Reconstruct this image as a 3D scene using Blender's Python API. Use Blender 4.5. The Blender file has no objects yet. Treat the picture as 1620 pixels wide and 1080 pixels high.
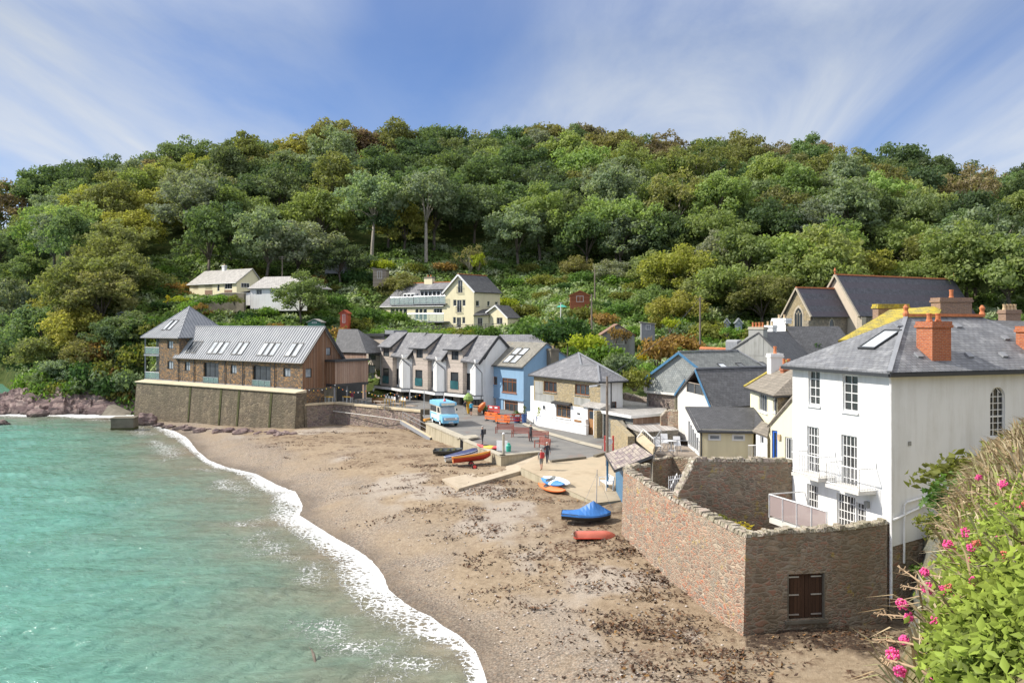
import bpy,bmesh,math,random
import numpy as np
from mathutils import Vector,Matrix
from mathutils.geometry import tessellate_polygon

SC = bpy.context.scene
COL = SC.collection
rnd = random.Random(7)

# ------------------------------------------------------------------ camera
F,CX,YH,H = 1400.0,810.0,510.0,14.5
cam_d = bpy.data.cameras.new("camera")
cam = bpy.data.objects.new("camera",cam_d)
COL.objects.link(cam)
cam.location = (0,0,H)
cam.rotation_euler = (math.radians(90),0,0)
cam_d.sensor_width = 36.0
cam_d.lens = F / 1620 * 36.0
cam_d.shift_y = -(540 - YH) / 1620
cam_d.clip_start,cam_d.clip_end = 0.1,4000
SC.camera = cam

# ------------------------------------------------------------------ light
SUN_AZ = Vector((-0.93,0.02))
SUN_EL = math.radians(40)
az = SUN_AZ.normalized()
to_sun = Vector((az.x * math.cos(SUN_EL),az.y * math.cos(SUN_EL),math.sin(SUN_EL)))
sun_d = bpy.data.lights.new("sun",'SUN')
sun_d.energy = 4.3
sun_d.angle = math.radians(0.53)
sun_d.color = (1.0,0.94,0.84)
sun = bpy.data.objects.new("sun",sun_d)
COL.objects.link(sun)
sun.rotation_euler = (-to_sun).to_track_quat('-Z','Y').to_euler()
sun.location = (-80,20,90)

SC.view_settings.view_transform = 'Standard'
SC.view_settings.look = 'None'
SC.view_settings.exposure = 0.42
SC.view_settings.gamma = 1.0
SC.view_settings.use_curve_mapping = False
SC.cycles.max_bounces = 5
SC.cycles.diffuse_bounces = 3
SC.cycles.glossy_bounces = 2
SC.cycles.transmission_bounces = 3
SC.cycles.transparent_max_bounces = 8
SC.cycles.caustics_reflective = False
SC.cycles.caustics_refractive = False

wd = bpy.data.worlds.new("World")
SC.world = wd
wd.use_nodes = True
wn,wl = wd.node_tree.nodes,wd.node_tree.links
wn.clear()

def wnode(t,**kw):
 n = wn.new(t)
 for k,v in kw.items():
  if k.startswith('i_'):
   n.inputs[k[2:]].default_value = v
  else:
   setattr(n,k,v)
 return n

w_out = wnode('ShaderNodeOutputWorld')
w_bg = wnode('ShaderNodeBackground',i_Strength=0.15)
w_sky = wnode('ShaderNodeTexSky',sky_type='NISHITA',sun_disc=False,sun_elevation=SUN_EL,
    sun_rotation=math.atan2(az.x,az.y),altitude=20,air_density=1.0,dust_density=0.4,ozone_density=2.2)
w_tc = wnode('ShaderNodeTexCoord')
w_sep = wnode('ShaderNodeSeparateXYZ')
wl.new(w_tc.outputs['Generated'],w_sep.inputs[0])

def wmath(op,a,b=None,clamp=False):
 n = wnode('ShaderNodeMath',operation=op,use_clamp=clamp)
 for i,v in enumerate((a,b)):
  if v is None:
   continue
  if isinstance(v,(int,float)):
   n.inputs[i].default_value = v
  else:
   wl.new(v,n.inputs[i])
 return n.outputs[0]

# the clouds are a flat layer far overhead: project each direction onto it
w_den = wmath('ADD',wmath('MAXIMUM',w_sep.outputs['Z'],0.0),0.16)
w_cx = wmath('DIVIDE',w_sep.outputs['X'],w_den)
w_cy = wmath('DIVIDE',w_sep.outputs['Y'],w_den)
w_comb = wnode('ShaderNodeCombineXYZ')
wl.new(w_cx,w_comb.inputs[0])
wl.new(w_cy,w_comb.inputs[1])

def wnoise(scale,rot,stretch,loc,detail=9,rough=.55,dist=0.4):
 m = wnode('ShaderNodeMapping')
 m.inputs['Rotation'].default_value = (0,0,math.radians(rot))
 m.inputs['Scale'].default_value = stretch
 m.inputs['Location'].default_value = loc
 wl.new(w_comb.outputs[0],m.inputs[0])
 n = wnode('ShaderNodeTexNoise',i_Scale=scale,i_Detail=detail,i_Roughness=rough,i_Distortion=dist)
 wl.new(m.outputs[0],n.inputs['Vector'])
 return n.outputs['Fac']

def wramp(fac,stops):
 r = wnode('ShaderNodeValToRGB')
 e = r.color_ramp.elements
 while len(e) < len(stops):
  e.new(0.5)
 for el,(p,c) in zip(e,stops):
  el.position = p
  el.color = (c,c,c,1) if isinstance(c,(int,float)) else (*c,1)
 wl.new(fac,r.inputs[0])
 return r.outputs[0]

c_big = wramp(wnoise(0.75,-28,(1.0,0.42,1),(3.6,1.2,0),5,.5,.3),[(0.37,0),(0.57,1)])
c_fine = wramp(wnoise(1.6,-34,(1.0,0.30,1),(1.3,5.2,0),10,.6,.7),[(0.28,0.25),(0.62,1)])
c_low_fill = wramp(w_sep.outputs['Z'],[(0.02,1.0),(0.17,0.62),(0.36,0.30),(0.5,1.0)])  # amount by elevation; thick cloud overhead, out of view, is added ambient fill
c_mask = wmath('MULTIPLY',wmath('ADD',wmath('MULTIPLY',c_big,0.75),wmath('MULTIPLY',c_low_fill,0.42)),c_fine,True)
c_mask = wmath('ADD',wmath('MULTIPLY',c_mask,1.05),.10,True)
w_tint = wnode('ShaderNodeMix',data_type='RGBA',blend_type='MULTIPLY')
w_tint.inputs['Factor'].default_value = .8
wl.new(w_sky.outputs[0],w_tint.inputs['A'])
w_tint.inputs['B'].default_value = (0.10,0.29,0.60,1)
w_mix = wnode('ShaderNodeMix',data_type='RGBA')
wl.new(c_mask,w_mix.inputs['Factor'])
wl.new(w_tint.outputs['Result'],w_mix.inputs['A'])
w_cc = wramp(w_sep.outputs['Z'],[(0.0,(.70,.725,.76)),(0.14,(.56,.60,.66)),(0.30,(.42,.47,.55)),(0.50,(.95,.96,.98))])  # cloud colour by elevation; unseen overhead part brightened to lift the ambient light
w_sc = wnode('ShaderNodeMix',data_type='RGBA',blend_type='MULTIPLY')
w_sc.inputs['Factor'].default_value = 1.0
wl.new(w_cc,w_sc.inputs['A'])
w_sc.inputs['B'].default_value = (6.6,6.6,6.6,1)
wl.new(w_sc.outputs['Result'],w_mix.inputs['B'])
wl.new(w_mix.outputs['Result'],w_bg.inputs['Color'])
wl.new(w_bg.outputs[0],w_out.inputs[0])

# ------------------------------------------------------------------ pixels of the photograph -> points of the place
def G(px,py,z):
 Y = F * (H - z) / (py - YH)
 return Vector(((px - CX) / F * Y,Y,z))

def D(px,py,Y):
 return Vector(((px - CX) / F * Y,Y,H - (py - YH) / F * Y))

def PX(px,Y,z=0.0):
 return Vector(((px - CX) / F * Y,Y,z))

# ------------------------------------------------------------------ materials
MATS = {}

class NB:
 def __init__(s,name):
  s.m = bpy.data.materials.new(name)
  s.m.use_nodes = True
  s.t = s.m.node_tree
  s.t.nodes.clear()
  s.out = s.t.nodes.new('ShaderNodeOutputMaterial')
  s.bs = s.t.nodes.new('ShaderNodeBsdfPrincipled')
  s.t.links.new(s.bs.outputs[0],s.out.inputs[0])
  MATS[name] = s.m

 def n(s,t,ins=None,**kw):
  n = s.t.nodes.new(t)
  for k,v in kw.items():
   setattr(n,k,v)
  for k,v in (ins or {}).items():
   s.put(n.inputs[k],v)
  return n

 def put(s,sock,v):
  if isinstance(v,bpy.types.NodeSocket):
   s.t.links.new(v,sock)
  elif isinstance(v,(tuple,list)) and len(v) == 3 and sock.type == 'RGBA':
   sock.default_value = (*v,1)
  else:
   sock.default_value = v

 def math(s,op,a,b=0.0,clamp=False):
  n = s.n('ShaderNodeMath',operation=op,use_clamp=clamp)
  s.put(n.inputs[0],a)
  s.put(n.inputs[1],b)
  return n.outputs[0]

 def pos(s):
  return s.n('ShaderNodeNewGeometry').outputs['Position']

 def uv(s,sx=1.0,sy=1.0):
  u = s.n('ShaderNodeUVMap').outputs[0]
  return s.n('ShaderNodeVectorMath',{0: u,1: (sx,sy,1)},operation='MULTIPLY').outputs[0]

 def scale(s,v,k):
  return s.n('ShaderNodeVectorMath',{0: v,1: k if isinstance(k,tuple) else (k,k,k)},operation='MULTIPLY').outputs[0]

 def noise(s,vec,scale,detail=5,rough=.55,dist=0.0,out='Fac'):
  return s.n('ShaderNodeTexNoise',{'Vector': vec,'Scale': scale,'Detail': detail,'Roughness': rough,'Distortion': dist}).outputs[out]

 def ramp(s,fac,stops,interp='LINEAR'):
  r = s.n('ShaderNodeValToRGB')
  r.color_ramp.interpolation = interp
  e = r.color_ramp.elements
  while len(e) < len(stops):
   e.new(0.5)
  for el,(p,c) in zip(e,stops):
   el.position = p
   el.color = (c,c,c,1) if isinstance(c,(int,float)) else (*c,1)
  s.t.links.new(fac,r.inputs[0])
  return r.outputs[0]

 def mix(s,fac,a,b,blend='MIX'):
  n = s.n('ShaderNodeMix',data_type='RGBA',blend_type=blend)
  s.put(n.inputs['Factor'],fac)
  s.put(n.inputs['A'],a)
  s.put(n.inputs['B'],b)
  return n.outputs['Result']

 def bump(s,h,strength=.5,dist=.05):
  s.put(s.bs.inputs['Normal'],s.n('ShaderNodeBump',{'Height': h,'Strength': strength,'Distance': dist}).outputs[0])

 def fin(s,col,rough=.8,spec=.3,metal=0.0):
  s.put(s.bs.inputs['Base Color'],col)
  s.put(s.bs.inputs['Roughness'],rough)
  s.put(s.bs.inputs['Specular IOR Level'],spec)
  s.put(s.bs.inputs['Metallic'],metal)
  return s.m

def spread(cols):
 k = len(cols)
 return [((i + .5) / k,c) for i,c in enumerate(cols)]

def band(cols):
 k = len(cols)
 return [(i / k,c) for i,c in enumerate(cols)]

def surf(name,cols,scale=1.0,rough=.8,bump=.2,bscale=12,spec=.25,metal=0.0,stretch=(1,1,1),lo=.32,hi=.68):
 b = NB(name)
 p = b.scale(b.pos(),stretch)
 f = b.noise(p,scale,7,.62)
 if len(cols) == 1:
  c = cols[0]
  cols = [tuple(x * .86 for x in c),c,tuple(min(1,x * 1.08) for x in c)]
 k = len(cols) - 1
 col = b.ramp(f,[(lo + (hi - lo) * i / k,c) for i,c in enumerate(cols)])
 if bump:
  b.bump(b.noise(p,bscale,4,.6),bump,.03)
 return b.fin(col,rough,spec,metal)

def render_wall(name,base,dirt,amount=.5,bscale=25):
 """painted render with rain streaks and scuffs"""
 b = NB(name)
 p = b.pos()
 st = b.noise(b.scale(p,(1.6,1.6,.18)),1.4,7,.65)
 bl = b.noise(p,.7,6,.6)
 f = b.ramp(b.math('MULTIPLY',st,b.math('ADD',bl,.45)),[(.42,0),(.72,amount)])
 col = b.mix(f,base,dirt)
 b.bump(b.noise(p,bscale,4,.6),.18,.02)
 return b.fin(col,.85,.2)

def stone(name,cols,mortar,sx=2.4,sy=5.0,edge=.06,stain=(.35,.33,.25),stain_amt=.5,bump=.7,lichen=None,st=.45):
 b = NB(name)
 uv = b.uv()
 wob = b.noise(uv,1.7,3,.5,0,'Color')
 v = b.n('ShaderNodeVectorMath',{0: uv,1: b.scale(wob,.30)},operation='ADD').outputs[0]
 v = b.scale(v,(sx,sy,1))
 vc = b.n('ShaderNodeTexVoronoi',{'Vector': v,'Scale': 1.0,'Randomness': .9},voronoi_dimensions='2D')
 ve = b.n('ShaderNodeTexVoronoi',{'Vector': v,'Scale': 1.0,'Randomness': .9},voronoi_dimensions='2D',feature='DISTANCE_TO_EDGE')
 v2 = b.scale(v,(.52,.60,1))
 vc2 = b.n('ShaderNodeTexVoronoi',{'Vector': v2,'Scale': 1.0,'Randomness': 1.0},voronoi_dimensions='2D')
 ve2 = b.n('ShaderNodeTexVoronoi',{'Vector': v2,'Scale': 1.0,'Randomness': 1.0},voronoi_dimensions='2D',feature='DISTANCE_TO_EDGE')
 big_ = b.ramp(b.noise(uv,.9,4,.6),[(.50,0),(.53,1)])
 sel = lambda x,y: b.math('ADD',b.math('MULTIPLY',x,b.math('SUBTRACT',1.0,big_)),b.math('MULTIPLY',y,big_))
 red = lambda q: b.n('ShaderNodeSeparateColor',{0: q.outputs['Color']}).outputs[0]
 dist_ = sel(ve.outputs['Distance'],ve2.outputs['Distance'])
 c = b.ramp(sel(red(vc),red(vc2)),band(cols),'CONSTANT')
 fine = b.noise(uv,14,6,.7)
 c = b.mix(.55,c,b.ramp(fine,[(.25,.35),(.75,1.35)]),'MULTIPLY')
 e = b.ramp(dist_,[(edge * .4,1),(edge * 1.6,0)])
 c = b.mix(b.math('MULTIPLY',e,.85),c,mortar)
 big = b.ramp(b.noise(b.scale(b.pos(),(1,1,st)),.5 if st > .3 else .9,6,.62),[(.42,0),(.68,stain_amt)])
 c = b.mix(big,c,stain)
 if lichen:
  c = b.mix(b.ramp(b.noise(b.pos(),1.1,8,.7),[(.60,0),(.66,.8)]),c,lichen)
 hgt = b.math('ADD',b.ramp(dist_,[(0,0),(.25,1)]),b.math('MULTIPLY',fine,.5))
 b.bump(hgt,bump,.06)
 return b.fin(c,.9,.15)

def bricks(name,c1,c2,mortar,w=.22,h=.075,stain=.4):
 b = NB(name)
 uv = b.uv()
 t = b.n('ShaderNodeTexBrick',{'Vector': uv,'Color1': c1,'Color2': c2,'Mortar': mortar,'Scale': 1.0,'Mortar Size': .008,
         'Brick Width': w,'Row Height': h,'Bias': 0.0})
 c = b.mix(.6,t.outputs['Color'],b.ramp(b.noise(uv,9,6,.7),[(.3,.45),(.7,1.25)]),'MULTIPLY')
 b.bump(b.math('SUBTRACT',b.noise(uv,30,3),t.outputs['Fac']),.4,.02)
 return b.fin(c,.88,.2)

def slate(name,c1,c2,w=.34,h=.24,moss=None,moss_lo=.58,gap=.4,pale=None,course=None):
 b = NB(name)
 uv = b.uv()
 t = b.n('ShaderNodeTexBrick',{'Vector': uv,'Color1': c1,'Color2': c2,'Mortar': tuple(x * gap for x in c1),'Scale': 1.0,
         'Mortar Size': .012,'Brick Width': w,'Row Height': h,'Bias': 0.0,'Mortar Smooth': .3})
 c = b.mix(.7,t.outputs['Color'],b.ramp(b.noise(uv,1.1,8,.7),[(.28,.55),(.72,1.4)]),'MULTIPLY')
 c = b.mix(.35,c,b.ramp(b.noise(b.scale(uv,(3,.5,1)),3,5,.6),[(.3,.6),(.7,1.3)]),'MULTIPLY')
 if pale:
  c = b.mix(b.ramp(b.noise(uv,.55,9,.72),[(.55,0),(.68,.75)]),c,pale)
 if course:
  sv = b.n('ShaderNodeSeparateXYZ',{0: uv}).outputs[1]
  c = b.mix(b.ramp(b.math('FRACT',b.math('DIVIDE',sv,course[1])),[(.45,0),(.5,.6)]),c,course[0])
 if moss:
  c = b.mix(b.ramp(b.noise(uv,1.6,9,.72),[(moss_lo,0),(moss_lo + .1,.9)]),c,moss)
 b.bump(b.math('ADD',b.math('MULTIPLY',t.outputs['Fac'],-1.0),b.noise(uv,16,4,.6)),.55,.03)
 return b.fin(c,.62,.35)

def planks(name,cols,w=.14,horiz=False,rough=.75):
 b = NB(name)
 uv = b.uv()
 sp = b.n('ShaderNodeSeparateXYZ',{0: uv})
 u = sp.outputs[1] if horiz else sp.outputs[0]
 q = b.math('DIVIDE',u,w)
 wn_ = b.n('ShaderNodeTexWhiteNoise',{'W': b.math('FLOOR',q)},noise_dimensions='1D')
 c = b.ramp(wn_.outputs['Value'],spread(cols))
 st = (1.5,12,1) if horiz else (12,.8,1)
 c = b.mix(.6,c,b.ramp(b.noise(b.scale(uv,st),1.3,6,.65),[(.3,.55),(.7,1.3)]),'MULTIPLY')
 fr = b.math('FRACT',q)
 gap = b.ramp(fr,[(.0,0),(.07,1),(.93,1),(1,0)])
 c = b.mix(1.0,c,b.mix(gap,(.25,.25,.25),(1,1,1)),'MULTIPLY')
 b.bump(gap,.5,.02)
 return b.fin(c,rough,.2)

def flat(name,c,rough=.5,spec=.4,metal=0.0,var=.12):
 b = NB(name)
 f = b.noise(b.pos(),3.1,5,.6)
 lo = tuple(x * (1 - var) for x in c)
 hi = tuple(min(1,x * (1 + var)) for x in c)
 return b.fin(b.ramp(f,[(.3,lo),(.7,hi)]),rough,spec,metal)

def foliage(name,trans=.35,hue=.22,leafvar=.5):
 b = NB(name)
 oc = b.n('ShaderNodeObjectInfo').outputs['Color']
 isl = b.n('ShaderNodeNewGeometry').outputs['Random Per Island']
 f = b.ramp(isl,[(0,1 - leafvar),(1,1 + leafvar)])
 c = b.mix(1.0,oc,f,'MULTIPLY')
 pat = b.noise(b.pos(),.33,4,.6)
 c = b.mix(b.ramp(pat,[(.38,0),(.66,hue)]),c,b.mix(1.0,c,(1.5,1.15,.55),'MULTIPLY'))
 dif = b.n('ShaderNodeBsdfDiffuse',{'Color': c})
 tr = b.n('ShaderNodeBsdfTranslucent',{'Color': b.mix(1.0,c,(1.15,1.25,.6),'MULTIPLY')})
 gl = b.n('ShaderNodeBsdfGlossy',{'Color': (.5,.55,.45),'Roughness': .5})
 m1 = b.n('ShaderNodeMixShader',{0: trans})
 b.t.links.new(dif.outputs[0],m1.inputs[1])
 b.t.links.new(tr.outputs[0],m1.inputs[2])
 m2 = b.n('ShaderNodeMixShader',{0: .018})
 b.t.links.new(m1.outputs[0],m2.inputs[1])
 b.t.links.new(gl.outputs[0],m2.inputs[2])
 b.t.links.new(m2.outputs[0],b.out.inputs[0])
 b.t.nodes.remove(b.bs)
 return b.m

foliage('leaves',.45,.22,.32)
foliage('near_leaves',.28,.30,.6)
surf('bark',[(.09,.075,.06),(.2,.17,.14)],3,.95,.6,10)
surf('pale_bark',[(.25,.22,.18),(.42,.38,.32)],3,.95,.6,10)
render_wall('white_paint',(.80,.80,.79),(.52,.50,.45),.42)
render_wall('cream_paint',(.80,.73,.50),(.52,.46,.30),.30)
render_wall('pale_yellow_paint',(.80,.76,.56),(.55,.50,.36),.28)
render_wall('blue_paint',(.24,.38,.53),(.17,.26,.37),.35)
render_wall('grey_render',(.36,.36,.34),(.19,.19,.17),.8)
render_wall('offwhite_board',(.68,.66,.62),(.42,.38,.33),.6)
stone('hotel_stone',[(.27,.17,.10),(.15,.12,.095),(.42,.25,.12),(.11,.10,.095),(.33,.21,.12),(.20,.165,.14)],(.20,.165,.125),4.6,7.5,.05,
  (.20,.15,.11),.25)
stone('quay_stone',[(.22,.18,.125),(.17,.14,.10),(.26,.215,.15),(.20,.165,.12),(.15,.125,.095)],(.175,.145,.105),2.2,3.2,.08,(.12,.105,.075),.85,.7,None,.10)
stone('purple_stone',[(.30,.21,.19),(.24,.18,.17),(.38,.30,.26),(.33,.26,.20),(.19,.15,.14)],(.28,.25,.21),3,4.5,.07,(.20,.17,.13),.5)
stone('cottage_stone',[(.42,.33,.19),(.36,.29,.18),(.50,.40,.24),(.33,.28,.20),(.46,.37,.22)],(.45,.40,.30),4.5,6.5,.07,(.33,.27,.17),.3)
stone('grey_stone',[(.28,.26,.22),(.22,.21,.19),(.34,.31,.25),(.25,.22,.18)],(.30,.28,.24),4,6,.07,(.18,.16,.13),.4)
stone('church_stone',[(.30,.26,.20),(.24,.21,.18),(.36,.31,.24),(.20,.18,.16)],(.32,.29,.23),3.2,5,.07,(.25,.2,.14),.4)
stone('red_wall',[(.46,.17,.10),(.30,.17,.125),(.48,.29,.20),(.25,.21,.18),(.41,.28,.20),(.21,.14,.11),(.50,.38,.28),(.43,.18,.11),(.36,.21,.15)],(.41,.345,.265),4.4,10.5,.12,
  (.34,.295,.23),.6,.6,(.46,.34,.12))
stone('dark_wall',[(.36,.22,.16),(.29,.21,.16),(.42,.32,.24),(.23,.18,.14),(.40,.22,.16),(.33,.28,.22)],(.33,.28,.22),3.5,8.0,.12,
  (.19,.15,.09),.65,.55,(.40,.30,.09))
stone('wall_coping',[(.48,.43,.36),(.40,.35,.29),(.55,.49,.42),(.34,.28,.24),(.50,.40,.35)],(.28,.25,.18),3.0,3.0,.10,(.26,.24,.14),.5,.9)
bricks('red_brick',(.52,.16,.06),(.42,.11,.045),(.38,.30,.24))
bricks('old_brick',(.34,.20,.13),(.26,.16,.12),(.35,.31,.25))
slate('slate',(.17,.17,.185),(.23,.23,.24),.34,.24,None,pale=(.34,.33,.32))
slate('slate_dark',(.085,.085,.09),(.12,.12,.125),.34,.22,(.16,.15,.12),.62)
slate('slate_green',(.15,.16,.155),(.21,.22,.21),.36,.22,(.24,.23,.19),.62)
slate('slate_house',(.17,.175,.19),(.235,.24,.25),.32,.20,(.15,.13,.09),.60,pale=(.40,.40,.40))
slate('slate_moss',(.30,.25,.08),(.38,.31,.07),.3,.2,(.52,.40,.04),.45)
slate('slate_lichen',(.22,.21,.18),(.27,.25,.21),.32,.22,(.46,.33,.10),.60)
slate('slate_church',(.085,.085,.105),(.125,.125,.145),.34,.22,(.17,.19,.16),.62,course=((.105,.085,.105),2.2))
slate('slate_hung',(.26,.28,.28),(.33,.35,.34),.30,.22,None)
slate('roof_pale',(.40,.38,.36),(.46,.44,.41),.4,.3,(.3,.28,.24),.64)
slate('tile_brown',(.24,.21,.17),(.30,.26,.21),.30,.32,(.34,.30,.12),.62)
slate('tile_mixed',(.20,.15,.17),(.48,.42,.34),.22,.26,(.42,.40,.16),.60,.3)
surf('zinc',[(.30,.31,.33),(.38,.385,.40)],.8,.62,.05,8,.25,0.0)
planks('timber_brown',[(.22,.12,.07),(.28,.16,.10),(.18,.10,.065),(.32,.20,.13),(.25,.17,.12)],.15)
planks('timber_grey',[(.52,.45,.39),(.46,.40,.35),(.58,.50,.44),(.42,.37,.32)],.15,True)
planks('timber_mid',[(.36,.24,.18),(.42,.29,.22),(.30,.20,.15),(.46,.34,.27)],.17)
planks('deck_wood',[(.34,.28,.22),(.40,.33,.27),(.29,.24,.19)],.14,True)
planks('old_door',[(.075,.042,.028),(.10,.055,.035),(.06,.035,.025)],.17)
planks('shed_red',[(.36,.12,.06),(.42,.15,.08),(.30,.10,.05)],.16,True)
planks('corrugated',[(.42,.39,.36),(.30,.28,.26),(.50,.47,.44),(.36,.32,.29)],.35)
flat('dark_metal',(.035,.037,.042),.45,.5)
flat('dark_frame',(.04,.042,.045),.4)
flat('white_frame',(.78,.78,.77),.45,.4,0,.05)
flat('brown_frame',(.22,.085,.035),.5)
flat('oak',(.33,.17,.07),.55)
flat('blue_frame',(.035,.13,.50),.4)
flat('trim_blue',(.06,.17,.30),.5)
flat('grey_trim',(.10,.105,.115),.5)
flat('lead',(.25,.26,.28),.6)
flat('steel',(.55,.56,.58),.35,.5,.7)
flat('rail_white',(.80,.80,.80),.4)
flat('terracotta',(.55,.20,.09),.8,.2,0,.25)
flat('buff_pot',(.58,.43,.26),.8,.2,0,.2)
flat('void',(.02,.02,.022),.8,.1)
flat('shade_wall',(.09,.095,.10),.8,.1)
surf('concrete',[(.36,.32,.25),(.46,.42,.34),(.30,.27,.21)],.9,.9,.35,16)
surf('concrete_pale',[(.55,.48,.33),(.64,.57,.42)],.7,.9,.25,14)
surf('concrete_dark',[(.13,.115,.09),(.22,.195,.155)],.8,.9,.4,12)
surf('mossy',[(.055,.06,.025),(.10,.10,.045)],2,.95,.4,12)

def glass(name,c,rough=.06):
 b = NB(name)
 f = b.noise(b.pos(),.9,3,.5)
 b.fin(b.ramp(f,[(.35,tuple(x * .6 for x in c)),(.65,c)]),rough,.6)
 return b.m

glass('glass',(.055,.065,.075))
glass('glass_pale',(.36,.40,.44),.10)
glass('glass_teal',(.05,.16,.18),.08)
glass('glass_roof',(.62,.66,.70),.12)
b_ = NB('glass_clear')
b_.fin((.35,.52,.50),.05,.5)
b_.put(b_.bs.inputs['Alpha'],.26)
b_ = NB('glass_pink')
b_.fin((.42,.34,.33),.25,.5)
b_.put(b_.bs.inputs['Alpha'],.75)

# ------------------------------------------------------------------ mesh helpers
def auto_uv(me):
 """UVs in metres: u along the face's horizontal, v up its slope"""
 nl = len(me.loops)
 if not nl:
  return
 co = np.empty(len(me.vertices) * 3,'f'); me.vertices.foreach_get('co',co); co = co.reshape(-1,3)
 vi = np.empty(nl,'i'); me.loops.foreach_get('vertex_index',vi)
 npol = len(me.polygons)
 nor = np.empty(npol * 3,'f'); me.polygons.foreach_get('normal',nor); nor = nor.reshape(-1,3)
 tot = np.empty(npol,'i'); me.polygons.foreach_get('loop_total',tot)
 pn = np.repeat(nor,tot,axis=0)
 hx,hy = -pn[:,1],pn[:,0]
 ln = np.sqrt(hx * hx + hy * hy)
 flat_ = ln < .15
 hx = np.where(flat_,1,hx / np.maximum(ln,1e-6)); hy = np.where(flat_,0,hy / np.maximum(ln,1e-6))
 t = np.stack([hx,hy,np.zeros_like(hx)],1)
 bt = np.cross(pn,t)
 p = co[vi]
 uv = np.stack([(p * t).sum(1),(p * bt).sum(1)],1).astype('f')
 l = me.uv_layers.new(name='UVMap')
 l.data.foreach_set('uv',uv.ravel())

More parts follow.
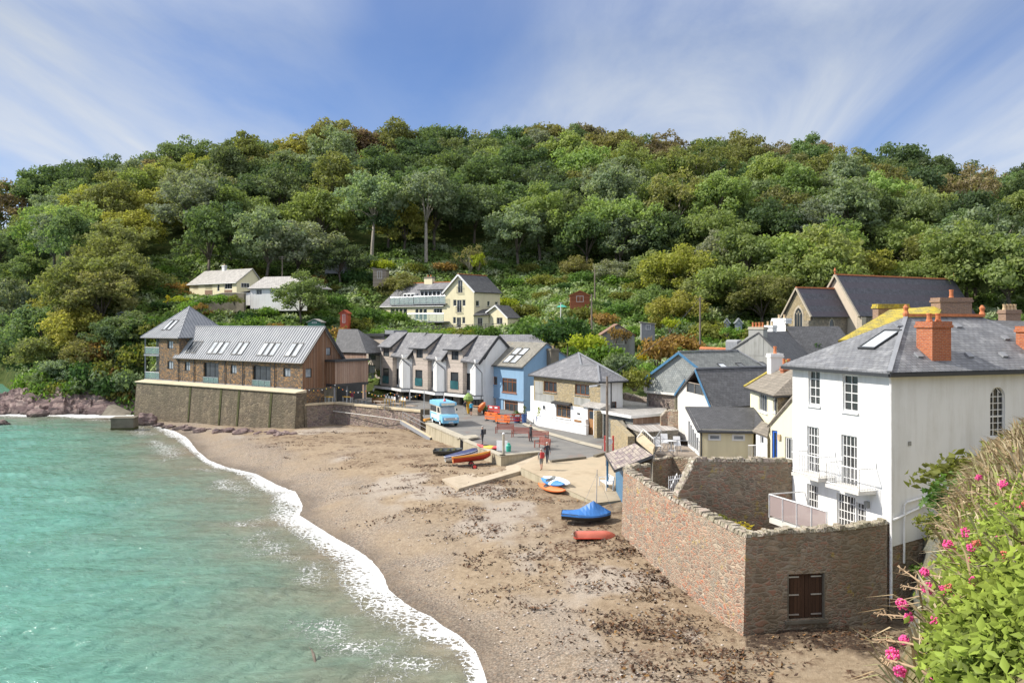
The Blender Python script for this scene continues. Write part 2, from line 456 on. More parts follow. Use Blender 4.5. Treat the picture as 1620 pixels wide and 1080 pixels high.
class MB:
 def __init__(s):
  s.v,s.f,s.mi = [],[],[]
  s.cur = 0

 def add(s,vs,fs,mi=None):
  o = len(s.v)
  s.v += [tuple(v) for v in vs]
  for f in fs:
   s.f.append([i + o for i in f])
   s.mi.append(s.cur if mi is None else mi)
  return s

 def poly(s,pts):
  return s.add(pts,[list(range(len(pts)))])

 def hull(s,a,b):
  """two loops of equal length -> closed solid"""
  n = len(a)
  fs = [list(range(n - 1,-1,-1)),list(range(n,2 * n))]
  for i in range(n):
   j = (i + 1) % n
   fs.append([i,j,j + n,i + n])
  return s.add(list(a) + list(b),fs)

 def slab(s,pts,t,direction=None):
  """polygon thickened downwards along its normal (or along a direction)"""
  P = [Vector(p) for p in pts]
  if direction is None:
   n = Vector((0,0,0))
   for i in range(len(P)):
    n += (P[i] - P[0]).cross(P[(i + 1) % len(P)] - P[0])
   n.normalize()
   if n.z < 0:
    n = -n
   direction = -n
  q = [p + direction * t for p in P]
  n = Vector((0,0,0))
  for i in range(len(P)):
   n += (P[i] - P[0]).cross(P[(i + 1) % len(P)] - P[0])
  if n.dot(direction) < 0:
   return s.hull(q,P)
  return s.hull(q[::-1],P[::-1])

 def box(s,c,sx,sy,sz,U=None):
  """box standing on c (centre of its base); U = direction of sx"""
  U = Vector(U).normalized() if U is not None else Vector((1,0,0))
  W = Vector((-U.y,U.x,0)).normalized()
  c = Vector(c)
  a = [c + U * (sx / 2 * i) + W * (sy / 2 * j) for i,j in ((-1,-1),(1,-1),(1,1),(-1,1))]
  return s.hull(a,[p + Vector((0,0,sz)) for p in a])

 def beam(s,a,b,w,h=None,up=(0,0,1)):
  a,b = Vector(a),Vector(b)
  h = h or w
  d = (b - a).normalized()
  up = Vector(up)
  if abs(d.dot(up)) > .98:
   up = Vector((1,0,0))
  x = d.cross(up).normalized()
  y = x.cross(d).normalized()
  q = [x * (w / 2 * i) + y * (h / 2 * j) for i,j in ((-1,-1),(1,-1),(1,1),(-1,1))]
  return s.hull([a + k for k in q],[b + k for k in q])

 def tube(s,pts,r,n=6,cap=True):
  pts = [Vector(p) for p in pts]
  rs = r if isinstance(r,(list,tuple)) else [r] * len(pts)
  vs,fs = [],[]
  for i,p in enumerate(pts):
   d = (pts[min(i + 1,len(pts) - 1)] - pts[max(i - 1,0)]).normalized()
   up = Vector((0,0,1)) if abs(d.z) < .9 else Vector((1,0,0))
   x = d.cross(up).normalized(); y = x.cross(d)
   for k in range(n):
    t = 2 * math.pi * k / n
    vs.append(p + (x * math.cos(t) + y * math.sin(t)) * rs[i])
  for i in range(len(pts) - 1):
   for k in range(n):
    k2 = (k + 1) % n
    fs.append([i * n + k,(i + 1) * n + k,(i + 1) * n + k2,i * n + k2])
  if cap:
   fs.append(list(range(n)))
   fs.append([(len(pts) - 1) * n + k for k in range(n)][::-1])
  return s.add(vs,fs)

 def lathe(s,c,prof,n=12,U=(0,0,1)):
  """prof: (radius, height) pairs"""
  c = Vector(c); ax = Vector(U).normalized()
  x = ax.cross(Vector((0,1,0)) if abs(ax.y) < .9 else Vector((1,0,0))).normalized(); y = ax.cross(x)
  vs,fs = [],[]
  for r,h in prof:
   for k in range(n):
    t = 2 * math.pi * k / n
    vs.append(c + ax * h + (x * math.cos(t) + y * math.sin(t)) * r)
  for i in range(len(prof) - 1):
   for k in range(n):
    k2 = (k + 1) % n
    fs.append([i * n + k,i * n + k2,(i + 1) * n + k2,(i + 1) * n + k])
  fs.append(list(range(n))[::-1])
  fs.append([(len(prof) - 1) * n + k for k in range(n)])
  return s.add(vs,fs)

 def holed(s,outer,holes,to3):
  """planar polygon with rectangular holes; outer/holes in (u,z), to3 maps to the place"""
  loops = [[Vector((u,z,0)) for u,z in outer]] + [[Vector((u,z,0)) for u,z in h] for h in holes]
  flat_ = [p for l in loops for p in l]
  tris = tessellate_polygon(loops)
  vs = [to3(p.x,p.y) for p in flat_]
  fs = []
  for t in tris:
   a,b,c = (flat_[i] for i in t)
   if (b - a).cross(c - a).z < 0:
    t = (t[0],t[2],t[1])
   fs.append(list(t))
  return s.add(vs,fs)

 def build(s,name,mats,root=None,smooth=False,uv=True,bevel=0):
  loc = Vector(root.matrix_world.translation) if root is not None else Vector((0,0,0))
  if root is not None:
   loc = world_loc(root)
  me = bpy.data.meshes.new(name)
  me.from_pydata([tuple(Vector(v) - loc) for v in s.v],[],s.f)
  for m in (mats if isinstance(mats,(list,tuple)) else [mats]):
   me.materials.append(MATS[m])
  me.polygons.foreach_set('material_index',s.mi)
  if smooth:
   me.polygons.foreach_set('use_smooth',[True] * len(me.polygons))
  me.update()
  if uv:
   auto_uv(me)
  o = bpy.data.objects.new(name,me)
  COL.objects.link(o)
  if root is not None:
   o.parent = root
  if bevel:
   b = o.modifiers.new('bevel','BEVEL'); b.width = bevel; b.segments = 2; b.limit_method = 'ANGLE'
  return o

def world_loc(o):
 l = Vector((0,0,0))
 while o is not None:
  l += Vector(o.location)
  o = o.parent
 return l

def thing(name,loc,label,cat,group=None):
 o = bpy.data.objects.new(name,None)
 COL.objects.link(o)
 o.location = loc
 o.empty_display_size = .2
 return tag(o,label,cat,group)

def tag(o,label,cat,group=None,kind=None):
 o['label'] = label
 o['category'] = cat
 if group:
  o['group'] = group
 if kind:
  o['kind'] = kind
 return o

def struct(o):
 o['kind'] = 'structure'
 return o

def dup(o,parent=None):
 c = o.copy()
 COL.objects.link(c)
 c.parent = parent
 for ch in o.children:
  dup(ch,c)
 return c

class Plane:
 """vertical wall plane from P0 (left, seen from outside) to P1 (right)"""

 def __init__(s,P0,P1):
  s.P0 = Vector((P0[0],P0[1],0)); P1 = Vector((P1[0],P1[1],0))
  s.L = (P1 - s.P0).length
  s.d = (P1 - s.P0).normalized()
  s.n = Vector((s.d.y,-s.d.x,0))

 def at(s,u,z,out=0.0):
  p = s.P0 + s.d * u + s.n * out
  return Vector((p.x,p.y,z))

 def u_of(s,px):
  k = (px - CX) / F
  # P0.x + d.x u = k (P0.y + d.y u)
  return (k * s.P0.y - s.P0.x) / (s.d.x - k * s.d.y)

 def uz(s,px,py):
  u = s.u_of(px)
  Y = s.P0.y + s.d.y * u
  return u,H - (py - YH) / F * Y

 def rect(s,x0,y0,x1,y1):
  """a rectangle whose left edge is at x0, right at x1; y0 and y1 read at its middle"""
  xm = (x0 + x1) / 2
  u0,u1 = s.u_of(x0),s.u_of(x1)
  um = (u0 + u1) / 2
  Y = s.P0.y + s.d.y * um
  return min(u0,u1),H - (y1 - YH) / F * Y,max(u0,u1),H - (y0 - YH) / F * Y

def window(root,pl,r,frame='white_frame',pane='glass',nx=2,ny=1,depth=.12,fw=.06,bw=.035,out=None,sill=None,arch=0,name='window',label=None,transom=None):
 """frame with bars (part) and pane (sub-part), set back into its opening; out = stands proud of the wall instead"""
 u0,z0,u1,z1 = r
 o = -depth + .05 if out is None else out
 m = MB()

 def bar(ua,za,ub,zb,oo=o,th=.06):
  a = [pl.at(ua,za,oo),pl.at(ub,za,oo),pl.at(ub,zb,oo),pl.at(ua,zb,oo)]
  b = [p - pl.n * th for p in a]
  m.hull(b,a)
 bar(u0,z0,u0 + fw,z1); bar(u1 - fw,z0,u1,z1)
 bar(u0 + fw,z0,u1 - fw,z0 + fw); bar(u0 + fw,z1 - fw,u1 - fw,z1)
 for i in range(1,nx):
  u = u0 + (u1 - u0) * i / nx
  bar(u - bw / 2,z0 + fw,u + bw / 2,z1 - fw,o - .004,.05)
 zs = [z0 + (z1 - z0) * i / ny for i in range(1,ny)]
 if transom:
  zs = [z0 + (z1 - z0) * transom * i / ny for i in range(1,ny)] + [z0 + (z1 - z0) * transom]
 for z in zs:
  bar(u0 + fw,z - bw / 2,u1 - fw,z + bw / 2,o - .008,.05)
 if sill:
  a = [pl.at(u0 - .08,z0 - .10,.10),pl.at(u1 + .08,z0 - .10,.10),pl.at(u1 + .08,z0 - .003,.06),pl.at(u0 - .08,z0 - .003,.06)]
  m.cur = 1
  m.hull([p - pl.n * .22 for p in a],a)
  m.cur = 0
 w = m.build(name,[frame,sill or frame],root)
 if label:
  w['label'] = label
 g = MB()
 g.poly([pl.at(u0 + fw * .5,z0 + fw * .5,o - .045),pl.at(u1 - fw * .5,z0 + fw * .5,o - .045),
   pl.at(u1 - fw * .5,z1 - fw * .5,o - .045),pl.at(u0 + fw * .5,z1 - fw * .5,o - .045)])
 g.build('pane',pane,w)
 return w

def wall(root,pl,outline,mat,openings=(),name='wall',reveal=.14,band=None,back=True,reveal_mat=None):
 """outline in (u,z); openings = rects (u0,z0,u1,z1); band = list of (outline, material) laid flush beside it"""
 m = MB()
 holes = [[(u0,z0),(u1,z0),(u1,z1),(u0,z1)] for u0,z0,u1,z1 in openings]
 m.holed(outline,holes,lambda u,z: pl.at(u,z))
 for u0,z0,u1,z1 in openings:
  q = [(u0,z0),(u1,z0),(u1,z1),(u0,z1)]
  for i in range(4):
   a,b = q[i],q[(i + 1) % 4]
   m.add([pl.at(*a),pl.at(*b),pl.at(b[0],b[1],-reveal),pl.at(a[0],a[1],-reveal)],[[3,2,1,0]])
 return m.build(name,mat,root)

def roof(root,pts,mat,t=.14,name='roof',ridge=None):
 return MB().slab(pts,t).build(name,mat,root)

def skylight(root,quad_pts,frame='dark_frame',pane='glass_roof',lift=.07,name='skylight'):
 """quad on a roof plane: bottom-left, bottom-right, top-right, top-left"""
 P = [Vector(p) for p in quad_pts]
 n = (P[1] - P[0]).cross(P[3] - P[0]).normalized()
 if n.z < 0:
  n = -n
 c = sum(P,Vector()) / 4
 m = MB()
 for i in range(4):
  a,b = P[i],P[(i + 1) % 4]
  ai,bi = a + (c - a) * .13,b + (c - b) * .13
  m.hull([p - n * .02 for p in (a,b,bi,ai)],[p + n * lift for p in (a,b,bi,ai)])
 w = m.build(name,frame,root)
 MB().poly([p + (c - p) * .10 + n * lift * .6 for p in P]).build('pane',pane,w)
 return w

def gutter(root,a,b,mat='dark_metal',r=.06,name='gutter'):
 return MB().tube([a,b],r,6).build(name,mat,root)

def pots(root,base,U,n,gap,mat='terracotta',h=.45,r=.13):
 for i in range(n):
  c = Vector(base) + Vector(U) * (gap * (i - (n - 1) / 2))
  MB().lathe(c,[(r * 1.15,0),(r * 1.1,.06),(r * .9,.1),(r * .82,h * .8),(r,h * .82),(r,h),(r * .75,h),(r * .7,h * .7)],10).build('chimney_pot',mat,root)

def stack(root,c,sx,sy,z0,z1,U,mat,capmat=None,npots=2,pot='terracotta',gap=.45,poth=.45,along=None):
 """chimney standing on a roof, its pots as sub-parts"""
 m = MB()
 c = Vector((c[0],c[1],z0))
 m.box(c,sx,sy,z1 - z0 - .28,U)
 m.cur = 1
 m.box(c + Vector((0,0,z1 - z0 - .28)),sx + .14,sy + .14,.12,U)
 m.box(c + Vector((0,0,z1 - z0 - .16)),sx + .06,sy + .06,.16,U)
 o = m.build('chimney',[mat,capmat or mat],root)
 UU = Vector(along or U).normalized()
 pots(o,(c.x,c.y,z1),UU,npots,gap,pot,poth)
 return o

# ------------------------------------------------------------------ the lie of the land
from mathutils import noise as mn

TY = [45,60,80,100,115,125,135,150,165,180,190,210,240,280,330,420]
TX = [-500,-100,0,55,110,215,300,400,560,720,900,1000,1150,1300,1500,1700,2100]
TZ = {
 -500: [-6,-6,-6,-6,-6,-6,-6,-6,-6,-6,-6,-4,10,36,44,46],
 -100: [-6,-6,-6,-6,-6,-6,-5,-5,-5,-5,-5,-3,14,38,46,48],
 0: [-6,-6,-6,-6,-6,-6,-5,-1,-2,-3,-3,-1,17,42,49,50],
 55: [-6,-6,-6,-6,-6,-6,-5,1.5,5,5,7,14,27,45,51,52],
 110: [-6,-6,-6,-6,-6,-6,-4,5,12,20,25,31,38,47,53,54],
 215: [-6,-6,-6,-6,-6,-3,4,11,18,25,28,34,41.5,50.5,55,56],
 300: [-3,-3,-3,-2,-1,4.5,7,13,17.6,22,28,35,45,54,58,58],
 400: [-3,-3,-3,-2,0,5,7.5,14,18.6,22,28,36.5,47,57.5,61,61],
 560: [-3,-3,-3,-2,1.0,2.5,8,12.5,17,24,29,38,49,60,64,64],
 720: [-3,-3,-3,-2,1.5,2.8,8,12.8,14.5,24,29,38,49,60,64,64],
 900: [-3,-3,-2,1.5,5,8,11,15.5,19.5,23.5,27,37,49.5,62,66,66],
 1000: [-3,-3,1.5,5.2,8,10,12.5,16.5,20,23.5,27,36,48.5,60.5,65,65],
 1150: [-3,0,4,7.5,9.5,11,13,16.5,20,24,28,36,47,58,62,62],
 1300: [-3,1,4.5,8,10,11.2,11.8,15,19,24,28,36,46.5,56,59,59],
 1500: [-3,1,5,8,10,11.2,11.8,15,19,23,26.5,32,41,49,52,52],
 1700: [-3,2,6,8,10,11.2,12,15,19,23,26,31,38,46,50,50],
 2100: [-3,2,6,8,10,11.2,12,15,19,23,26,31,38,46,50,50],
}
TA = np.array([TZ[x] for x in TX],float)

HA_,HB_ = G(469,619.5,5.8),G(216,602,5.8)
HU_ = Vector((HA_.x - HB_.x,HA_.y - HB_.y,0)).normalized()

def terr(px,Y):
 px = min(max(px,TX[0]),TX[-1] - 1e-3); Y = min(max(Y,TY[0]),TY[-1] - 1e-3)
 i = max(k for k in range(len(TX)) if TX[k] <= px); j = max(k for k in range(len(TY)) if TY[k] <= Y)
 a = (px - TX[i]) / (TX[i + 1] - TX[i]); b = (Y - TY[j]) / (TY[j + 1] - TY[j])
 z = TA[i,j] * (1 - a) * (1 - b) + TA[i + 1,j] * a * (1 - b) + TA[i,j + 1] * (1 - a) * b + TA[i + 1,j + 1] * a * b
 X = (px - CX) / F * Y
 if px < 240:
  z = min(z,-1 + max(0,Y - 141) * 1.4) if Y < 150 else z
 if px < 600 and Y < 140:      # the hotel's terrace is cut into the slope behind its sea wall
  u = (X - HB_.x) * HU_.x + (Y - HB_.y) * HU_.y; v = -(X - HB_.x) * HU_.y + (Y - HB_.y) * HU_.x
  if v < 4 and u > -1:
   z = -3.0
  elif u > -3:
   z = min(z,3.0 + max(0,v - 16) * .5)
 if z > 6:
  z += (mn.fractal(Vector((X * .04,Y * .04,3.1)),1.0,2.0,3)) * min(1.0,(z - 6) / 10) * 1.3
 return z

def grid_mesh(name,P,mat,smooth=True,attrs=None):
 """P: (rows, cols, 3) array"""
 r,c,_ = P.shape
 me = bpy.data.meshes.new(name)
 idx = np.arange(r * c).reshape(r,c)
 q = np.stack([idx[:-1,:-1],idx[:-1,1:],idx[1:,1:],idx[1:,:-1]],-1).reshape(-1,4)
 n = len(q)
 me.vertices.add(r * c); me.vertices.foreach_set('co',P.reshape(-1).astype('f'))
 me.loops.add(n * 4); me.loops.foreach_set('vertex_index',q.ravel().astype('i'))
 me.polygons.add(n)
 me.polygons.foreach_set('loop_start',np.arange(0,n * 4,4,dtype='i'))
 me.polygons.foreach_set('loop_total',np.full(n,4,'i'))
 me.polygons.foreach_set('use_smooth',np.full(n,smooth,bool))
 me.update(calc_edges=True)
 for k,a in (attrs or {}).items():
  at = me.attributes.new(k,'FLOAT','POINT')
  at.data.foreach_set('value',a.reshape(-1).astype('f'))
 me.materials.append(MATS[mat])
 o = bpy.data.objects.new(name,me)
 COL.objects.link(o)
 return o

# shoreline, traced on the sea's level, with the width of the surf at each point
SHORE = [((960,1700),2.0),((850,1300),1.8),((800,1150),1.6),((770,1080),1.5),((765,1060),1.5),((752,1028),1.8),((729,1005),2.6),((703,990),4.0),((682,974),4.3),
   ((659,964),4.2),((635,948),4.2),((616,933),4.2),((607,909),4.4),((589,885),4.2),((565,869),4.1),((525,847),4.0),((494,827),4.0),
   ((475,815),4.0),((480,800),4.4),((468,777),3.8),((436,765),3.6),((405,749),3.2),((358,738),2.2),((330,727),1.6),((312,712),1.5),((303,700),2.2),
   ((296,692),3.4),((278,682),3.6),((250,674),2.0),((232,666),.8),((200,661),2.5),((100,658),4.5),((0,656),6.0),((-300,652),4)]
SP = np.array([[*G(p[0],p[1],0.0)[:2]] for p,w in SHORE]); SW = np.array([w * .52 for p,w in SHORE])

def shore_dist(X,Y):
 """signed metres from the waterline (+ on land) and the width of the surf there"""
 best = np.full(X.shape,1e9); sg = np.ones(X.shape); wd_ = np.ones(X.shape)
 for i in range(len(SP) - 1):
  a,b = SP[i],SP[i + 1]; d = b - a; L2 = d @ d
  t = np.clip(((X - a[0]) * d[0] + (Y - a[1]) * d[1]) / L2,0,1)
  dx,dy = X - (a[0] + t * d[0]),Y - (a[1] + t * d[1])
  r = np.hypot(dx,dy)
  c = d[0] * (Y - a[1]) - d[1] * (X - a[0])
  m = r < best - 1e-6
  best = np.where(m,r,best); sg = np.where(m,np.where(c < 0,1,-1),sg)
  wd_ = np.where(m,SW[i] * (1 - t) + SW[i + 1] * t,wd_)
 return best * sg,wd_

rs = np.random.default_rng(5)
_T = rs.random((64,64))

def vnoise(X,Y,s,seed=0,octv=4,rough=.5):
 """vectorised value noise 0..1"""
 out = np.zeros(np.shape(X)); amp = 1.0; tot = 0.0
 for o in range(octv):
  x = np.asarray(X) * s + 17.3 * (seed + o); y = np.asarray(Y) * s + 9.1 * (seed + o)
  xi,yi = np.floor(x).astype(int),np.floor(y).astype(int); fx,fy = x - xi,y - yi
  fx = fx * fx * (3 - 2 * fx); fy = fy * fy * (3 - 2 * fy)
  v = lambda i,j: _T[(xi + i) % 64,(yi + j) % 64]
  out += amp * (v(0,0) * (1 - fx) * (1 - fy) + v(1,0) * fx * (1 - fy) + v(0,1) * (1 - fx) * fy + v(1,1) * fx * fy)
  tot += amp; amp *= rough; s *= 2.03
 return out / tot

def beach_prof(s,Y):
 top = np.interp(Y,[20,40,50,58,70,85,105,130],[1.5,1.5,2.3,3.1,3.0,2.8,1.7,1.0])
 return np.where(s > 0,.09 * np.clip(s / .5,0,1) + top * (1 - np.exp(-np.maximum(s,0) / 11)),np.maximum(.11 * s,-3.5))

def beach_z(X,Y):
 X,Y = np.atleast_1d(np.asarray(X,float)),np.atleast_1d(np.asarray(Y,float))
 return beach_prof(shore_dist(X,Y)[0],Y)

def bz(x,y):
 return float(beach_z(x,y)[0])

def on_beach(px,py):
 """point where the sight line through a pixel meets the beach"""
 z = 1.0
 for _ in range(8):
  p = G(px,py,z); z = bz(p.x,p.y)
 return Vector((p.x,p.y,z))

# --- hill
def build_hill():
 pxs = np.concatenate([np.arange(-500,1200,14),np.arange(1200,2101,20)])
 ys = np.concatenate([np.arange(45,140,3.5),np.arange(140,300,4),np.arange(300,421,20)])
 P = np.zeros((len(ys),len(pxs),3))
 for j,Y in enumerate(ys):
  for i,px in enumerate(pxs):
   P[j,i] = ((px - CX) / F * Y,Y,terr(px,Y))
 b = NB('undergrowth')
 p = b.pos()
 c = b.ramp(b.noise(p,.5,8,.65),[(.3,(.03,.045,.015)),(.5,(.06,.085,.025)),(.7,(.12,.12,.045))])
 b.bump(b.noise(p,3,5,.7),.9,.3)
 b.fin(c,.95,.05)
 struct(grid_mesh('hill',P,'undergrowth'))

build_hill()

# --- beach
def build_beach():
 rows = np.concatenate([np.arange(652,700,1.6),np.arange(700,830,2.0),np.arange(830,1120,3.2),np.array([1150,1220,1350,1600,2000])])
 cols = np.concatenate([np.array([-60,0,60,110,150,180,200]),np.arange(212,1500,3.4),np.array([1540,1620,1750,1900])])
 PXg,PYg = np.meshgrid(cols,rows)
 Y = F * (H - .8) / (PYg - YH); X = (PXg - CX) / F * Y
 s,_ = shore_dist(X,Y)
 z = beach_prof(s,Y)
 land = np.clip(s / 2.5,0,1)
 z = z + land * ((vnoise(X,Y,.22,1,3) - .5) * .22 + (vnoise(X,Y,1.6,2,3) - .5) * .09)
 # shingle ridges run along the shore
 z += land * .05 * np.sin(s * 1.7 + 4 * vnoise(X,Y,.12,3,2)) * np.clip((9 - s) / 6,0,1)
 wet = np.clip(1 - (s - .2) / 1.3 + (vnoise(X,Y,.5,6,3) - .5) * 1.4,0,1)
 peb = np.clip((9.5 - s + (vnoise(X,Y,.16,4,4) - .5) * 22) / 6,0,1) * np.clip(.75 + .8 * (vnoise(X,Y,.9,3,3) - .4),.3,1)
 # long drifts of pale pebbles higher up the beach
 band_ = vnoise(X + s * .3,Y,.14,9,4)
 drift = .55 * np.clip((band_ - .58) / .07,0,1) * np.clip((s - 3) / 3,0,1) * np.clip((20 - s) / 5,0,1)
 weed = np.clip((vnoise(X * .8,Y * 1.3,.8,12,5,.62) - .585) / .04,0,1) * np.clip((s - 4.5) / 3,0,1)
 # wrack heaped along the foot of the brick wall
 a,b_,c_ = G(985,830,1.4),G(1180,1005,1.1),G(1420,1000,1.6)
 dw = np.full(X.shape,1e9)
 for p,q in ((a,b_),(b_,c_)):
  d = np.array([q.x - p.x,q.y - p.y]); t = np.clip(((X - p.x) * d[0] + (Y - p.y) * d[1]) / (d @ d),0,1)
  dw = np.minimum(dw,np.hypot(X - p.x - t * d[0],Y - p.y - t * d[1]))
 ww = np.where(PXg > 1180,1.9,.6)
 wrack = np.clip((ww - dw + (vnoise(X,Y,.9,21,4) - .5) * 3.0) / .9,0,1)
 stain = np.clip((vnoise(X * .7 + Y * .25,Y,.20,51,4) - .42) / .16,0,1) * np.clip((s - 4) / 4,0,1)
 P = np.stack([X,Y,z + weed * .05 + wrack * .10 * vnoise(X,Y,3,5,3)],-1)
 b = NB('beach_ground')
 p = b.pos()
 A = lambda n: b.n('ShaderNodeAttribute',attribute_name=n).outputs['Fac']
 grain = b.noise(p,26,5,.75)
 med = b.noise(p,2.6,6,.65)
 sand = b.ramp(med,[(.30,(.235,.175,.115)),(.52,(.32,.245,.165)),(.72,(.385,.305,.215))])
 sand = b.mix(.5,sand,b.ramp(grain,[(.3,.55),(.7,1.35)]),'MULTIPLY')
 vo = b.n('ShaderNodeTexVoronoi',{'Vector': b.scale(p,(1,1,.2)),'Scale': 8.5})
 vo2 = b.n('ShaderNodeTexVoronoi',{'Vector': b.scale(p,(1,1,.2)),'Scale': 20.0})
 st = lambda v: b.ramp(b.n('ShaderNodeSeparateColor',{0: v.outputs['Color']}).outputs[0],
       [(0,(.36,.30,.24)),(.2,(.47,.38,.29)),(.45,(.38,.31,.25)),(.65,(.54,.46,.37)),(.8,(.25,.22,.19)),(.92,(.42,.28,.19))],'CONSTANT')
 pebc = b.mix(.5,st(vo),st(vo2))
 pebc = b.mix(.85,pebc,b.ramp(vo.outputs['Distance'],[(.25,1.12),(.75,.45)]),'MULTIPLY')
 pebc = b.mix(1.0,pebc,(.80,.80,.80),'MULTIPLY')
 c = b.mix(A('pebbles'),sand,pebc)
 drc = b.mix(.6,b.mix(.6,st(vo2),(.43,.41,.385)),b.ramp(grain,[(.3,.6),(.7,1.3)]),'MULTIPLY')
 c = b.mix(b.math('MULTIPLY',A('stain'),b.ramp(b.noise(p,1.9,7,.72),[(.40,0),(.62,.75)])),c,(.17,.115,.07))
 c = b.mix(A('drift'),c,drc)
 weedc = b.ramp(b.noise(p,5,5,.7),[(.35,(.035,.02,.014)),(.6,(.11,.055,.03)),(.75,(.22,.10,.04))])
 br = b.ramp(b.noise(p,4.5,6,.75),[(.46,0),(.54,1)])
 c = b.mix(b.math('MULTIPLY',A('weed'),br),c,weedc)
 # scattered single bits of weed and stone
 v3 = b.n('ShaderNodeTexVoronoi',{'Vector': b.scale(p,(1,1.3,.2)),'Scale': 2.2})
 bit = b.math('MULTIPLY',b.ramp(v3.outputs['Distance'],[(.10,1),(.16,0)]),b.ramp(b.n('ShaderNodeSeparateColor',{0: v3.outputs['Color']}).outputs[1],[(.55,0),(.6,1)]))
 c = b.mix(b.math('MULTIPLY',bit,.5),c,weedc)
 br2 = b.ramp(b.noise(p,3.2,7,.75),[(.36,0),(.50,1)])
 c = b.mix(b.math('MULTIPLY',A('wrack'),br2),c,b.ramp(b.noise(p,9,4,.7),[(.35,(.018,.013,.010)),(.62,(.075,.045,.028)),(.74,(.26,.15,.08))]))
 c = b.mix(A('wet'),c,b.mix(1.0,c,(.62,.60,.58),'MULTIPLY'))
 hgt = b.math('ADD',b.math('MULTIPLY',vo.outputs['Distance'],b.math('MULTIPLY',A('pebbles'),-1.2)),b.math('ADD',b.math('MULTIPLY',grain,.7),b.math('MULTIPLY',b.noise(p,5,5,.7),1.6)))
 b.bump(hgt,.7,.06)
 b.fin(c,b.ramp(A('wet'),[(0,.95),(1,.35)]),.3)
 struct(grid_mesh('beach',P,'beach_ground',True,{'wet': wet,'pebbles': peb,'drift': drift,'weed': weed,'wrack': wrack,'stain': stain}))

build_beach()

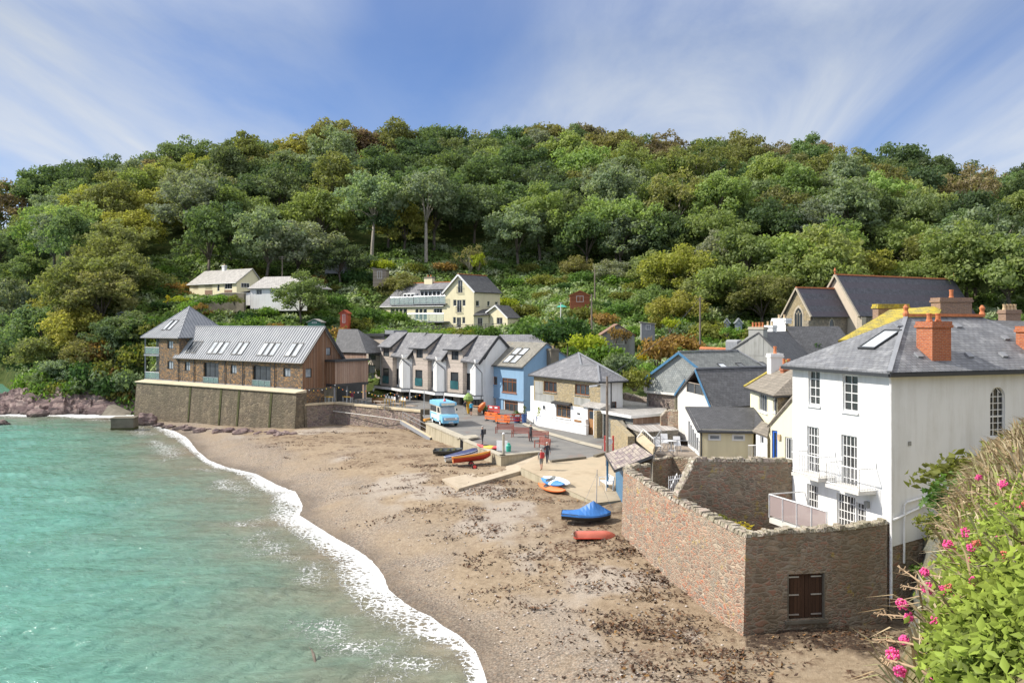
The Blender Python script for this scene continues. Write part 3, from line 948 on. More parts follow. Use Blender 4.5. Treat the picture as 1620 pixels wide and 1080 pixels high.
# --- sea
def build_sea():
 rows = np.concatenate([np.array([592,596,600,605,610,618,626,634,642,648]),np.arange(652,700,1.3),np.arange(700,840,1.7),np.arange(840,1110,2.6),np.array([1140,1200,1320,1600,2200])])
 cols = np.concatenate([np.array([-900,-600,-400,-250,-160,-90,-50]),np.arange(-20,830,3.0),np.array([860,900,1000])])
 PXg,PYg = np.meshgrid(cols,rows)
 Y = F * H / (PYg - YH); X = (PXg - CX) / F * Y
 s,w = shore_dist(X,Y)
 d = np.maximum(-s,0)
 z = np.zeros_like(X)
 amp = .06 + .10 * np.clip(d / 14,0,1)
 for k in range(14):
  ang = math.radians(-62 + 48 * (rs.random() - .5) * 2.0); L = .9 * 1.27 ** k * .8; kx,ky = math.cos(ang) * 2 * math.pi / L,math.sin(ang) * 2 * math.pi / L
  z += amp * (L / 8) ** .55 * .42 * np.sin(kx * X + ky * Y + 6.3 * rs.random() + 2.2 * vnoise(X,Y,.11,k,2))
 z *= np.clip((PYg - 560) / 90,.2,1)
 # the breaking swell stands a little higher just outside the surf
 z += .16 * np.exp(-((d - w * .75) / 1.1) ** 2) * np.clip(w / 4,0,1) * np.clip(d / .8,0,1)
 z *= np.clip(d / 1.2,0.05,1)
 foam = np.clip(1.0 - (d / np.maximum(w,.3)) ** 1.3 * .75,0,1) * np.clip(.42 + 1.0 * (vnoise(X,Y,.5,41,4) - .30),.2,.78)
 foam = np.where(s > 0,np.clip(.62 - s * .2,.25,.62),foam)
 edge = np.clip(.66 - d / .9,0,1)
 foam = np.maximum(foam,edge)
 # spent foam drifting further out
 foam = np.maximum(foam,.20 * np.clip(1 - np.abs(d - w - 2.2) / 2.6,0,1) * np.clip((vnoise(X,Y,.25,31,3) - .40) / .2,0,1))
 inlet = np.clip((Y - 146) / 4,0,1)
 foam *= 1 - inlet; d = np.maximum(d,inlet * 24)
 P = np.stack([X,Y,z],-1)
 b = NB('sea_water')
 p = b.pos()
 A = lambda n: b.n('ShaderNodeAttribute',attribute_name=n).outputs['Fac']
 dn = b.math('ADD',A('depth'),b.math('MULTIPLY',b.math('SUBTRACT',b.noise(p,.13,4,.6),.5),14.0))
 c = b.ramp(b.math('DIVIDE',dn,40.0),[(.0,(.23,.195,.135)),(.07,(.185,.19,.135)),(.18,(.145,.215,.16)),(.36,(.115,.27,.21)),(.70,(.095,.315,.25))])
 c = b.mix(.6,c,b.ramp(b.noise(b.scale(p,(.30,1,1)),.8,6,.62),[(.3,.62),(.7,1.25)]),'MULTIPLY')
 v = b.n('ShaderNodeVectorMath',{0: p,1: b.scale(b.noise(p,1.1,4,.6,0,'Color'),.9)},operation='ADD').outputs[0]
 lace = b.n('ShaderNodeTexVoronoi',{'Vector': b.scale(v,(1,1,0)),'Scale': 2.3},feature='DISTANCE_TO_EDGE',voronoi_dimensions='2D').outputs['Distance']
 lace2 = b.n('ShaderNodeTexVoronoi',{'Vector': b.scale(v,(1,1,0)),'Scale': 6.0},feature='DISTANCE_TO_EDGE',voronoi_dimensions='2D').outputs['Distance']
 l_ = b.math('ADD',b.math('MULTIPLY',b.ramp(lace,[(0,1),(.34,0)]),.42),b.math('MULTIPLY',b.ramp(lace2,[(0,1),(.3,0)]),.30))
 l_ = b.math('ADD',l_,b.math('MULTIPLY',b.noise(b.scale(p,(1,1,0)),1.3,7,.7),.62))
 fm = b.ramp(b.math('ADD',b.math('MULTIPLY',A('foam'),.95),b.math('MULTIPLY',l_,.95)),[(.82,0),(1.16,1)])
 fm = b.math('MULTIPLY',fm,b.ramp(A('foam'),[(.02,0),(.15,1)]))
 c = b.mix(fm,c,(.74,.75,.745))
 rip = b.n('ShaderNodeVectorMath',{0: p,1: (.42,1.0,1.0)},operation='MULTIPLY').outputs[0]
 hgt = b.math('ADD',b.noise(rip,2.3,5,.6,.6),b.math('ADD',b.math('MULTIPLY',b.noise(rip,.8,4,.55,.4),1.8),b.math('MULTIPLY',fm,.5)))
 b.bump(hgt,.8,.26)
 b.fin(c,b.ramp(fm,[(0,.08),(1,.85)]),.5)
 b.put(b.bs.inputs['IOR'],1.33)
 o = grid_mesh('sea',P,'sea_water',True,{'depth': d,'foam': foam})
 struct(o)
 # a patch of greener water fills the inlet behind the rocks as part of the same sheet

build_sea()

# --- rocks at the foot of the headland
def build_rocks():
 pxs = np.arange(-90,236,1.5); ys = np.arange(134,170,.45)
 P = np.zeros((len(ys),len(pxs),3))
 for i,px in enumerate(pxs):
  top = np.interp(px,[-90,-20,0,20,60,110,160,215,236],[1.2,2.0,3.0,3.8,4.3,4.6,4.9,6.2,6.2])
  yf = 138.5 + 1.5 * mn.noise(Vector((px * .03,0,0)))
  yb = np.interp(px,[-90,0,60,110],[148,151,158,190])
  for j,Y in enumerate(ys):
   X = (px - CX) / F * Y
   k = np.clip((Y - yf) / 7.5,-.3,1); k2 = np.clip((yb - Y) / 4,0,1)
   z = top * (k if k < 0 else k ** .75) * k2 - .6
   q = Vector((X * .30 + Y * .1,Y * .30,z * .5))
   z += (mn.ridged_multi_fractal(q,.9,2.1,5,1.0,2.0) - 1.1) * .75 + .5 * mn.noise(q * 3)
   st_ = .55 * (z % .9)
   P[j,i] = (X + .5 * mn.noise(q * 2.3),Y + st_,max(z,-2))
 b = NB('purple_rock')
 p = b.pos()
 q = b.scale(p,(.5,.5,2.2))
 c = b.ramp(b.noise(q,.9,8,.68,.6),[(.3,(.09,.075,.078)),(.45,(.20,.14,.135)),(.58,(.28,.21,.19)),(.72,(.36,.32,.285))])
 zc = b.n('ShaderNodeSeparateXYZ',{0: p}).outputs[2]
 c = b.mix(b.ramp(b.math('ADD',b.math('DIVIDE',zc,6.0),b.math('MULTIPLY',b.noise(p,.8,4),.3)),[(.12,1),(.30,0)]),c,(.07,.06,.055))
 b.bump(b.noise(q,2.4,7,.7),.9,.25)
 b.fin(c,.85,.25)
 struct(grid_mesh('rocks',P,'purple_rock',False))

build_rocks()

# ------------------------------------------------------------------ trees and shrubs
def leaf_mesh(name,C,N,size,mats,aspect=1.5,sizes=None,bend=.25):
 """one bent leaf spray (two triangles) per centre C with normal N"""
 n = len(C)
 r = rs.normal(size=(n,3)); t = np.cross(N,r); t /= np.linalg.norm(t,axis=1)[:,None] + 1e-9
 bt = np.cross(N,t)
 sz = (sizes if sizes is not None else size * (.6 + .8 * rs.random(n)))[:,None]
 a = C - t * sz * aspect * .5; b = C + t * sz * aspect * .5
 l = C + bt * sz * .5 - N * sz * bend; r_ = C - bt * sz * .5 - N * sz * bend
 V = np.stack([a,r_,b,l],1).reshape(-1,3)
 me = bpy.data.meshes.new(name)
 me.vertices.add(n * 4); me.vertices.foreach_set('co',V.ravel().astype('f'))
 i = np.arange(n) * 4
 # two triangles per leaf share the mid rib so the leaf folds
 T = np.stack([np.stack([i,i + 1,i + 2],1),np.stack([i,i + 2,i + 3],1)],1).reshape(-1)
 me.loops.add(n * 6); me.loops.foreach_set('vertex_index',T.astype('i'))
 me.polygons.add(n * 2)
 me.polygons.foreach_set('loop_start',np.arange(0,n * 6,3,dtype='i')); me.polygons.foreach_set('loop_total',np.full(n * 2,3,'i'))
 me.update(calc_edges=True)
 for m in mats:
  me.materials.append(MATS[m])
 return me

def blob_cloud(blobs,per,low=-.35,jit=.55):
 """points on clump shells: blobs = (centre, radius); returns centres and outward normals"""
 Cs,Ns = [],[]
 for c,r in blobs:
  n = max(6,int(per * r * r))
  d = rs.normal(size=(n,3)); d /= np.linalg.norm(d,axis=1)[:,None]
  d = d[d[:,2] > low - .4 * rs.random(len(d))]
  rr = r * (.58 + .62 * rs.random(len(d)) ** 1.5)[:,None]
  Cs.append(np.array(c) + d * rr * np.array([1,1,.82]))
  q = d + rs.normal(size=d.shape) * jit; q /= np.linalg.norm(q,axis=1)[:,None]
  Ns.append(q)
 return np.concatenate(Cs),np.concatenate(Ns)

def limb_tree(m,h,r,base_r,tips,fork):
 """tapered trunk forking into limbs that reach the clumps"""
 lean = Vector((rs.normal() * .3,rs.normal() * .3,0))
 top = Vector((0,0,h * fork)) + lean
 mid = Vector((lean.x * .3,lean.y * .3,h * fork * .5))
 m.tube([(0,0,-1.2),(0,0,.2),mid,top],[base_r * 1.5,base_r,base_r * .82,base_r * .62],7)
 for t in tips:
  t = Vector(t)
  k = (top + t) / 2 + Vector((rs.normal() * .3,rs.normal() * .3,.25 * h * .2))
  m.tube([top * .93,top.lerp(k,.5) + Vector((0,0,.1)),k,t],[base_r * .5,base_r * .36,base_r * .22,base_r * .07],5)

def crown_proto(kind,seed):
 global rs
 rs = np.random.default_rng(seed)
 blobs = []
 if kind == 'broad':
  h,R,zc,rz,nb,br = 14.0,6.2,8.6,5.2,74,(.8,2.0)
 elif kind == 'tall':
  h,R,zc,rz,nb,br = 17.0,5.0,10.6,6.2,70,(.75,1.8)
 elif kind == 'round':
  h,R,zc,rz,nb,br = 11.5,5.4,6.4,5.0,66,(.75,1.9)
 elif kind == 'ragged':
  h,R,zc,rz,nb,br = 15.5,5.6,9.8,5.2,56,(.6,1.6)
 elif kind == 'high':      # clean stem with a crown far up
  h,R,zc,rz,nb,br = 18.5,4.9,13.2,5.0,58,(.7,1.7)
 elif kind == 'sparse':
  h,R,zc,rz,nb,br = 14.0,5.2,8.8,5.0,60,(.55,1.4)
 for i in range(nb):
  d = rs.normal(size=3); d /= np.linalg.norm(d)
  if d[2] < -.55:
   d[2] *= -.6
  k = .45 + .62 * rs.random() ** .7
  lob = 1 + .22 * math.sin(3 * math.atan2(d[1],d[0]) + seed) + .12 * math.sin(5 * math.atan2(d[1],d[0]) + 2 * seed)
  c = np.array([d[0] * R * k * lob,d[1] * R * k * lob,zc + d[2] * rz * k])
  blobs.append((c,br[0] + (br[1] - br[0]) * rs.random()))
 per = {'sparse': 30,'ragged': 46}.get(kind,58)
 C,N = blob_cloud(blobs,per,-.5,.62)
 me = leaf_mesh('crown',C,N,.36 if kind != 'sparse' else .30,['leaves'])
 m = MB()
 tips = [blobs[i][0] * np.array([.8,.8,.97]) for i in rs.permutation(nb)[:9 if kind != 'sparse' else 18]]
 limb_tree(m,h,R,.34,tips,{'high': .52,'tall': .4,'sparse': .33}.get(kind,.36))
 return me,m,h,R

PROTO = {}

def tree_proto(key,kind,seed,bark='bark'):
 me,m,h,R = crown_proto(kind,seed)
 tr = bpy.data.meshes.new('trunk')
 tr.from_pydata(m.v,[],m.f)
 tr.materials.append(MATS[bark])
 tr.polygons.foreach_set('use_smooth',[True] * len(tr.polygons))
 PROTO[key] = (me,tr,h,R)

for i_,(k_,kind_,b_) in enumerate([('broad1','broad','bark'),('broad2','broad','bark'),('broad3','broad','bark'),('tall1','tall','bark'),('tall2','tall','bark'),('round1','round','bark'),
          ('round2','round','bark'),('ragged1','ragged','pale_bark'),('high1','high','pale_bark'),('high2','high','pale_bark'),('sparse1','sparse','pale_bark')]):
 tree_proto(k_,kind_,40 + i_ * 3,b_)

def shrub_proto(key,seed,R=1.6,h=1.9,nb=12,leaf=.26,per=60,kind='mound'):
 global rs
 rs = np.random.default_rng(seed)
 blobs = []
 for i in range(nb):
  a = rs.random() * 6.28; k = rs.random() ** .5
  zz = h * (.25 + .6 * rs.random()) * (1 - .45 * k)
  if kind == 'column':
   zz = h * (.12 + .8 * i / nb); k *= .55 * (1.1 - i / nb)
  blobs.append((np.array([math.cos(a) * R * k * .8,math.sin(a) * R * k * .8,zz]),(.32 + .28 * rs.random()) * R * (.8 if kind == 'column' else 1)))
 C,N = blob_cloud(blobs,per,-.4,.65)
 me = leaf_mesh('foliage',C,N,leaf,['leaves'])
 m = MB()
 for i in range(4):
  b = blobs[i * 2 % nb][0]
  m.tube([(b[0] * .1,b[1] * .1,-.4),(b[0] * .5,b[1] * .5,b[2] * .5),tuple(b)],[.07,.05,.02],5)
 st = bpy.data.meshes.new('stems')
 st.from_pydata(m.v,[],m.f)
 st.materials.append(MATS['bark'])
 PROTO[key] = (me,st,h,R)

shrub_proto('shrub1',201); shrub_proto('shrub2',203,2.0,1.7,16); shrub_proto('shrub3',207,1.3,2.3,12); shrub_proto('shrub4',209,2.4,2.6,20,.3,44)
shrub_proto('conifer1',211,1.0,3.0,12,.22,70,'column')
rs = np.random.default_rng(99)

def plant(key,loc,col,s=1.0,sz=1.0,label='',cat='tree',group=None,name=None,rot=None):
 me,tr,h,R = PROTO[key]
 nm = name or ('woodland_tree' if cat == 'tree' else 'shrub')
 e = thing(nm,loc,label,cat,group)
 e.rotation_euler = (0,0,rnd.random() * 6.28 if rot is None else rot)
 e.scale = (s,s,s * sz)
 c = bpy.data.objects.new('crown' if cat == 'tree' else 'foliage',me); COL.objects.link(c); c.parent = e
 c.color = (*col,1)
 t = bpy.data.objects.new('trunk' if cat == 'tree' else 'stems',tr); COL.objects.link(t); t.parent = e
 return e

GREENS = {
 'dark green': (.090,.130,.070),'mid green': (.135,.182,.090),'fresh green': (.200,.258,.098),'grey green': (.205,.245,.172),
 'olive green': (.190,.198,.085),'yellow green': (.275,.280,.078),'rusty brown': (.205,.168,.110),'bottle green': (.072,.112,.070),
}
MARKS = [(-100,'over the far inlet'),(30,'over the purple rocks'),(130,'over the low cliff'),(225,'over the pyramid roof'),(300,'over the cream bungalow'),
   (420,'over the white bungalow'),(510,'over the red summerhouse'),(600,'over the cream house wing'),(690,'over the cream gable'),(800,'over the small porch wing'),
   (880,'over the red cabin'),(960,'over the creeper cottage'),(1060,'over the blue bargeboards'),(1150,'over the four chimney pots'),(1240,'over the chancel'),
   (1330,'over the nave'),(1450,'over the church end'),(1540,'over the buff pots')]
WOOD = []          # (Y, px, colour name, kind, object) collected, labelled together at the end

def wood_tree(px,Y,key,cname,s=1.0,sz=1.0,dz=0.0,jit=.18):
 c = GREENS[cname]
 s *= 1.22; sz *= .9; dz -= 1.6
 k = (1.34 if px < 280 else 1.2) + rnd.uniform(-jit,jit)
 col = tuple(x * k * (1 + rnd.uniform(-.07,.07)) for x in c)
 e = plant(key,(PX(px,Y).x,Y,terr(px,Y) - .4 + dz),col,s,sz)
 WOOD.append((Y,px,cname,key,e))
 return e

SKY_Y = ([-200,0,60,130,200,300,400,470,520,560,640,720,800,880,960,1040,1100,1180,1300,1380,1450,1500,1560,1620,1800],
   [290,281,268,258,244,228,220,212,198,204,199,206,212,190,208,216,209,214,224,236,242,250,268,262,270])
FRONT = ([-300,0,60,110,170,215,235,330,420,560,700,800,900,1000,1120,1200,1270,1330,1420,1480,1700],
   [226,222,200,166,162,164,184,186,188,188,188,186,184,182,176,168,164,172,176,160,156])

def build_wood():
 r = random.Random(11)
 Y = 163.0
 row = 0
 while Y < 300:
  step = 11.2 if Y < 230 else 13.0
  dx = (10.6 if Y < 235 else 11.5) / Y * F
  px = -90 + r.uniform(0,dx)
  while px < 1730:
   yf = np.interp(px,*FRONT)
   yy = Y + r.uniform(-3.2,3.2)
   if yy >= yf and not (yy > 285):
    p = px + r.uniform(-.25,.25) * dx
    t = mn.noise(Vector((p * .006,yy * .02,1.7)))
    t2 = mn.noise(Vector((p * .011,yy * .03,8.7)))
    u = r.random()
    if yy > 250:
     names = ['dark green','olive green','mid green','rusty brown','mid green','olive green','mid green','dark green','yellow green']
    elif yy < yf + 12:
     names = ['mid green','grey green','grey green','fresh green','dark green','mid green']
    else:
     names = ['mid green','dark green','mid green','olive green','fresh green','grey green','dark green','mid green']
    if p < 260:
     names = names + ['olive green','yellow green','olive green','fresh green']
    if p > 1380 and yy > 215:
     names = ['rusty brown','mid green','olive green','dark green','mid green','rusty brown','olive green']
    if 560 < p < 860 and yy < 235:
     names = ['bottle green','dark green','dark green','mid green']
    cn = names[int((u * .6 + (t + .5) * .25 + (t2 + .5) * .25) * len(names)) % len(names)]
    key = r.choice(['broad1','broad2','broad3','tall1','tall2','round1','round2','ragged1','broad1','broad2'])
    if cn == 'rusty brown':
     key = r.choice(['sparse1','ragged1','broad3','ragged1'])
    if cn == 'grey green':
     key = r.choice(['tall1','ragged1','tall2','broad2'])
    s = r.uniform(.82,1.12)
    if yy > 262:      # these make the skyline: grow each to the height it has there
     want = H + (YH - np.interp(p,*SKY_Y)) * yy / F
     h = PROTO[key][2]
     s = min(1.5,max(.55,(want - terr(p,yy) + 1.6) / (h * 1.1) * r.uniform(.90,1.04)))
    wood_tree(p,yy,key,cn,s,r.uniform(.92,1.1))
   px += dx * r.uniform(.85,1.2)
  Y += step
  row += 1

build_wood()
# trees one picks out in the photograph
for a in [(588,187,'high1','grey green',1.02,1.0),(674,186,'high2','grey green',1.05,1.0),(638,192,'round1','yellow green',.85,1.2),
   (420,176,'tall1','grey green',.95,1.0),(470,179,'broad2','grey green',.95,.95),(330,180,'tall2','mid green',1.0,1.0),
   (478,152,'tall1','fresh green',.62,.95),(1180,158,'tall1','fresh green',.85,.95),(1140,164,'tall2','grey green',.8,.9),(1235,160,'round1','fresh green',1.12,.95),(1300,158,'round2','fresh green',1.28,.95),(1360,162,'broad3','yellow green',.85,.9),
   (1160,146,'round1','fresh green',.85,.95),(1205,142,'broad2','olive green',.72,.9),(1245,150,'round2','fresh green',.95,.95),(1305,152,'round1','fresh green',1.05,1.0),(1075,140,'round2','yellow green',.62,.95),(1120,150,'round1','fresh green',.7,.9),(1035,148,'round2','fresh green',.55,.9),(1080,158,'round2','yellow green',.85,.95),(1040,164,'round1','fresh green',.8,.9),(1470,158,'broad2','fresh green',.8,.85),(1530,158,'broad1','fresh green',1.1,.98),(1600,152,'round1','fresh green',1.2,1.0),(1660,150,'broad3','mid green',1.0,1.0),
   (820,186,'broad1','grey green',.95,1.0),(855,189,'tall1','fresh green',.95,1.02),(930,184,'broad3','mid green',.9,1.0),(985,182,'tall2','grey green',.9,.9),(915,176,'round2','olive green',.55,.9),
   (965,172,'round1','grey green',.55,.9),(1010,174,'round2','mid green',.55,.9),(745,180,'sparse1','olive green',.5,1.1),(640,171,'round2','olive green',.62,.8),(540,176,'tall1','dark green',.7,.8),
   (200,168,'round1','olive green',.9,.9),(160,160,'broad2','olive green',.92,.9),(120,158,'round2','yellow green',.85,.9),(85,156,'round1','olive green',.8,.85),(180,152,'round1','dark green',.72,.8),(140,151,'round2','olive green',.66,.8),
   (215,153,'round2','mid green',.62,.75),(70,166,'broad3','mid green',.9,.95),(45,176,'round2','dark green',.9,1),(100,170,'tall2','yellow green',.85,.9),
   (105,150,'round1','grey green',.55,.8),(75,151,'round2','mid green',.5,.8)]:
 wood_tree(*a)

SHRUB = []
SHRUB_COL = {'bright green': (.10,.17,.035),'dark green': (.04,.08,.028),'lime yellow': (.22,.26,.03),'golden yellow': (.36,.30,.03),'grey green': (.11,.15,.085),'rust tinted': (.20,.13,.05),'olive': (.12,.13,.035),'mid green': (.07,.125,.035)}

def shrub(px,py,Y,key,cn,s=1.0,sz=1.0,z=None):
 """py: height in the picture of the shrub's base, or None to stand on the hill"""
 zz = z if z is not None else (terr(px,Y) - .15 if py is None else D(px,py,Y).z)
 k = 1 + rnd.uniform(-.15,.15)
 e = plant(key,(PX(px,Y).x,Y,zz),tuple(c * k * 1.55 for c in SHRUB_COL[cn]),s,sz,'','shrub',None,'shrub')
 SHRUB.append((Y,px,cn,key,e))
 return e

def is_clear(p,Y):
 """ground the houses stand on"""
 if 596 < p < 755 and 0 < Y - (151.5 + (750 - p) * .0925) < 14 or 750 <= p < 826 and 148.5 < Y < 163:
  return True
 if 297 < p < 380 and 0 < Y - (163.5 + (374 - p) * .12) < 11 or 374 <= p < 445 and 157 < Y < 176:
  return True
 return 1238 < p < 1590 and 124 < Y < 148 or 900 < p < 936 and 151 < Y < 159 or 947 < p < 1012 and 122 < Y < 133

def build_shrubs():
 r = random.Random(23)
 n = 0
 for Y in [122,127,132,137,142,147,152,158,164,170,176,182]:
  dx = 5.2 / Y * F
  px = 250 + r.uniform(0,dx)
  while px < 1320:
   yf = np.interp(px,*FRONT)
   p,yy = px + r.uniform(-.3,.3) * dx,Y + r.uniform(-2,2)
   clear = is_clear(p,yy)
   if yy < yf + 2 and not clear and terr(p,yy) > 6.2 and not (p < 560 and yy < 134) and not (p < 600 and yy < 128) and not (p > 1130 and yy < 126) and n < 250:
    cn = r.choice(['bright green','mid green','dark green','grey green','olive','mid green','bright green','rust tinted','olive','lime yellow' if r.random() < .4 else 'dark green'])
    key = r.choice(['shrub1','shrub2','shrub3','shrub4','shrub4','shrub1'])
    shrub(p,None,yy,key,cn,r.uniform(.7,1.25),r.uniform(.7,1.1))
    n += 1
   px += dx * r.uniform(.85,1.25)

build_shrubs()
for a in [(928,556,112,'shrub4','lime yellow',.95,.95),(960,575,110,'shrub2','bright green',1.3,1.0),(985,588,104,'shrub4','grey green',1.0,.9),(1014,572,112,'shrub3','golden yellow',.62,.85),
   (1038,572,112,'shrub4','rust tinted',.95,1.3),(900,535,120,'shrub2','dark green',1.5,1.1),(875,545,116,'shrub4','dark green',1.1,1.0),(835,540,124,'shrub2','mid green',1.4,1.1),(1005,612,92,'shrub2','olive',.95,1.1),(1025,590,97,'shrub1','bright green',.8,.8),
   (265,480,160,'conifer1','golden yellow',.9,.6),(285,478,160,'shrub1','lime yellow',1.0,.7),(757,423,176,'shrub3','lime yellow',1.2,1.3),(1150,530,124,'shrub3','bright green',.8,.8),(1285,553,104,'shrub1','dark green',.75,.9),(1265,545,108,'shrub3','bright green',.7,1.2),(1060,522,128,'shrub3','lime yellow',1.0,.95),(305,490,157,'shrub2','bright green',1.1,.8),(328,482,156,'shrub1','mid green',1.1,.9),(350,480,155,'shrub4','bright green',.8,.8),(372,480,154,'shrub1','olive',1.0,.9),(318,490,154,'shrub1','rust tinted',.9,.8),(974,538,122.4,'shrub3','rust tinted',.8,1.2),(990,540,122.6,'shrub3','rust tinted',.6,1.4)]:
 shrub(*a)
for i_,(px_,Y_) in enumerate([(75,147),(95,146.5),(118,146),(140,146),(160,146),(180,145),(200,144),(214,142),(66,152),(90,151),(112,150.5),(135,150),(158,150),(182,149),(205,148),(222,147),(50,158),(30,214),(8,216),(52,212),(-20,215),(230,152),(245,150),(190,153),(172,143.5),(196,143),(210,143),(150,144),(128,144.5),(105,145),(84,145.5)]):
 shrub(px_,None,Y_,['shrub4','shrub2','shrub1'][i_ % 3],['mid green','olive','bright green','dark green','olive','rust tinted','grey green'][i_ % 7],1.35,1.15)

def build_scrub():
 """low ground cover that nobody could count"""
 r = np.random.default_rng(77)
 C,N = [],[]
 while sum(len(x) for x in C) < 110000:
  px = r.uniform(30,1640,4000); Y = r.uniform(112,196,4000)
  keep = Y < np.interp(px,*FRONT) + 10
  for p,y in zip(px[keep],Y[keep]):
   z = terr(p,y)
   if z < (2.0 if p < 240 else 5.6) or (240 <= p < 590 and y < 133) or (p > 1100 and y < 116) or is_clear(p,y):
    continue
   g = 5
   hgt = .25 + 1.1 * max(0,mn.noise(Vector(((p - CX) / F * y * .25,y * .25,0))) + .25)
   c = np.array([(p - CX) / F * y,y,z]) + r.normal(size=(g,3)) * np.array([.5,.5,.18]) + np.array([0,0,hgt * .7])
   q = r.normal(size=(g,3)) * .7 + np.array([-.2,-.5,.9])
   C.append(c); N.append(q / np.linalg.norm(q,axis=1)[:,None])
 C = np.concatenate(C); N = np.concatenate(N)
 me = leaf_mesh('hillside_scrub',C,N,.42,['scrub_leaves'])
 o = bpy.data.objects.new('hillside_scrub',me); COL.objects.link(o)
 tag(o,'low green brambles and weeds covering the garden slope','undergrowth',None,'stuff')

b_ = foliage('scrub_leaves',.4,.3,.3)
for n_ in b_.node_tree.nodes:
 if n_.type == 'OBJECT_INFO':
  k_ = n_
r_ = b_.node_tree.nodes.new('ShaderNodeValToRGB')
for el_,(p_,c_) in zip([r_.color_ramp.elements[0],r_.color_ramp.elements[1],r_.color_ramp.elements.new(.5)],[(.32,(.115,.175,.06,1)),(.68,(.23,.24,.09,1)),(.5,(.175,.27,.075,1))]):
 el_.position,el_.color = p_,c_
g_ = b_.node_tree.nodes.new('ShaderNodeNewGeometry'); n2_ = b_.node_tree.nodes.new('ShaderNodeTexNoise'); n2_.inputs['Scale'].default_value = .22; n2_.inputs['Detail'].default_value = 6
b_.node_tree.links.new(g_.outputs['Position'],n2_.inputs['Vector']); b_.node_tree.links.new(n2_.outputs['Fac'],r_.inputs[0])
for l_ in list(k_.outputs['Color'].links):
 b_.node_tree.links.new(r_.outputs[0],l_.to_socket)
build_scrub()

# ------------------------------------------------------------------ buildings of the village
UP = Vector((0,0,1))

def V2(p,z):
 return Vector((p[0],p[1],z))

def seams(m,e0,e1,r0,r1,step=.52,w=.10,h=.10):
 """raised seams from the eave line e0-e1 up to the ridge line r0-r1 (r0 == r1 for a hip's triangle)"""
 e0,e1,r0,r1 = map(Vector,(e0,e1,r0,r1))
 L = (e1 - e0).length; d = (e1 - e0) / L
 a = (r0 - e0).dot(d); b = (r1 - e0).dot(d)
 up = ((r0 - e0) - d * a)
 n = d.cross(up).normalized()
 if n.z < 0:
  n = -n
 k = 0
 while k * step < L:
  t = k * step + .05; k += 1
  s = 1.0
  if a > 0 and t < a:
   s = t / a
  if b < L and t > b:
   s = min(s,(L - t) / (L - b))
  if s < .03:
   continue
  p = e0 + d * t
  m.beam(p + n * .03,p + up * s + n * .03,w,h,n)

# ---------------- the stone hotel on its sea wall
A_ = G(469,619.5,5.8); B_ = G(216,602,5.8)
HU = Vector((A_.x - B_.x,A_.y - B_.y,0)); HL = HU.length; HU.normalize(); HV = Vector((-HU.y,HU.x,0))

def W(u,v,z):
 return V2(B_ + HU * u + HV * v,z)

def hplane(v,u0=0.0,u1=None):
 return Plane(W(u0,v,0),W(HL if u1 is None else u1,v,0))

def build_sea_wall():
 root = thing('sea_wall',W(HL / 2,.5,0),'tall weathered stone sea wall with pale sloping coping, carrying the long stone hotel','sea wall')
 m = MB()
 m.hull([W(0,-.55,-1.2),W(HL + .1,-.55,-1.2),W(HL + .1,1.2,-1.2),W(0,1.2,-1.2)],[W(0,0,5.6),W(HL,0,5.6),W(HL,1.2,5.6),W(0,1.2,5.6)])
 m.hull([W(HL - 1.0,1.2,-1),W(HL + .35,1.2,-1),W(HL + .25,1.6,-1),W(HL - 1.0,1.6,-1)],[W(HL - 1.0,1.2,5.6),W(HL,1.2,5.6),W(HL,1.6,5.6),W(HL - 1.0,1.6,5.6)])
 m.hull([W(0,1.2,-1),W(1,1.2,-1),W(1,12,-1),W(-.4,12,-1)],[W(0,1.2,5.6),W(1,1.2,5.6),W(1,12,5.6),W(0,12,5.6)])
 m.build('wall_face','quay_stone',root)
 c = MB()
 n = 9
 for i in range(n):
  a,b = HL * i / n - (.15 if i == 0 else -.01),HL * (i + 1) / n + (.1 if i == n - 1 else -.01)
  c.hull([W(a,-.22,5.6),W(b,-.22,5.6),W(b,1.55,5.6),W(a,1.55,5.6)],[W(a,-.22,5.72),W(b,-.22,5.72),W(b,1.55,5.95),W(a,1.55,5.95)])
 c.build('coping','concrete_pale',root)
 f = MB()
 f.hull([W(-.2,1.55,2.6),W(HL - 1.9,1.55,2.6),W(HL - 1.9,8.5,2.6),W(-.2,12,2.6)],[W(-.2,1.55,5.76),W(HL - 1.9,1.55,5.76),W(HL - 1.9,8.5,5.76),W(-.2,12,5.76)])
 f.build('terrace_floor','concrete',root)
 s = MB()
 pl = hplane(-.3)
 for px in (299,347.5,376,427):
  u = pl.u_of(px)
  s.hull([W(u - .16,-.50,.6),W(u + .12,-.50,.6),W(u + .12,.1,.6),W(u - .16,.1,.6)],[W(u - .22,-.05,5.58),W(u + .22,-.05,5.58),W(u + .22,.1,5.58),W(u - .22,.1,5.58)])
 s.build('drain_streak','mossy',root)

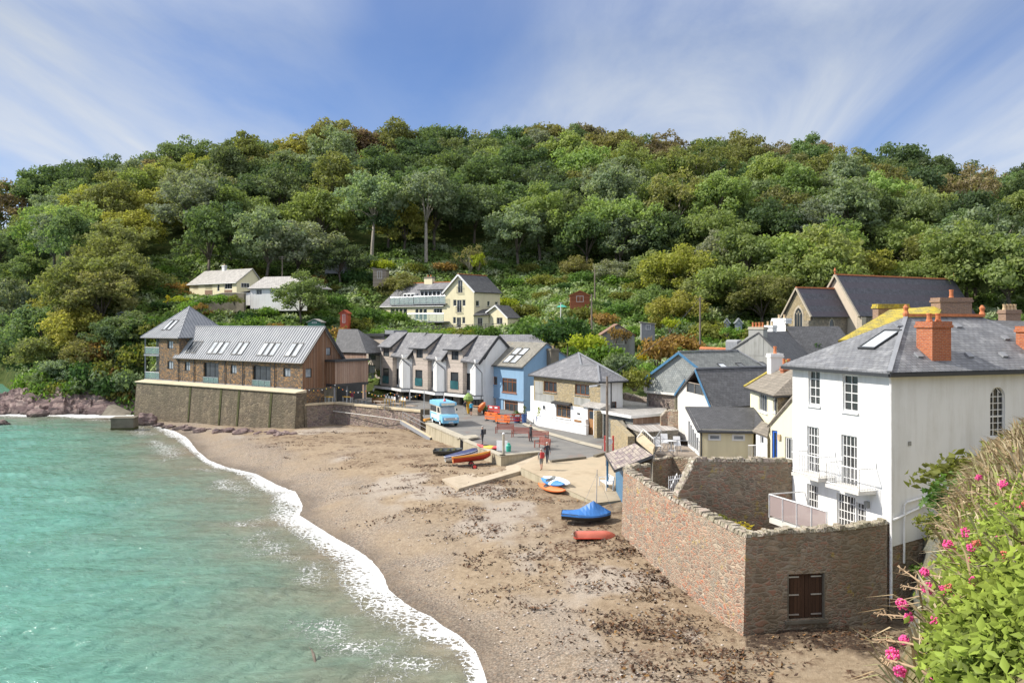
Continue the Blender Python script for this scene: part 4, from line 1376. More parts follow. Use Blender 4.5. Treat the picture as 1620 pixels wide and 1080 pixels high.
def build_hotel():
 root = thing('stone_hotel',W(HL * .6,5,5.7),'long stone hotel with grey metal roof, skylights and pyramid roofed tower above the sea wall','hotel')
 v0 = 1.95
 pl = hplane(v0)
 uB,uT0,uT1,uR = pl.u_of(229),pl.u_of(252),pl.u_of(283.5),pl.u_of(478.7)
 zE = pl.uz(478.7,573.3)[1]; zT = pl.uz(283,534)[1]; zb = 5.6
 half = 3.5
 zR = Plane(W(0,v0 + half,0),W(HL,v0 + half,0)).uz(517.6,516.8)[1]
 op = {'w': [(292,572,300.6,586.3),(364.6,577.2,374.2,590.9),(448.1,581.9,459.3,596.1)],'d': [(321.9,573.5,345.7,601),(399.6,578.6,428.2,606)],
   't': [(264.8,539.1,273.9,551.3),(264.8,570.7,273.9,583.9)]}
 R_ = {k: [pl.rect(*r) for r in v] for k,v in op.items()}
 for r in R_['d']:
  pass
 doors = [(a,zb + .12,c,min(d,zE - .35)) for a,b,c,d in R_['d']]
 wall(root,pl,[(uT1,zb),(uR,zb),(uR,zE),(uT1,zE)],'hotel_stone',R_['w'] + doors,'front_wall',.25)
 wall(root,pl,[(uT0,zb),(uT1,zb),(uT1,zT),(uT0,zT)],'hotel_stone',R_['t'],'tower_wall',.25)
 for r in R_['w'] + R_['t']:
  window(root,pl,r,'dark_frame','glass_pale',2,1,.2,.09)
 for r in doors:
  window(root,pl,r,'dark_frame','glass',3,1,.9,.10,name='terrace_door',out=-.22)
  g = MB(); u0,z0,u1,z1 = r
  g.hull([pl.at(u0,z0 + .05,.04),pl.at(u1,z0 + .05,.04),pl.at(u1,z0 + 1.05,.04),pl.at(u0,z0 + 1.05,.04)],[pl.at(u0,z0 + .05,.06),pl.at(u1,z0 + .05,.06),pl.at(u1,z0 + 1.05,.06),pl.at(u0,z0 + 1.05,.06)])
  gl = g.build('balcony_glass','glass_clear',root)
  h = MB(); h.beam(pl.at(u0,z0 + 1.07,.05),pl.at(u1,z0 + 1.07,.05),.05)
  for k in range(4):
   u = u0 + (u1 - u0) * k / 3
   h.beam(pl.at(u,z0,.08),pl.at(u,z0 + 1.05,.08),.04)
  h.build('handrail','steel',gl)
 # pale plinth and downpipes
 m = MB()
 m.hull([pl.at(uT0,zb,0),pl.at(uR,zb,0),pl.at(uR,zb,.06),pl.at(uT0,zb,.06)],[pl.at(uT0,zb + .42,0),pl.at(uR,zb + .42,0),pl.at(uR,zb + .42,.06),pl.at(uT0,zb + .42,.06)])
 m.build('plinth','lead',root)
 for px in (283.2,308,357,385,435.5):
  u = pl.u_of(px)
  MB().tube([pl.at(u,zE - .05,.12),pl.at(u,zb + .1,.12)],.06,6).build('downpipe','dark_metal',root)
 # tower: right hand side, balconies
 ps = Plane(W(uT1,v0,0),W(uT1,v0 + 7,0))
 wall(root,ps,[(0,zb),(7,zb),(7,zT),(0,zT)],'hotel_stone',[],'tower_side_wall')
 dv = uT1 - uB
 pb = hplane(v0 + 2.2)
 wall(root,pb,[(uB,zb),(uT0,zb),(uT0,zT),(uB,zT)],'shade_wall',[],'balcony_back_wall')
 pe = Plane(W(uT0,v0 + 2.2,0),W(uT0,v0,0))
 MB().poly([W(uT0,v0,zb),W(uT0,v0 + 2.2,zb),W(uT0,v0 + 2.2,zT),W(uT0,v0,zT)]).build('balcony_end_wall','hotel_stone',root)
 zm = pl.uz(240,563)[1]
 for z in (zb + .12,zm):
  m = MB(); m.hull([W(uB - .1,v0 - .1,z),W(uT0 - .003,v0 - .1,z),W(uT0 - .003,v0 + 2.2,z),W(uB - .1,v0 + 2.2,z)],[W(uB - .1,v0 - .1,z + .25),W(uT0 - .003,v0 - .1,z + .25),W(uT0 - .003,v0 + 2.2,z + .25),W(uB - .1,v0 + 2.2,z + .25)])
  m.build('balcony_slab','lead',root)
  g = MB()
  for p,q in ((W(uB,v0,0),W(uT0 - .05,v0,0)),(W(uB,v0 + 2.1,0),W(uB,v0,0))):
   g.slab([V2(p,z + .35),V2(q,z + .35),V2(q,z + 1.25),V2(p,z + 1.25)],.02)
  gg = g.build('balcony_glass','glass_clear',root)
  h = MB(); h.tube([W(uB,v0 + 2.1,z + 1.3),W(uB,v0,z + 1.3),W(uT0 - .05,v0,z + 1.3)],.035)
  for k in range(5):
   h.beam(W(uB + (uT0 - uB - .1) * k / 4,v0,z + .2),W(uB + (uT0 - uB - .1) * k / 4,v0,z + 1.3),.04)
  h.build('handrail','steel',gg)
 for vv in (v0 + .05,v0 + 2.0):
  MB().beam(W(uB + .08,vv,zb),W(uB + .08,vv,zT),.16).build('corner_post','lead',root)
 # roofs of ribbed metal
 apex = W((uB + uT1) / 2 + .3,v0 + dv / 2,Plane(W(0,v0 + dv / 2,0),W(HL,v0 + dv / 2,0)).uz(295,485)[1])
 o = .45
 c = [W(uB - o,v0 - o,zT),W(uT1 + o,v0 - o,zT),W(uT1 + o,v0 + dv + o,zT),W(uB - o,v0 + dv + o,zT)]
 m = MB()
 for i in range(4):
  m.slab([c[i],c[(i + 1) % 4],apex],.12,-UP)
 for i in (0,1,3):
  seams(m,c[i],c[(i + 1) % 4],apex,apex)
 for i in (0,1,2):
  m.beam(c[i] + UP * .05,apex + UP * .05,.14,.1)
 tr = m.build('tower_roof','zinc',root)
 m = MB()
 for i in range(4):
  m.tube([c[i] - UP * .1,c[(i + 1) % 4] - UP * .1],.08,6)
 m.build('tower_gutter','dark_metal',root)
 e0,e1 = W(uT1 - 1.0,v0 - .35,zE - .05),W(uR + .35,v0 - .35,zE - .05)
 r0,r1 = W(uT1 - 1.0,v0 + half,zR),W(uR + .35,v0 + half,zR)
 b0,b1 = W(uT1 - 1.0,v0 + 2 * half + .2,zE),W(uR + .35,v0 + 2 * half + .2,zE)
 m = MB(); m.slab([e0,e1,r1,r0],.14); m.slab([b1,b0,r0,r1],.14)
 seams(m,e0,e1,r0,r1); m.beam(r0 + UP * .05,r1 + UP * .05,.22,.1)
 m.build('main_roof','zinc',root)
 m = MB(); m.beam(e1 - UP * .06,r1 - UP * .06,.10,.28,HV.cross(UP)); m.beam(r1 - UP * .06,b1 - UP * .06,.10,.28)
 m.build('verge_board','dark_metal',root)
 gutter(root,e0 - UP * .04 - HV * .05,e1 - UP * .04 - HV * .05,r=.09)

 def on(u,s):
  p = e0.lerp(r0,s)
  return p + HU * u
 # skylights, each of its own
 L_ = (r0 - e0).length
 pe_ = Plane(W(0,v0 - .35,0),W(HL,v0 - .35,0))
 u00 = (e0 - B_).dot(HU)
 for px,dark in ((296,1),(305,1),(329.5,0),(338,0),(347.5,0),(368.5,0),(378,0),(408.5,0),(418,0),(428,0),(453,0),(463.5,0)):
  pp = Plane(e0.lerp(r0,.14),e0.lerp(r0,.14) + HU)
  u = pp.u_of(px)
  w2 = .52
  skylight(root,[on(u - w2,.15) ,on(u + w2,.15),on(u + w2,.53),on(u - w2,.53)],'dark_frame','glass' if dark else 'glass_roof',.12)
 # an open sash on one of them
 # two in the tower roof
 for k in (-.7,.55):
  mid = c[0].lerp(c[1],.5)
  upv = apex - mid
  p0 = mid + HU * k
  skylight(root,[p0 + upv * .22 + HU * -.45,p0 + upv * .22 + HU * .45,p0 + upv * .55 + HU * .45,p0 + upv * .55 - HU * .45],'dark_frame','glass_roof',.12)
 # timber gable
 pg = Plane(W(uR,v0,0),W(uR,v0 + 2 * half,0))
 gw = [pg.rect(*r) for r in ((483.4,582.4,493,597),(516,549.5,523.2,562),(516,579.8,522.4,593.6))]
 wall(root,pg,[(0,6.0),(2 * half,6.0),(2 * half,zE),(half,zR - .1),(0,zE)],'timber_brown',gw,'timber_gable',.15)
 for r in gw:
  window(root,pg,r,'dark_frame','glass_pale',1 if r is gw[0] else 2,1,.12,.08)
 wall(root,pg,[(0,3.0),(half * 1.05,3.0),(half * 1.05,6.0),(0,6.0)],'hotel_stone',[],'gable_base_wall')
 # rear wing under slates
 p8,p12 = hplane(v0 + 14),hplane(v0 + 17.5)
 ua,u2,u3 = p8.u_of(530),p8.u_of(582),p12.u_of(566)
 z8,z12 = p8.uz(565,557.5)[1],p12.uz(545,520.5)[1]
 m = MB(); a,b = W(ua,v0 + 13.7,z8),W(u2,v0 + 13.7,z8); c2,d2 = W(u3,v0 + 17.5,z12),W(ua - 3,v0 + 17.5,z12)
 m.slab([a,b,c2,d2],.14); m.slab([b,W(u2 - 1,v0 + 20,z8),c2],.14,-UP)
 m.build('rear_roof','slate_dark',root)
 wall(root,p8,[(ua,3.5),(u2 - .3,3.5),(u2 - .3,z8),(ua,z8)],'timber_mid',[],'rear_wall')
 # projecting timber box on posts
 pf = Plane(W(uR + 1.7,v0,0),W(uR + 1.7,v0 + 12,0))
 va,vb = pf.u_of(530),pf.u_of(582.4)
 zt,zl = pf.uz(556,571.3)[1],pf.uz(556,605.5)[1]
 wall(root,pf,[(va,zl),(vb,zl),(vb,zt),(va,zt)],'timber_mid',[],'box_wall')
 m = MB(); q = [W(uR,v0 + va,zl),W(uR + 1.7,v0 + va,zl)]
 m.poly([q[0],q[1],V2(q[1],zt),V2(q[0],zt)])
 m.build('box_side_wall','timber_brown',root)
 m = MB(); k = [W(uR - .2,v0 + va - .25,zt),W(uR + 2.0,v0 + va - .25,zt),W(uR + 2.0,v0 + vb + .2,zt),W(uR - .2,v0 + vb + .2,zt)]
 m.hull(k,[p + UP * .28 for p in k]); k = [W(uR - .2,v0 + va,zl - .35),W(uR + 1.75,v0 + va,zl - .35),W(uR + 1.75,v0 + vb,zl - .35),W(uR - .2,v0 + vb,zl - .35)]
 m.hull(k,[p + UP * .345 for p in k]); m.build('box_roof','dark_metal',root)
 m = MB(); q = [W(uR - 2.5,v0 + half * 1.05,3),W(uR - 2.5,v0 + 13,3)]
 m.poly([q[0],q[1],V2(q[1],zl),V2(q[0],zl)]); q = [W(uR,v0 + half * 1.05,3),W(uR - 2.5,v0 + half * 1.05,3)]
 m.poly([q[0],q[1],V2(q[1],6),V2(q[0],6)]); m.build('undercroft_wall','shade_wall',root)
 for v in (half * 1.05 + .5,va + 2.4,vb - .3):
  MB().beam(W(uR + 1.4,v0 + v,3.0),W(uR + 1.4,v0 + v,zl - .3),.2).build('post','lead',root)
 return uR,v0

build_sea_wall()
HOT_UR,HOT_V0 = build_hotel()

def groundz(Y):
 return 3.2 + .5 * min(1,max(0,(Y - 97) / 15))

# ---------------- terrace of three houses
T0 = G(594.6,609,5.3); T1 = G(764.6,626,5.3)
TU = Vector((T1.x - T0.x,T1.y - T0.y,0)); TL = TU.length; TU.normalize(); TV = Vector((-TU.y,TU.x,0))

def TW(u,v,z):
 return V2(T0 + TU * u + TV * v,z)

def build_terrace():
 pl = Plane(TW(0,0,0),TW(TL,0,0))
 pr = Plane(TW(0,.7,0),TW(TL,.7,0))
 pbay = Plane(TW(0,-.25,0),TW(TL,-.25,0))
 ub = [0,pl.u_of(651.8),pl.u_of(705.8),TL]
 zf = 5.3
 data = [((596,603.2,621),[(606.2,550.4,615.8,563.6),(605.5,582.3,615.2,606)],(625.0,582.9,630.3,608),(631.5,637,650.4),548.3),
   ((653,653.6,676.5),[(658.6,552.5,668.9,566),(657.0,585,668.2,610)],(678.6,586.5,684.6,612),(685,690.5,704.2),550.3),
   ((707,708.0,732),[(714.3,555,725.4,569.3),(712.8,588.6,725.2,615)],(737.3,590.2,744.0,617),(745,752,764.4),552.2)]
 lab = ['white terraced house with timber dormer, beside the glazed stair block of the hotel','white terraced house with timber dormer, middle one of its row of three','white terraced house with timber dormer and exposed white gable beside the blue house']
 for i,((xe,d0,d1),wins,nw,(b0,bm_,b1),yd) in enumerate(data):
  u0,u1 = ub[i],ub[i + 1]
  root = thing('terraced_house',TW((u0 + u1) / 2,2,3.6),lab[i],'house','terrace of modern white houses')
  zE = 9.85 - .08 * i; zR = 13.05 - .12 * i; vR = 2.5; g = .02
  du0,du1 = pl.u_of(d0),pl.u_of(d1)
  zd = pl.uz((d0 + d1) / 2,yd)[1]
  # timber bay with its windows
  rr = [pl.rect(*w) for w in wins]
  wall(root,pl,[(du0,zf),(du1,zf),(du1,zd),(du0,zd)],'timber_grey',rr,'timber_bay')
  m = MB()
  for uu in (du0,du1):
   m.poly([TW(uu,0,zf),TW(uu,.7,zf),TW(uu,.7,zE),TW(uu,2.3,zR - .15),TW(uu,0,zd)])
  m.build('dormer_cheek','timber_grey',root)
  window(root,pl,rr[0],'dark_frame','glass',2,1)
  w2 = window(root,pl,rr[1],'dark_frame','glass',1,1)
  a,b,c,d = rr[1]
  g_ = MB(); g_.hull([pl.at(a,b,.05),pl.at(c,b,.05),pl.at(c,b + 1.05,.05),pl.at(a,b + 1.05,.05)],[pl.at(a,b,.075),pl.at(c,b,.075),pl.at(c,b + 1.05,.075),pl.at(a,b + 1.05,.075)])
  g_.build('juliet_glass','glass_teal',root)
  # white recessed wall and white projecting bay
  nr = pr.rect(*nw)
  wall(root,pr,[(u0 + g,zf),(u1 - g,zf),(u1 - g,zE),(u0 + g,zE)],'white_paint',[nr],'recessed_wall')
  window(root,pr,nr,'dark_frame','glass',1,1)
  c0,ca,c1 = pr.u_of(b0),Plane(TW(0,-.8,0),TW(TL,-.8,0)).u_of(bm_),u1 - .02
  bm = MB()
  pts = [TW(c0,.7,0),TW(ca,-.8,0),TW(c1,0,0),TW(c1,.7,0)]
  for p,q in zip(pts[:-1],pts[1:]):
   bm.poly([V2(p,zf),V2(q,zf),V2(q,zE + .15),V2(p,zE + .15)])
  bm.poly([V2(p,zf) for p in pts][::-1])
  bm.build('white_bay','white_paint',root)
  fp = [TW(u0 + g,-.35,0),TW(c0 - .25,-.35,0),TW(ca,-1.1,0),TW(u1 - g,-.2,0),TW(u1 - g,1.2,0),TW(u0 + g,1.2,0)]
  fm = MB(); fm.hull([V2(p,zf - .42) for p in fp],[V2(p,zf - .03) for p in fp]); fm.build('fascia','white_paint',root)
  tm = MB(); tm.hull([V2(p - TV * .03,zf - .03) for p in fp[:4]] + [TW(u1 - g,.7,zf - .03),TW(u0 + g,.7,zf - .03)],[V2(p - TV * .03,zf + .05) for p in fp[:4]] + [TW(u1 - g,.7,zf + .05),TW(u0 + g,.7,zf + .05)])
  tm.build('fascia_cap','dark_metal',root)
  # roof: main slopes, the shallow slope over the dormer
  m = MB()
  rl,rrg = TW(u0 + g,vR,zR),TW(u1 - g,vR,zR)
  m.slab([TW(du1 - .2,-.25,zE - .1),TW(u1 + .05,-.75,zE - .25),rrg + TU * .07,TW(du1 - .2,vR,zR)],.16)
  m.slab([TW(u0 + g,-.25,zE - .1),TW(du0 + .1,-.25,zE - .1),TW(du0 + .1,vR,zR),rl],.16)
  m.slab([TW(u1 - g,7.5,zE - 1),TW(u0 + g,7.5,zE - 1),rl,rrg],.16)
  dr = [TW(du0 - .45,-.45,zd - .02),TW(du1 + .15,-.45,zd - .02),TW(du1 + .15,vR,zR + .06),TW(du0 - .45,vR,zR + .06)]
  m.slab(dr,.16)
  m.build('roof','slate',root)
  m = MB(); m.beam(TW(u1 + .1,-.8,zE - .35),TW(u1 + .1,vR,zR - .08),.12,.34); m.beam(TW(u1 + .1,vR,zR - .08),TW(u1 + .1,7,zE - .8),.12,.3)
  m.beam(dr[1] - UP * .1,dr[2] - UP * .12,.08,.24); m.beam(dr[0] - UP * .08,dr[1] - UP * .08,.1,.16)
  m.build('verge_board','dark_metal',root)
  m = MB(); m.tube([TW(c0 - .6,-.5,zE - .25),TW(ca,-.98,zE - .32),TW(c1,-.75,zE - .32)],.07); m.tube([TW(ca,-1.0,zE - .4),TW(c1 - .1,-.12,zE - 1.5),TW(c1 - .1,-.1,zf)],.05); m.tube([TW(u1 - .05,-.3,zf),TW(u1 - .05,-.3,3.4)],.05)
  m.build('drainpipe','dark_metal',root)
  # glazed ground floor between piers
  pgf = Plane(TW(0,1.2,0),TW(TL,1.2,0))
  n = 5
  for k in range(n):
   a,b = u0 + .5 + (u1 - u0 - .9) * k / n,u0 + .5 + (u1 - u0 - .9) * (k + 1) / n
   if (i * 5 + k) % 4 == 2:
    MB().hull([pgf.at(a,3,.0),pgf.at(b,3,.0),pgf.at(b,3,.4),pgf.at(a,3,.4)],[pgf.at(a,zf - .43,0),pgf.at(b,zf - .43,0),pgf.at(b,zf - .43,.4),pgf.at(a,zf - .43,.4)]).build('stone_pier','grey_stone',root)
   else:
    window(root,pgf,(a,3.5,b,zf - .45),'dark_frame','glass',2,1,out=.0,name='shopfront')
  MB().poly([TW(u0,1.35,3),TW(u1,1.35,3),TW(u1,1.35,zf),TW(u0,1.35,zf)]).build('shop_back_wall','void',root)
  MB().beam(TW(u0 + .2,-.5,3.2),TW(u0 + .2,-.5,zf - .42),.16).build('post','white_frame',root)
  if i == 2:
   pe = Plane(TW(TL,-.6,0),TW(TL,8,0))
   wall(root,pe,[(.65,3),(8,3),(8,zE - .9),(3.1,zR - .2),(.65,zE - .1)],'white_paint',[],'gable_wall')

build_terrace()

def build_stair_block():
 root = thing('stair_block',TW(-3,2,3.6),'narrow timber stair block with black framed windows between hotel and white terrace','stair block')
 p = Plane(TW(-4.6,1.6,0),TW(0,1.6,0))
 zt = p.uz(588,532)[1]
 u0,u1 = p.u_of(577.5),4.6
 ws = [p.rect(583,546.5,594.5,569.5),p.rect(582.5,577,593.5,601.5)]
 wall(root,p,[(u0,5.2),(u1,5.2),(u1,zt),(u0,zt)],'timber_grey',ws,'timber_wall')
 for r in ws:
  window(root,p,r,'dark_frame','glass',1,2,fw=.09)
 k = [p.at(u0 - .3,zt,.4),p.at(u1 + .3,zt,.4),p.at(u1 + .3,zt,-4),p.at(u0 - .3,zt,-4)]
 MB().hull(k,[q + UP * .4 for q in k]).build('flat_roof','dark_metal',root)
 k = [p.at(u1 - 1.0,zt + .4,-.6),p.at(u1 + 1.4,zt + .4,-.6),p.at(u1 + 1.4,zt + .4,-3),p.at(u1 - 1.0,zt + .4,-3)]
 MB().hull(k,[q + UP * .55 for q in k]).build('roof_box','lead',root)
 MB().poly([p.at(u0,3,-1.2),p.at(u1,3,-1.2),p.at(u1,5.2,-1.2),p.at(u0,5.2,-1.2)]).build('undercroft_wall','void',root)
 MB().beam(p.at(u0 + .2,3.2,.2),p.at(u0 + .2,5.3,.2),.3).build('post','white_frame',root)
 k = [p.at(u0 - .2,5.0,.5),p.at(u1,5.0,.5),p.at(u1,5.0,-3),p.at(u0 - .2,5.0,-3)]
 MB().hull(k,[q + UP * .2 for q in k]).build('floor_slab','white_paint',root)

build_stair_block()

# ---------------- blue house
BL,BR = G(768.5,648,3.3),G(828.3,657,3.3)
BU = Vector((BR.x - BL.x,BR.y - BL.y,0)); BW = BU.length; BU.normalize(); BV = Vector((-BU.y,BU.x,0))

def build_blue_house():
 root = thing('blue_house',V2((BL + BR) / 2 + BV * 3,3.2),'sky blue rendered house with brown window frames and a lichen spotted slate roof','house')
 Q = lambda u,v,z: V2(BL + BU * u + BV * v,z)
 pl = Plane(BL,BR)
 zE = pl.uz(828,579.8)[1]; zB = pl.uz(810,631)[1]
 Z = lambda r: pl.rect(*[560 + r[0] / 4.765,500 + r[1] / 4.765,560 + r[2] / 4.765,500 + r[3] / 4.765])
 w1,w2 = Z((1028,455,1080,515)),Z((1118,468,1226,575))
 w3,d1 = Z((1125,622,1226,722)),Z((1035,615,1058,705))
 wall(root,pl,[(0,zB),(BW,zB),(BW,zE),(0,zE)],'blue_paint',[w1,w2],'upper_wall')
 window(root,pl,w1,'brown_frame','glass',2,1,fw=.09,sill='blue_paint'); window(root,pl,w2,'brown_frame','glass',3,1,fw=.12,bw=.1,sill='brown_frame',transom=.75)
 w3 = (w3[0],w3[1],w3[2],min(w3[3],zB - .25)); d1 = (d1[0],d1[1],d1[2],min(d1[3],zB - .25))
 # band and slightly recessed ground floor
 k = [pl.at(0,zB - .12,.08),pl.at(BW,zB - .12,.08),pl.at(BW,zB - .12,-.3),pl.at(0,zB - .12,-.3)]
 MB().hull(k,[p + UP * .117 for p in k]).build('band','blue_paint',root)
 pg = Plane(Q(0,.2,0),Q(BW,.2,0))
 wall(root,pg,[(0,2.6),(BW,2.6),(BW,zB - .12),(0,zB - .12)],'white_paint',[w3,(d1[0],3.2,d1[2],d1[3])],'shop_wall')
 window(root,pg,w3,'brown_frame','glass',3,1,fw=.12,bw=.09,transom=.75,name='shop_window')
 window(root,pg,(d1[0],3.25,d1[2],d1[3]),'brown_frame','void',1,1,name='shop_door')
 for ua,ub in ((d1[2] + .25,w3[0] - .2),(w3[0] - .15,w3[2] + .1)):
  zt = zB - .12 if ua < w3[0] - .2 else w3[1] - .02
  k = [pg.at(ua,2.7,.10),pg.at(ub,2.7,.10),pg.at(ub,2.7,0),pg.at(ua,2.7,0)]
  MB().hull(k,[V2(p,zt) for p in k]).build('blue_pilaster','blue_paint',root)
 # gable
 pg2 = Plane(Q(BW,0,0),Q(BW,12,0))
 uR,zR = pg2.uz(864.3,543); uK,zK = pg2.uz(896,563.5)
 uM,zM = pg2.uz(880,553)
 wall(root,pg2,[(0,2.6),(uK,2.6),(uK,zK),(uR,zR),(0,zE)],'blue_paint',[],'gable_wall')
 o = .3
 e0,e1 = Q(-.1,-o,zE - .05),Q(BW + .12,-o,zE - .05); r0,r1 = Q(-.1,uR,zR + .1),Q(BW + .12,uR,zR + .1)
 MB().slab([e0,e1,r1,r0],.14).build('roof','slate_lichen',root)
 MB().slab([Q(BW + .1,uK + .2,zK),Q(0,uK + .2,zK),r0,r1],.14).build('rear_roof','slate',root)
 gutter(root,e0 - UP * .1,e1 - UP * .1,r=.08)
 for k in (.50,.68):
  a = e0.lerp(e1,k); up = r0 - e0; w = BU * .62
  skylight(root,[a + up * .12 - w,a + up * .12 + w,a + up * .44 + w,a + up * .44 - w]); skylight(root,[a + up * .46 - w,a + up * .46 + w,a + up * .74 + w,a + up * .74 - w])
 # old brick chimney breast on the gable
 u,z = pg2.uz(871,578)
 c = pg2.at(u,0,.45)
 stack(root,c,.9,1.2,6,pg2.uz(871,551)[1],BU,'concrete_dark',None,1,'buff_pot',.4,.35)

build_blue_house()

def build_back_slate_house():
 root = thing('slate_house',D(825,560,116),'low slate roofed house behind the blue house, only its plain roof showing','house')
 a,b,c,d = D(790,529,121),D(846,529,117),D(864,544,112),D(790,546,115)
 m = MB(); m.slab([d,c,b,a],.15); e,f = D(802,545,126),D(860,545,122); m.slab([b,a,e,f],.15,-UP); m.slab([c,b,f],.15,-UP)
 m.build('roof','slate',root)
 m = MB(); q = [d,c,f,e]; m.hull([V2(p,4) for p in q],[V2(p,d.z - .3) for p in q]); m.build('wall','grey_render',root)

build_back_slate_house()

# ---------------- stone fronted cottage
CL,CR = G(844.4,667,3.2),G(949.8,687,3.2)
CU = Vector((CR.x - CL.x,CR.y - CL.y,0)); CW = CU.length; CU.normalize(); CV = Vector((-CU.y,CU.x,0))

def build_cottage():
 root = thing('stone_cottage',V2((CL + CR) / 2 + CV * 3,3.2),'cottage with pale stone upper floor, white ground floor and hipped slate roof','house')
 Q = lambda u,v,z: V2(CL + CU * u + CV * v,z)
 pl = Plane(CL,CR)
 zE = pl.uz(949,603)[1]
 zM = pl.uz(900,641)[1]
 S = lambda x0,y0,x1,y1: pl.rect(740 + x0 / 6.48,600 + y0 / 6.48,740 + x1 / 6.48,600 + y1 / 6.48)
 w1,w2,w3,dr = S(778,22,912,130),S(1098,52,1245,160),S(905,262,1055,392),S(1228,312,1288,495)
 wall(root,pl,[(0,zM),(CW,zM),(CW,zE),(0,zE)],'cottage_stone',[w1,w2],'stone_wall',.2)
 wall(root,pl,[(0,2.6),(CW,2.6),(CW,zM),(0,zM)],'white_paint',[w3,dr],'white_wall',.2)
 for w in (w1,w2):
  window(root,pl,w,'brown_frame','glass',3,1,.16,.10,.08,sill='grey_stone')
 window(root,pl,w3,'oak','glass',3,1,.16,.10,.08,sill='white_frame',transom=.72)
 # cement panels left in the stonework
 for x0,y0,x1,y1 in ((690,150,885,228),(1090,190,1255,268),(690,20,770,150)):
  a,b,c,d = S(x0,y0,x1,y1)
  k = [pl.at(a,b,.0),pl.at(c,b,.0),pl.at(c,b,.012),pl.at(a,b,.012)]
  MB().hull(k,[V2(p,d) for p in k]).build('cement_patch','grey_render',root)
 a,b,c,d = w3
 k = [pl.at(a - .4,d + .05,.45),pl.at(c + .3,d + .05,.45),pl.at(c + .3,d + .05,.002),pl.at(a - .4,d + .05,.002)]
 MB().hull(k,[k[0] + UP * .14,k[1] + UP * .14,k[2] + UP * .3,k[3] + UP * .3]).build('window_canopy','dark_metal',root)
 # porch with its door
 po = Plane(pl.at(0,0,.95),pl.at(CW,0,.95))
 SP_ = lambda x0,y0,x1,y1: po.rect(740 + x0 / 6.48,600 + y0 / 6.48,740 + x1 / 6.48,600 + y1 / 6.48)
 a,b,c,d = SP_(1228,312,1288,495)
 l0,r1 = SP_(1186,312,1228,495)[0],SP_(1288,312,1362,495)[2]
 k = [po.at(l0,2.7,0),po.at(a,2.7,0),po.at(a,2.7,-.95),po.at(l0,2.7,-.95)]
 MB().hull(k,[V2(p,d + .25) for p in k]).build('porch_cheek','white_paint',root)
 k = [po.at(c,2.7,0),po.at(r1,2.7,0),po.at(r1,2.7,-.95),po.at(c,2.7,-.95)]
 MB().hull(k,[V2(p,d + .25) for p in k]).build('porch_cheek','white_paint',root)
 dm = MB(); k = [po.at(a,3.1,-.12),po.at(c,3.1,-.12),po.at(c,3.1,-.18),po.at(a,3.1,-.18)]
 dm.hull(k,[V2(p,d) for p in k]); do = dm.build('door','oak',root)
 k = [po.at(a + .15,d - .9,-.10),po.at(c - .15,d - .9,-.10),po.at(c - .15,d - .9,-.13),po.at(a + .15,d - .9,-.13)]
 MB().hull(k,[V2(p,d - .15) for p in k]).build('pane','glass',do)
 k = [po.at(l0 - .25,d + .25,.25),po.at(r1 + .25,d + .25,.25),po.at(r1 + .25,d + .25,-.945),po.at(l0 - .25,d + .25,-.945)]
 MB().hull(k,[k[0] + UP * .10,k[1] + UP * .10,k[2] + UP * .45,k[3] + UP * .45]).build('porch_roof','roof_pale',root)
 # round window and small plaques
 u,z = pl.uz(740 + 785 / 6.48,600 + 287 / 6.48)
 rm = MB(); rm.lathe(pl.at(u,z,0),[(.34,-.05),(.34,.05),(.25,.05),(.25,.02)],16,pl.n); ro = rm.build('round_window','white_frame',root)
 MB().lathe(pl.at(u,z,0),[(.25,.0),(.25,.022)],16,pl.n).build('pane','glass',ro)
 for x0,y0,x1,y1,mt in ((1125,343,1152,358,'dark_metal'),(1118,378,1165,392,'white_frame'),(1095,415,1165,435,'oak'),(1190,365,1212,402,'dark_metal')):
  a_,b_2,c_2,d_2 = S(x0,y0,x1,y1)
  k = [pl.at(a_,b_2,.0),pl.at(c_2,b_2,.0),pl.at(c_2,b_2,.06),pl.at(a_,b_2,.06)]
  MB().hull(k,[V2(p,d_2) for p in k]).build('wall_box',mt,root)
 # right hand face
 pr = Plane(Q(CW,0,0),Q(CW,6,0))
 uR = pr.u_of(985)
 rw = pr.rect(968,635,975.5,647)
 wall(root,pr,[(0,2.6),(uR,2.6),(uR,zE),(0,zE)],'white_paint',[rw],'side_wall')
 window(root,pr,rw,'brown_frame','glass',1,1)
 pb = Plane(Q(CW,uR,0),Q(-1,uR + 6.5,0))
 wall(root,pb,[(0,2.6),(pb.L,2.6),(pb.L,zE),(0,zE)],'white_paint',[],'rear_wall')
 pk = Plane(Q(-1,uR + 6.5,0),Q(0,0,0))
 wall(root,pk,[(0,2.6),(pk.L,2.6),(pk.L,zE),(0,zE)],'white_paint',[],'left_wall')
 MB().tube([pr.at(1.3,zE,.08),pr.at(1.3,3.2,.08)],.05).build('downpipe','dark_metal',root)
 # hipped slates
 o = .4
 E0,E1,E2,E3 = Q(-.5,-o,zE),Q(CW + o,-o,zE),Q(CW + o,uR + o,zE),Q(-1.4,uR + 7,zE)
 ap = D(915,558,100.5)
 s0,s1 = D(919,577.5,95),D(945.5,577.5,92.2)
 m = MB()
 m.slab([E0,E1,s1,s0,ap],.14,-UP); m.slab([E1,E2,s1],.14,-UP)
 m.slab([s0,s1,E2,ap],.14,-UP); m.slab([E2,E3,ap],.14,-UP); m.slab([E3,E0,ap],.14,-UP)
 m.build('roof','slate',root)
 m = MB()
 for p,q in ((E0,ap),(s0,ap),(s1,E1),(s0,s1),(ap,E2),(s1,E2)):
  m.beam(p + UP * .04,q + UP * .04,.18,.09)
 m.build('hip_tiles','lead',root)
 m = MB()
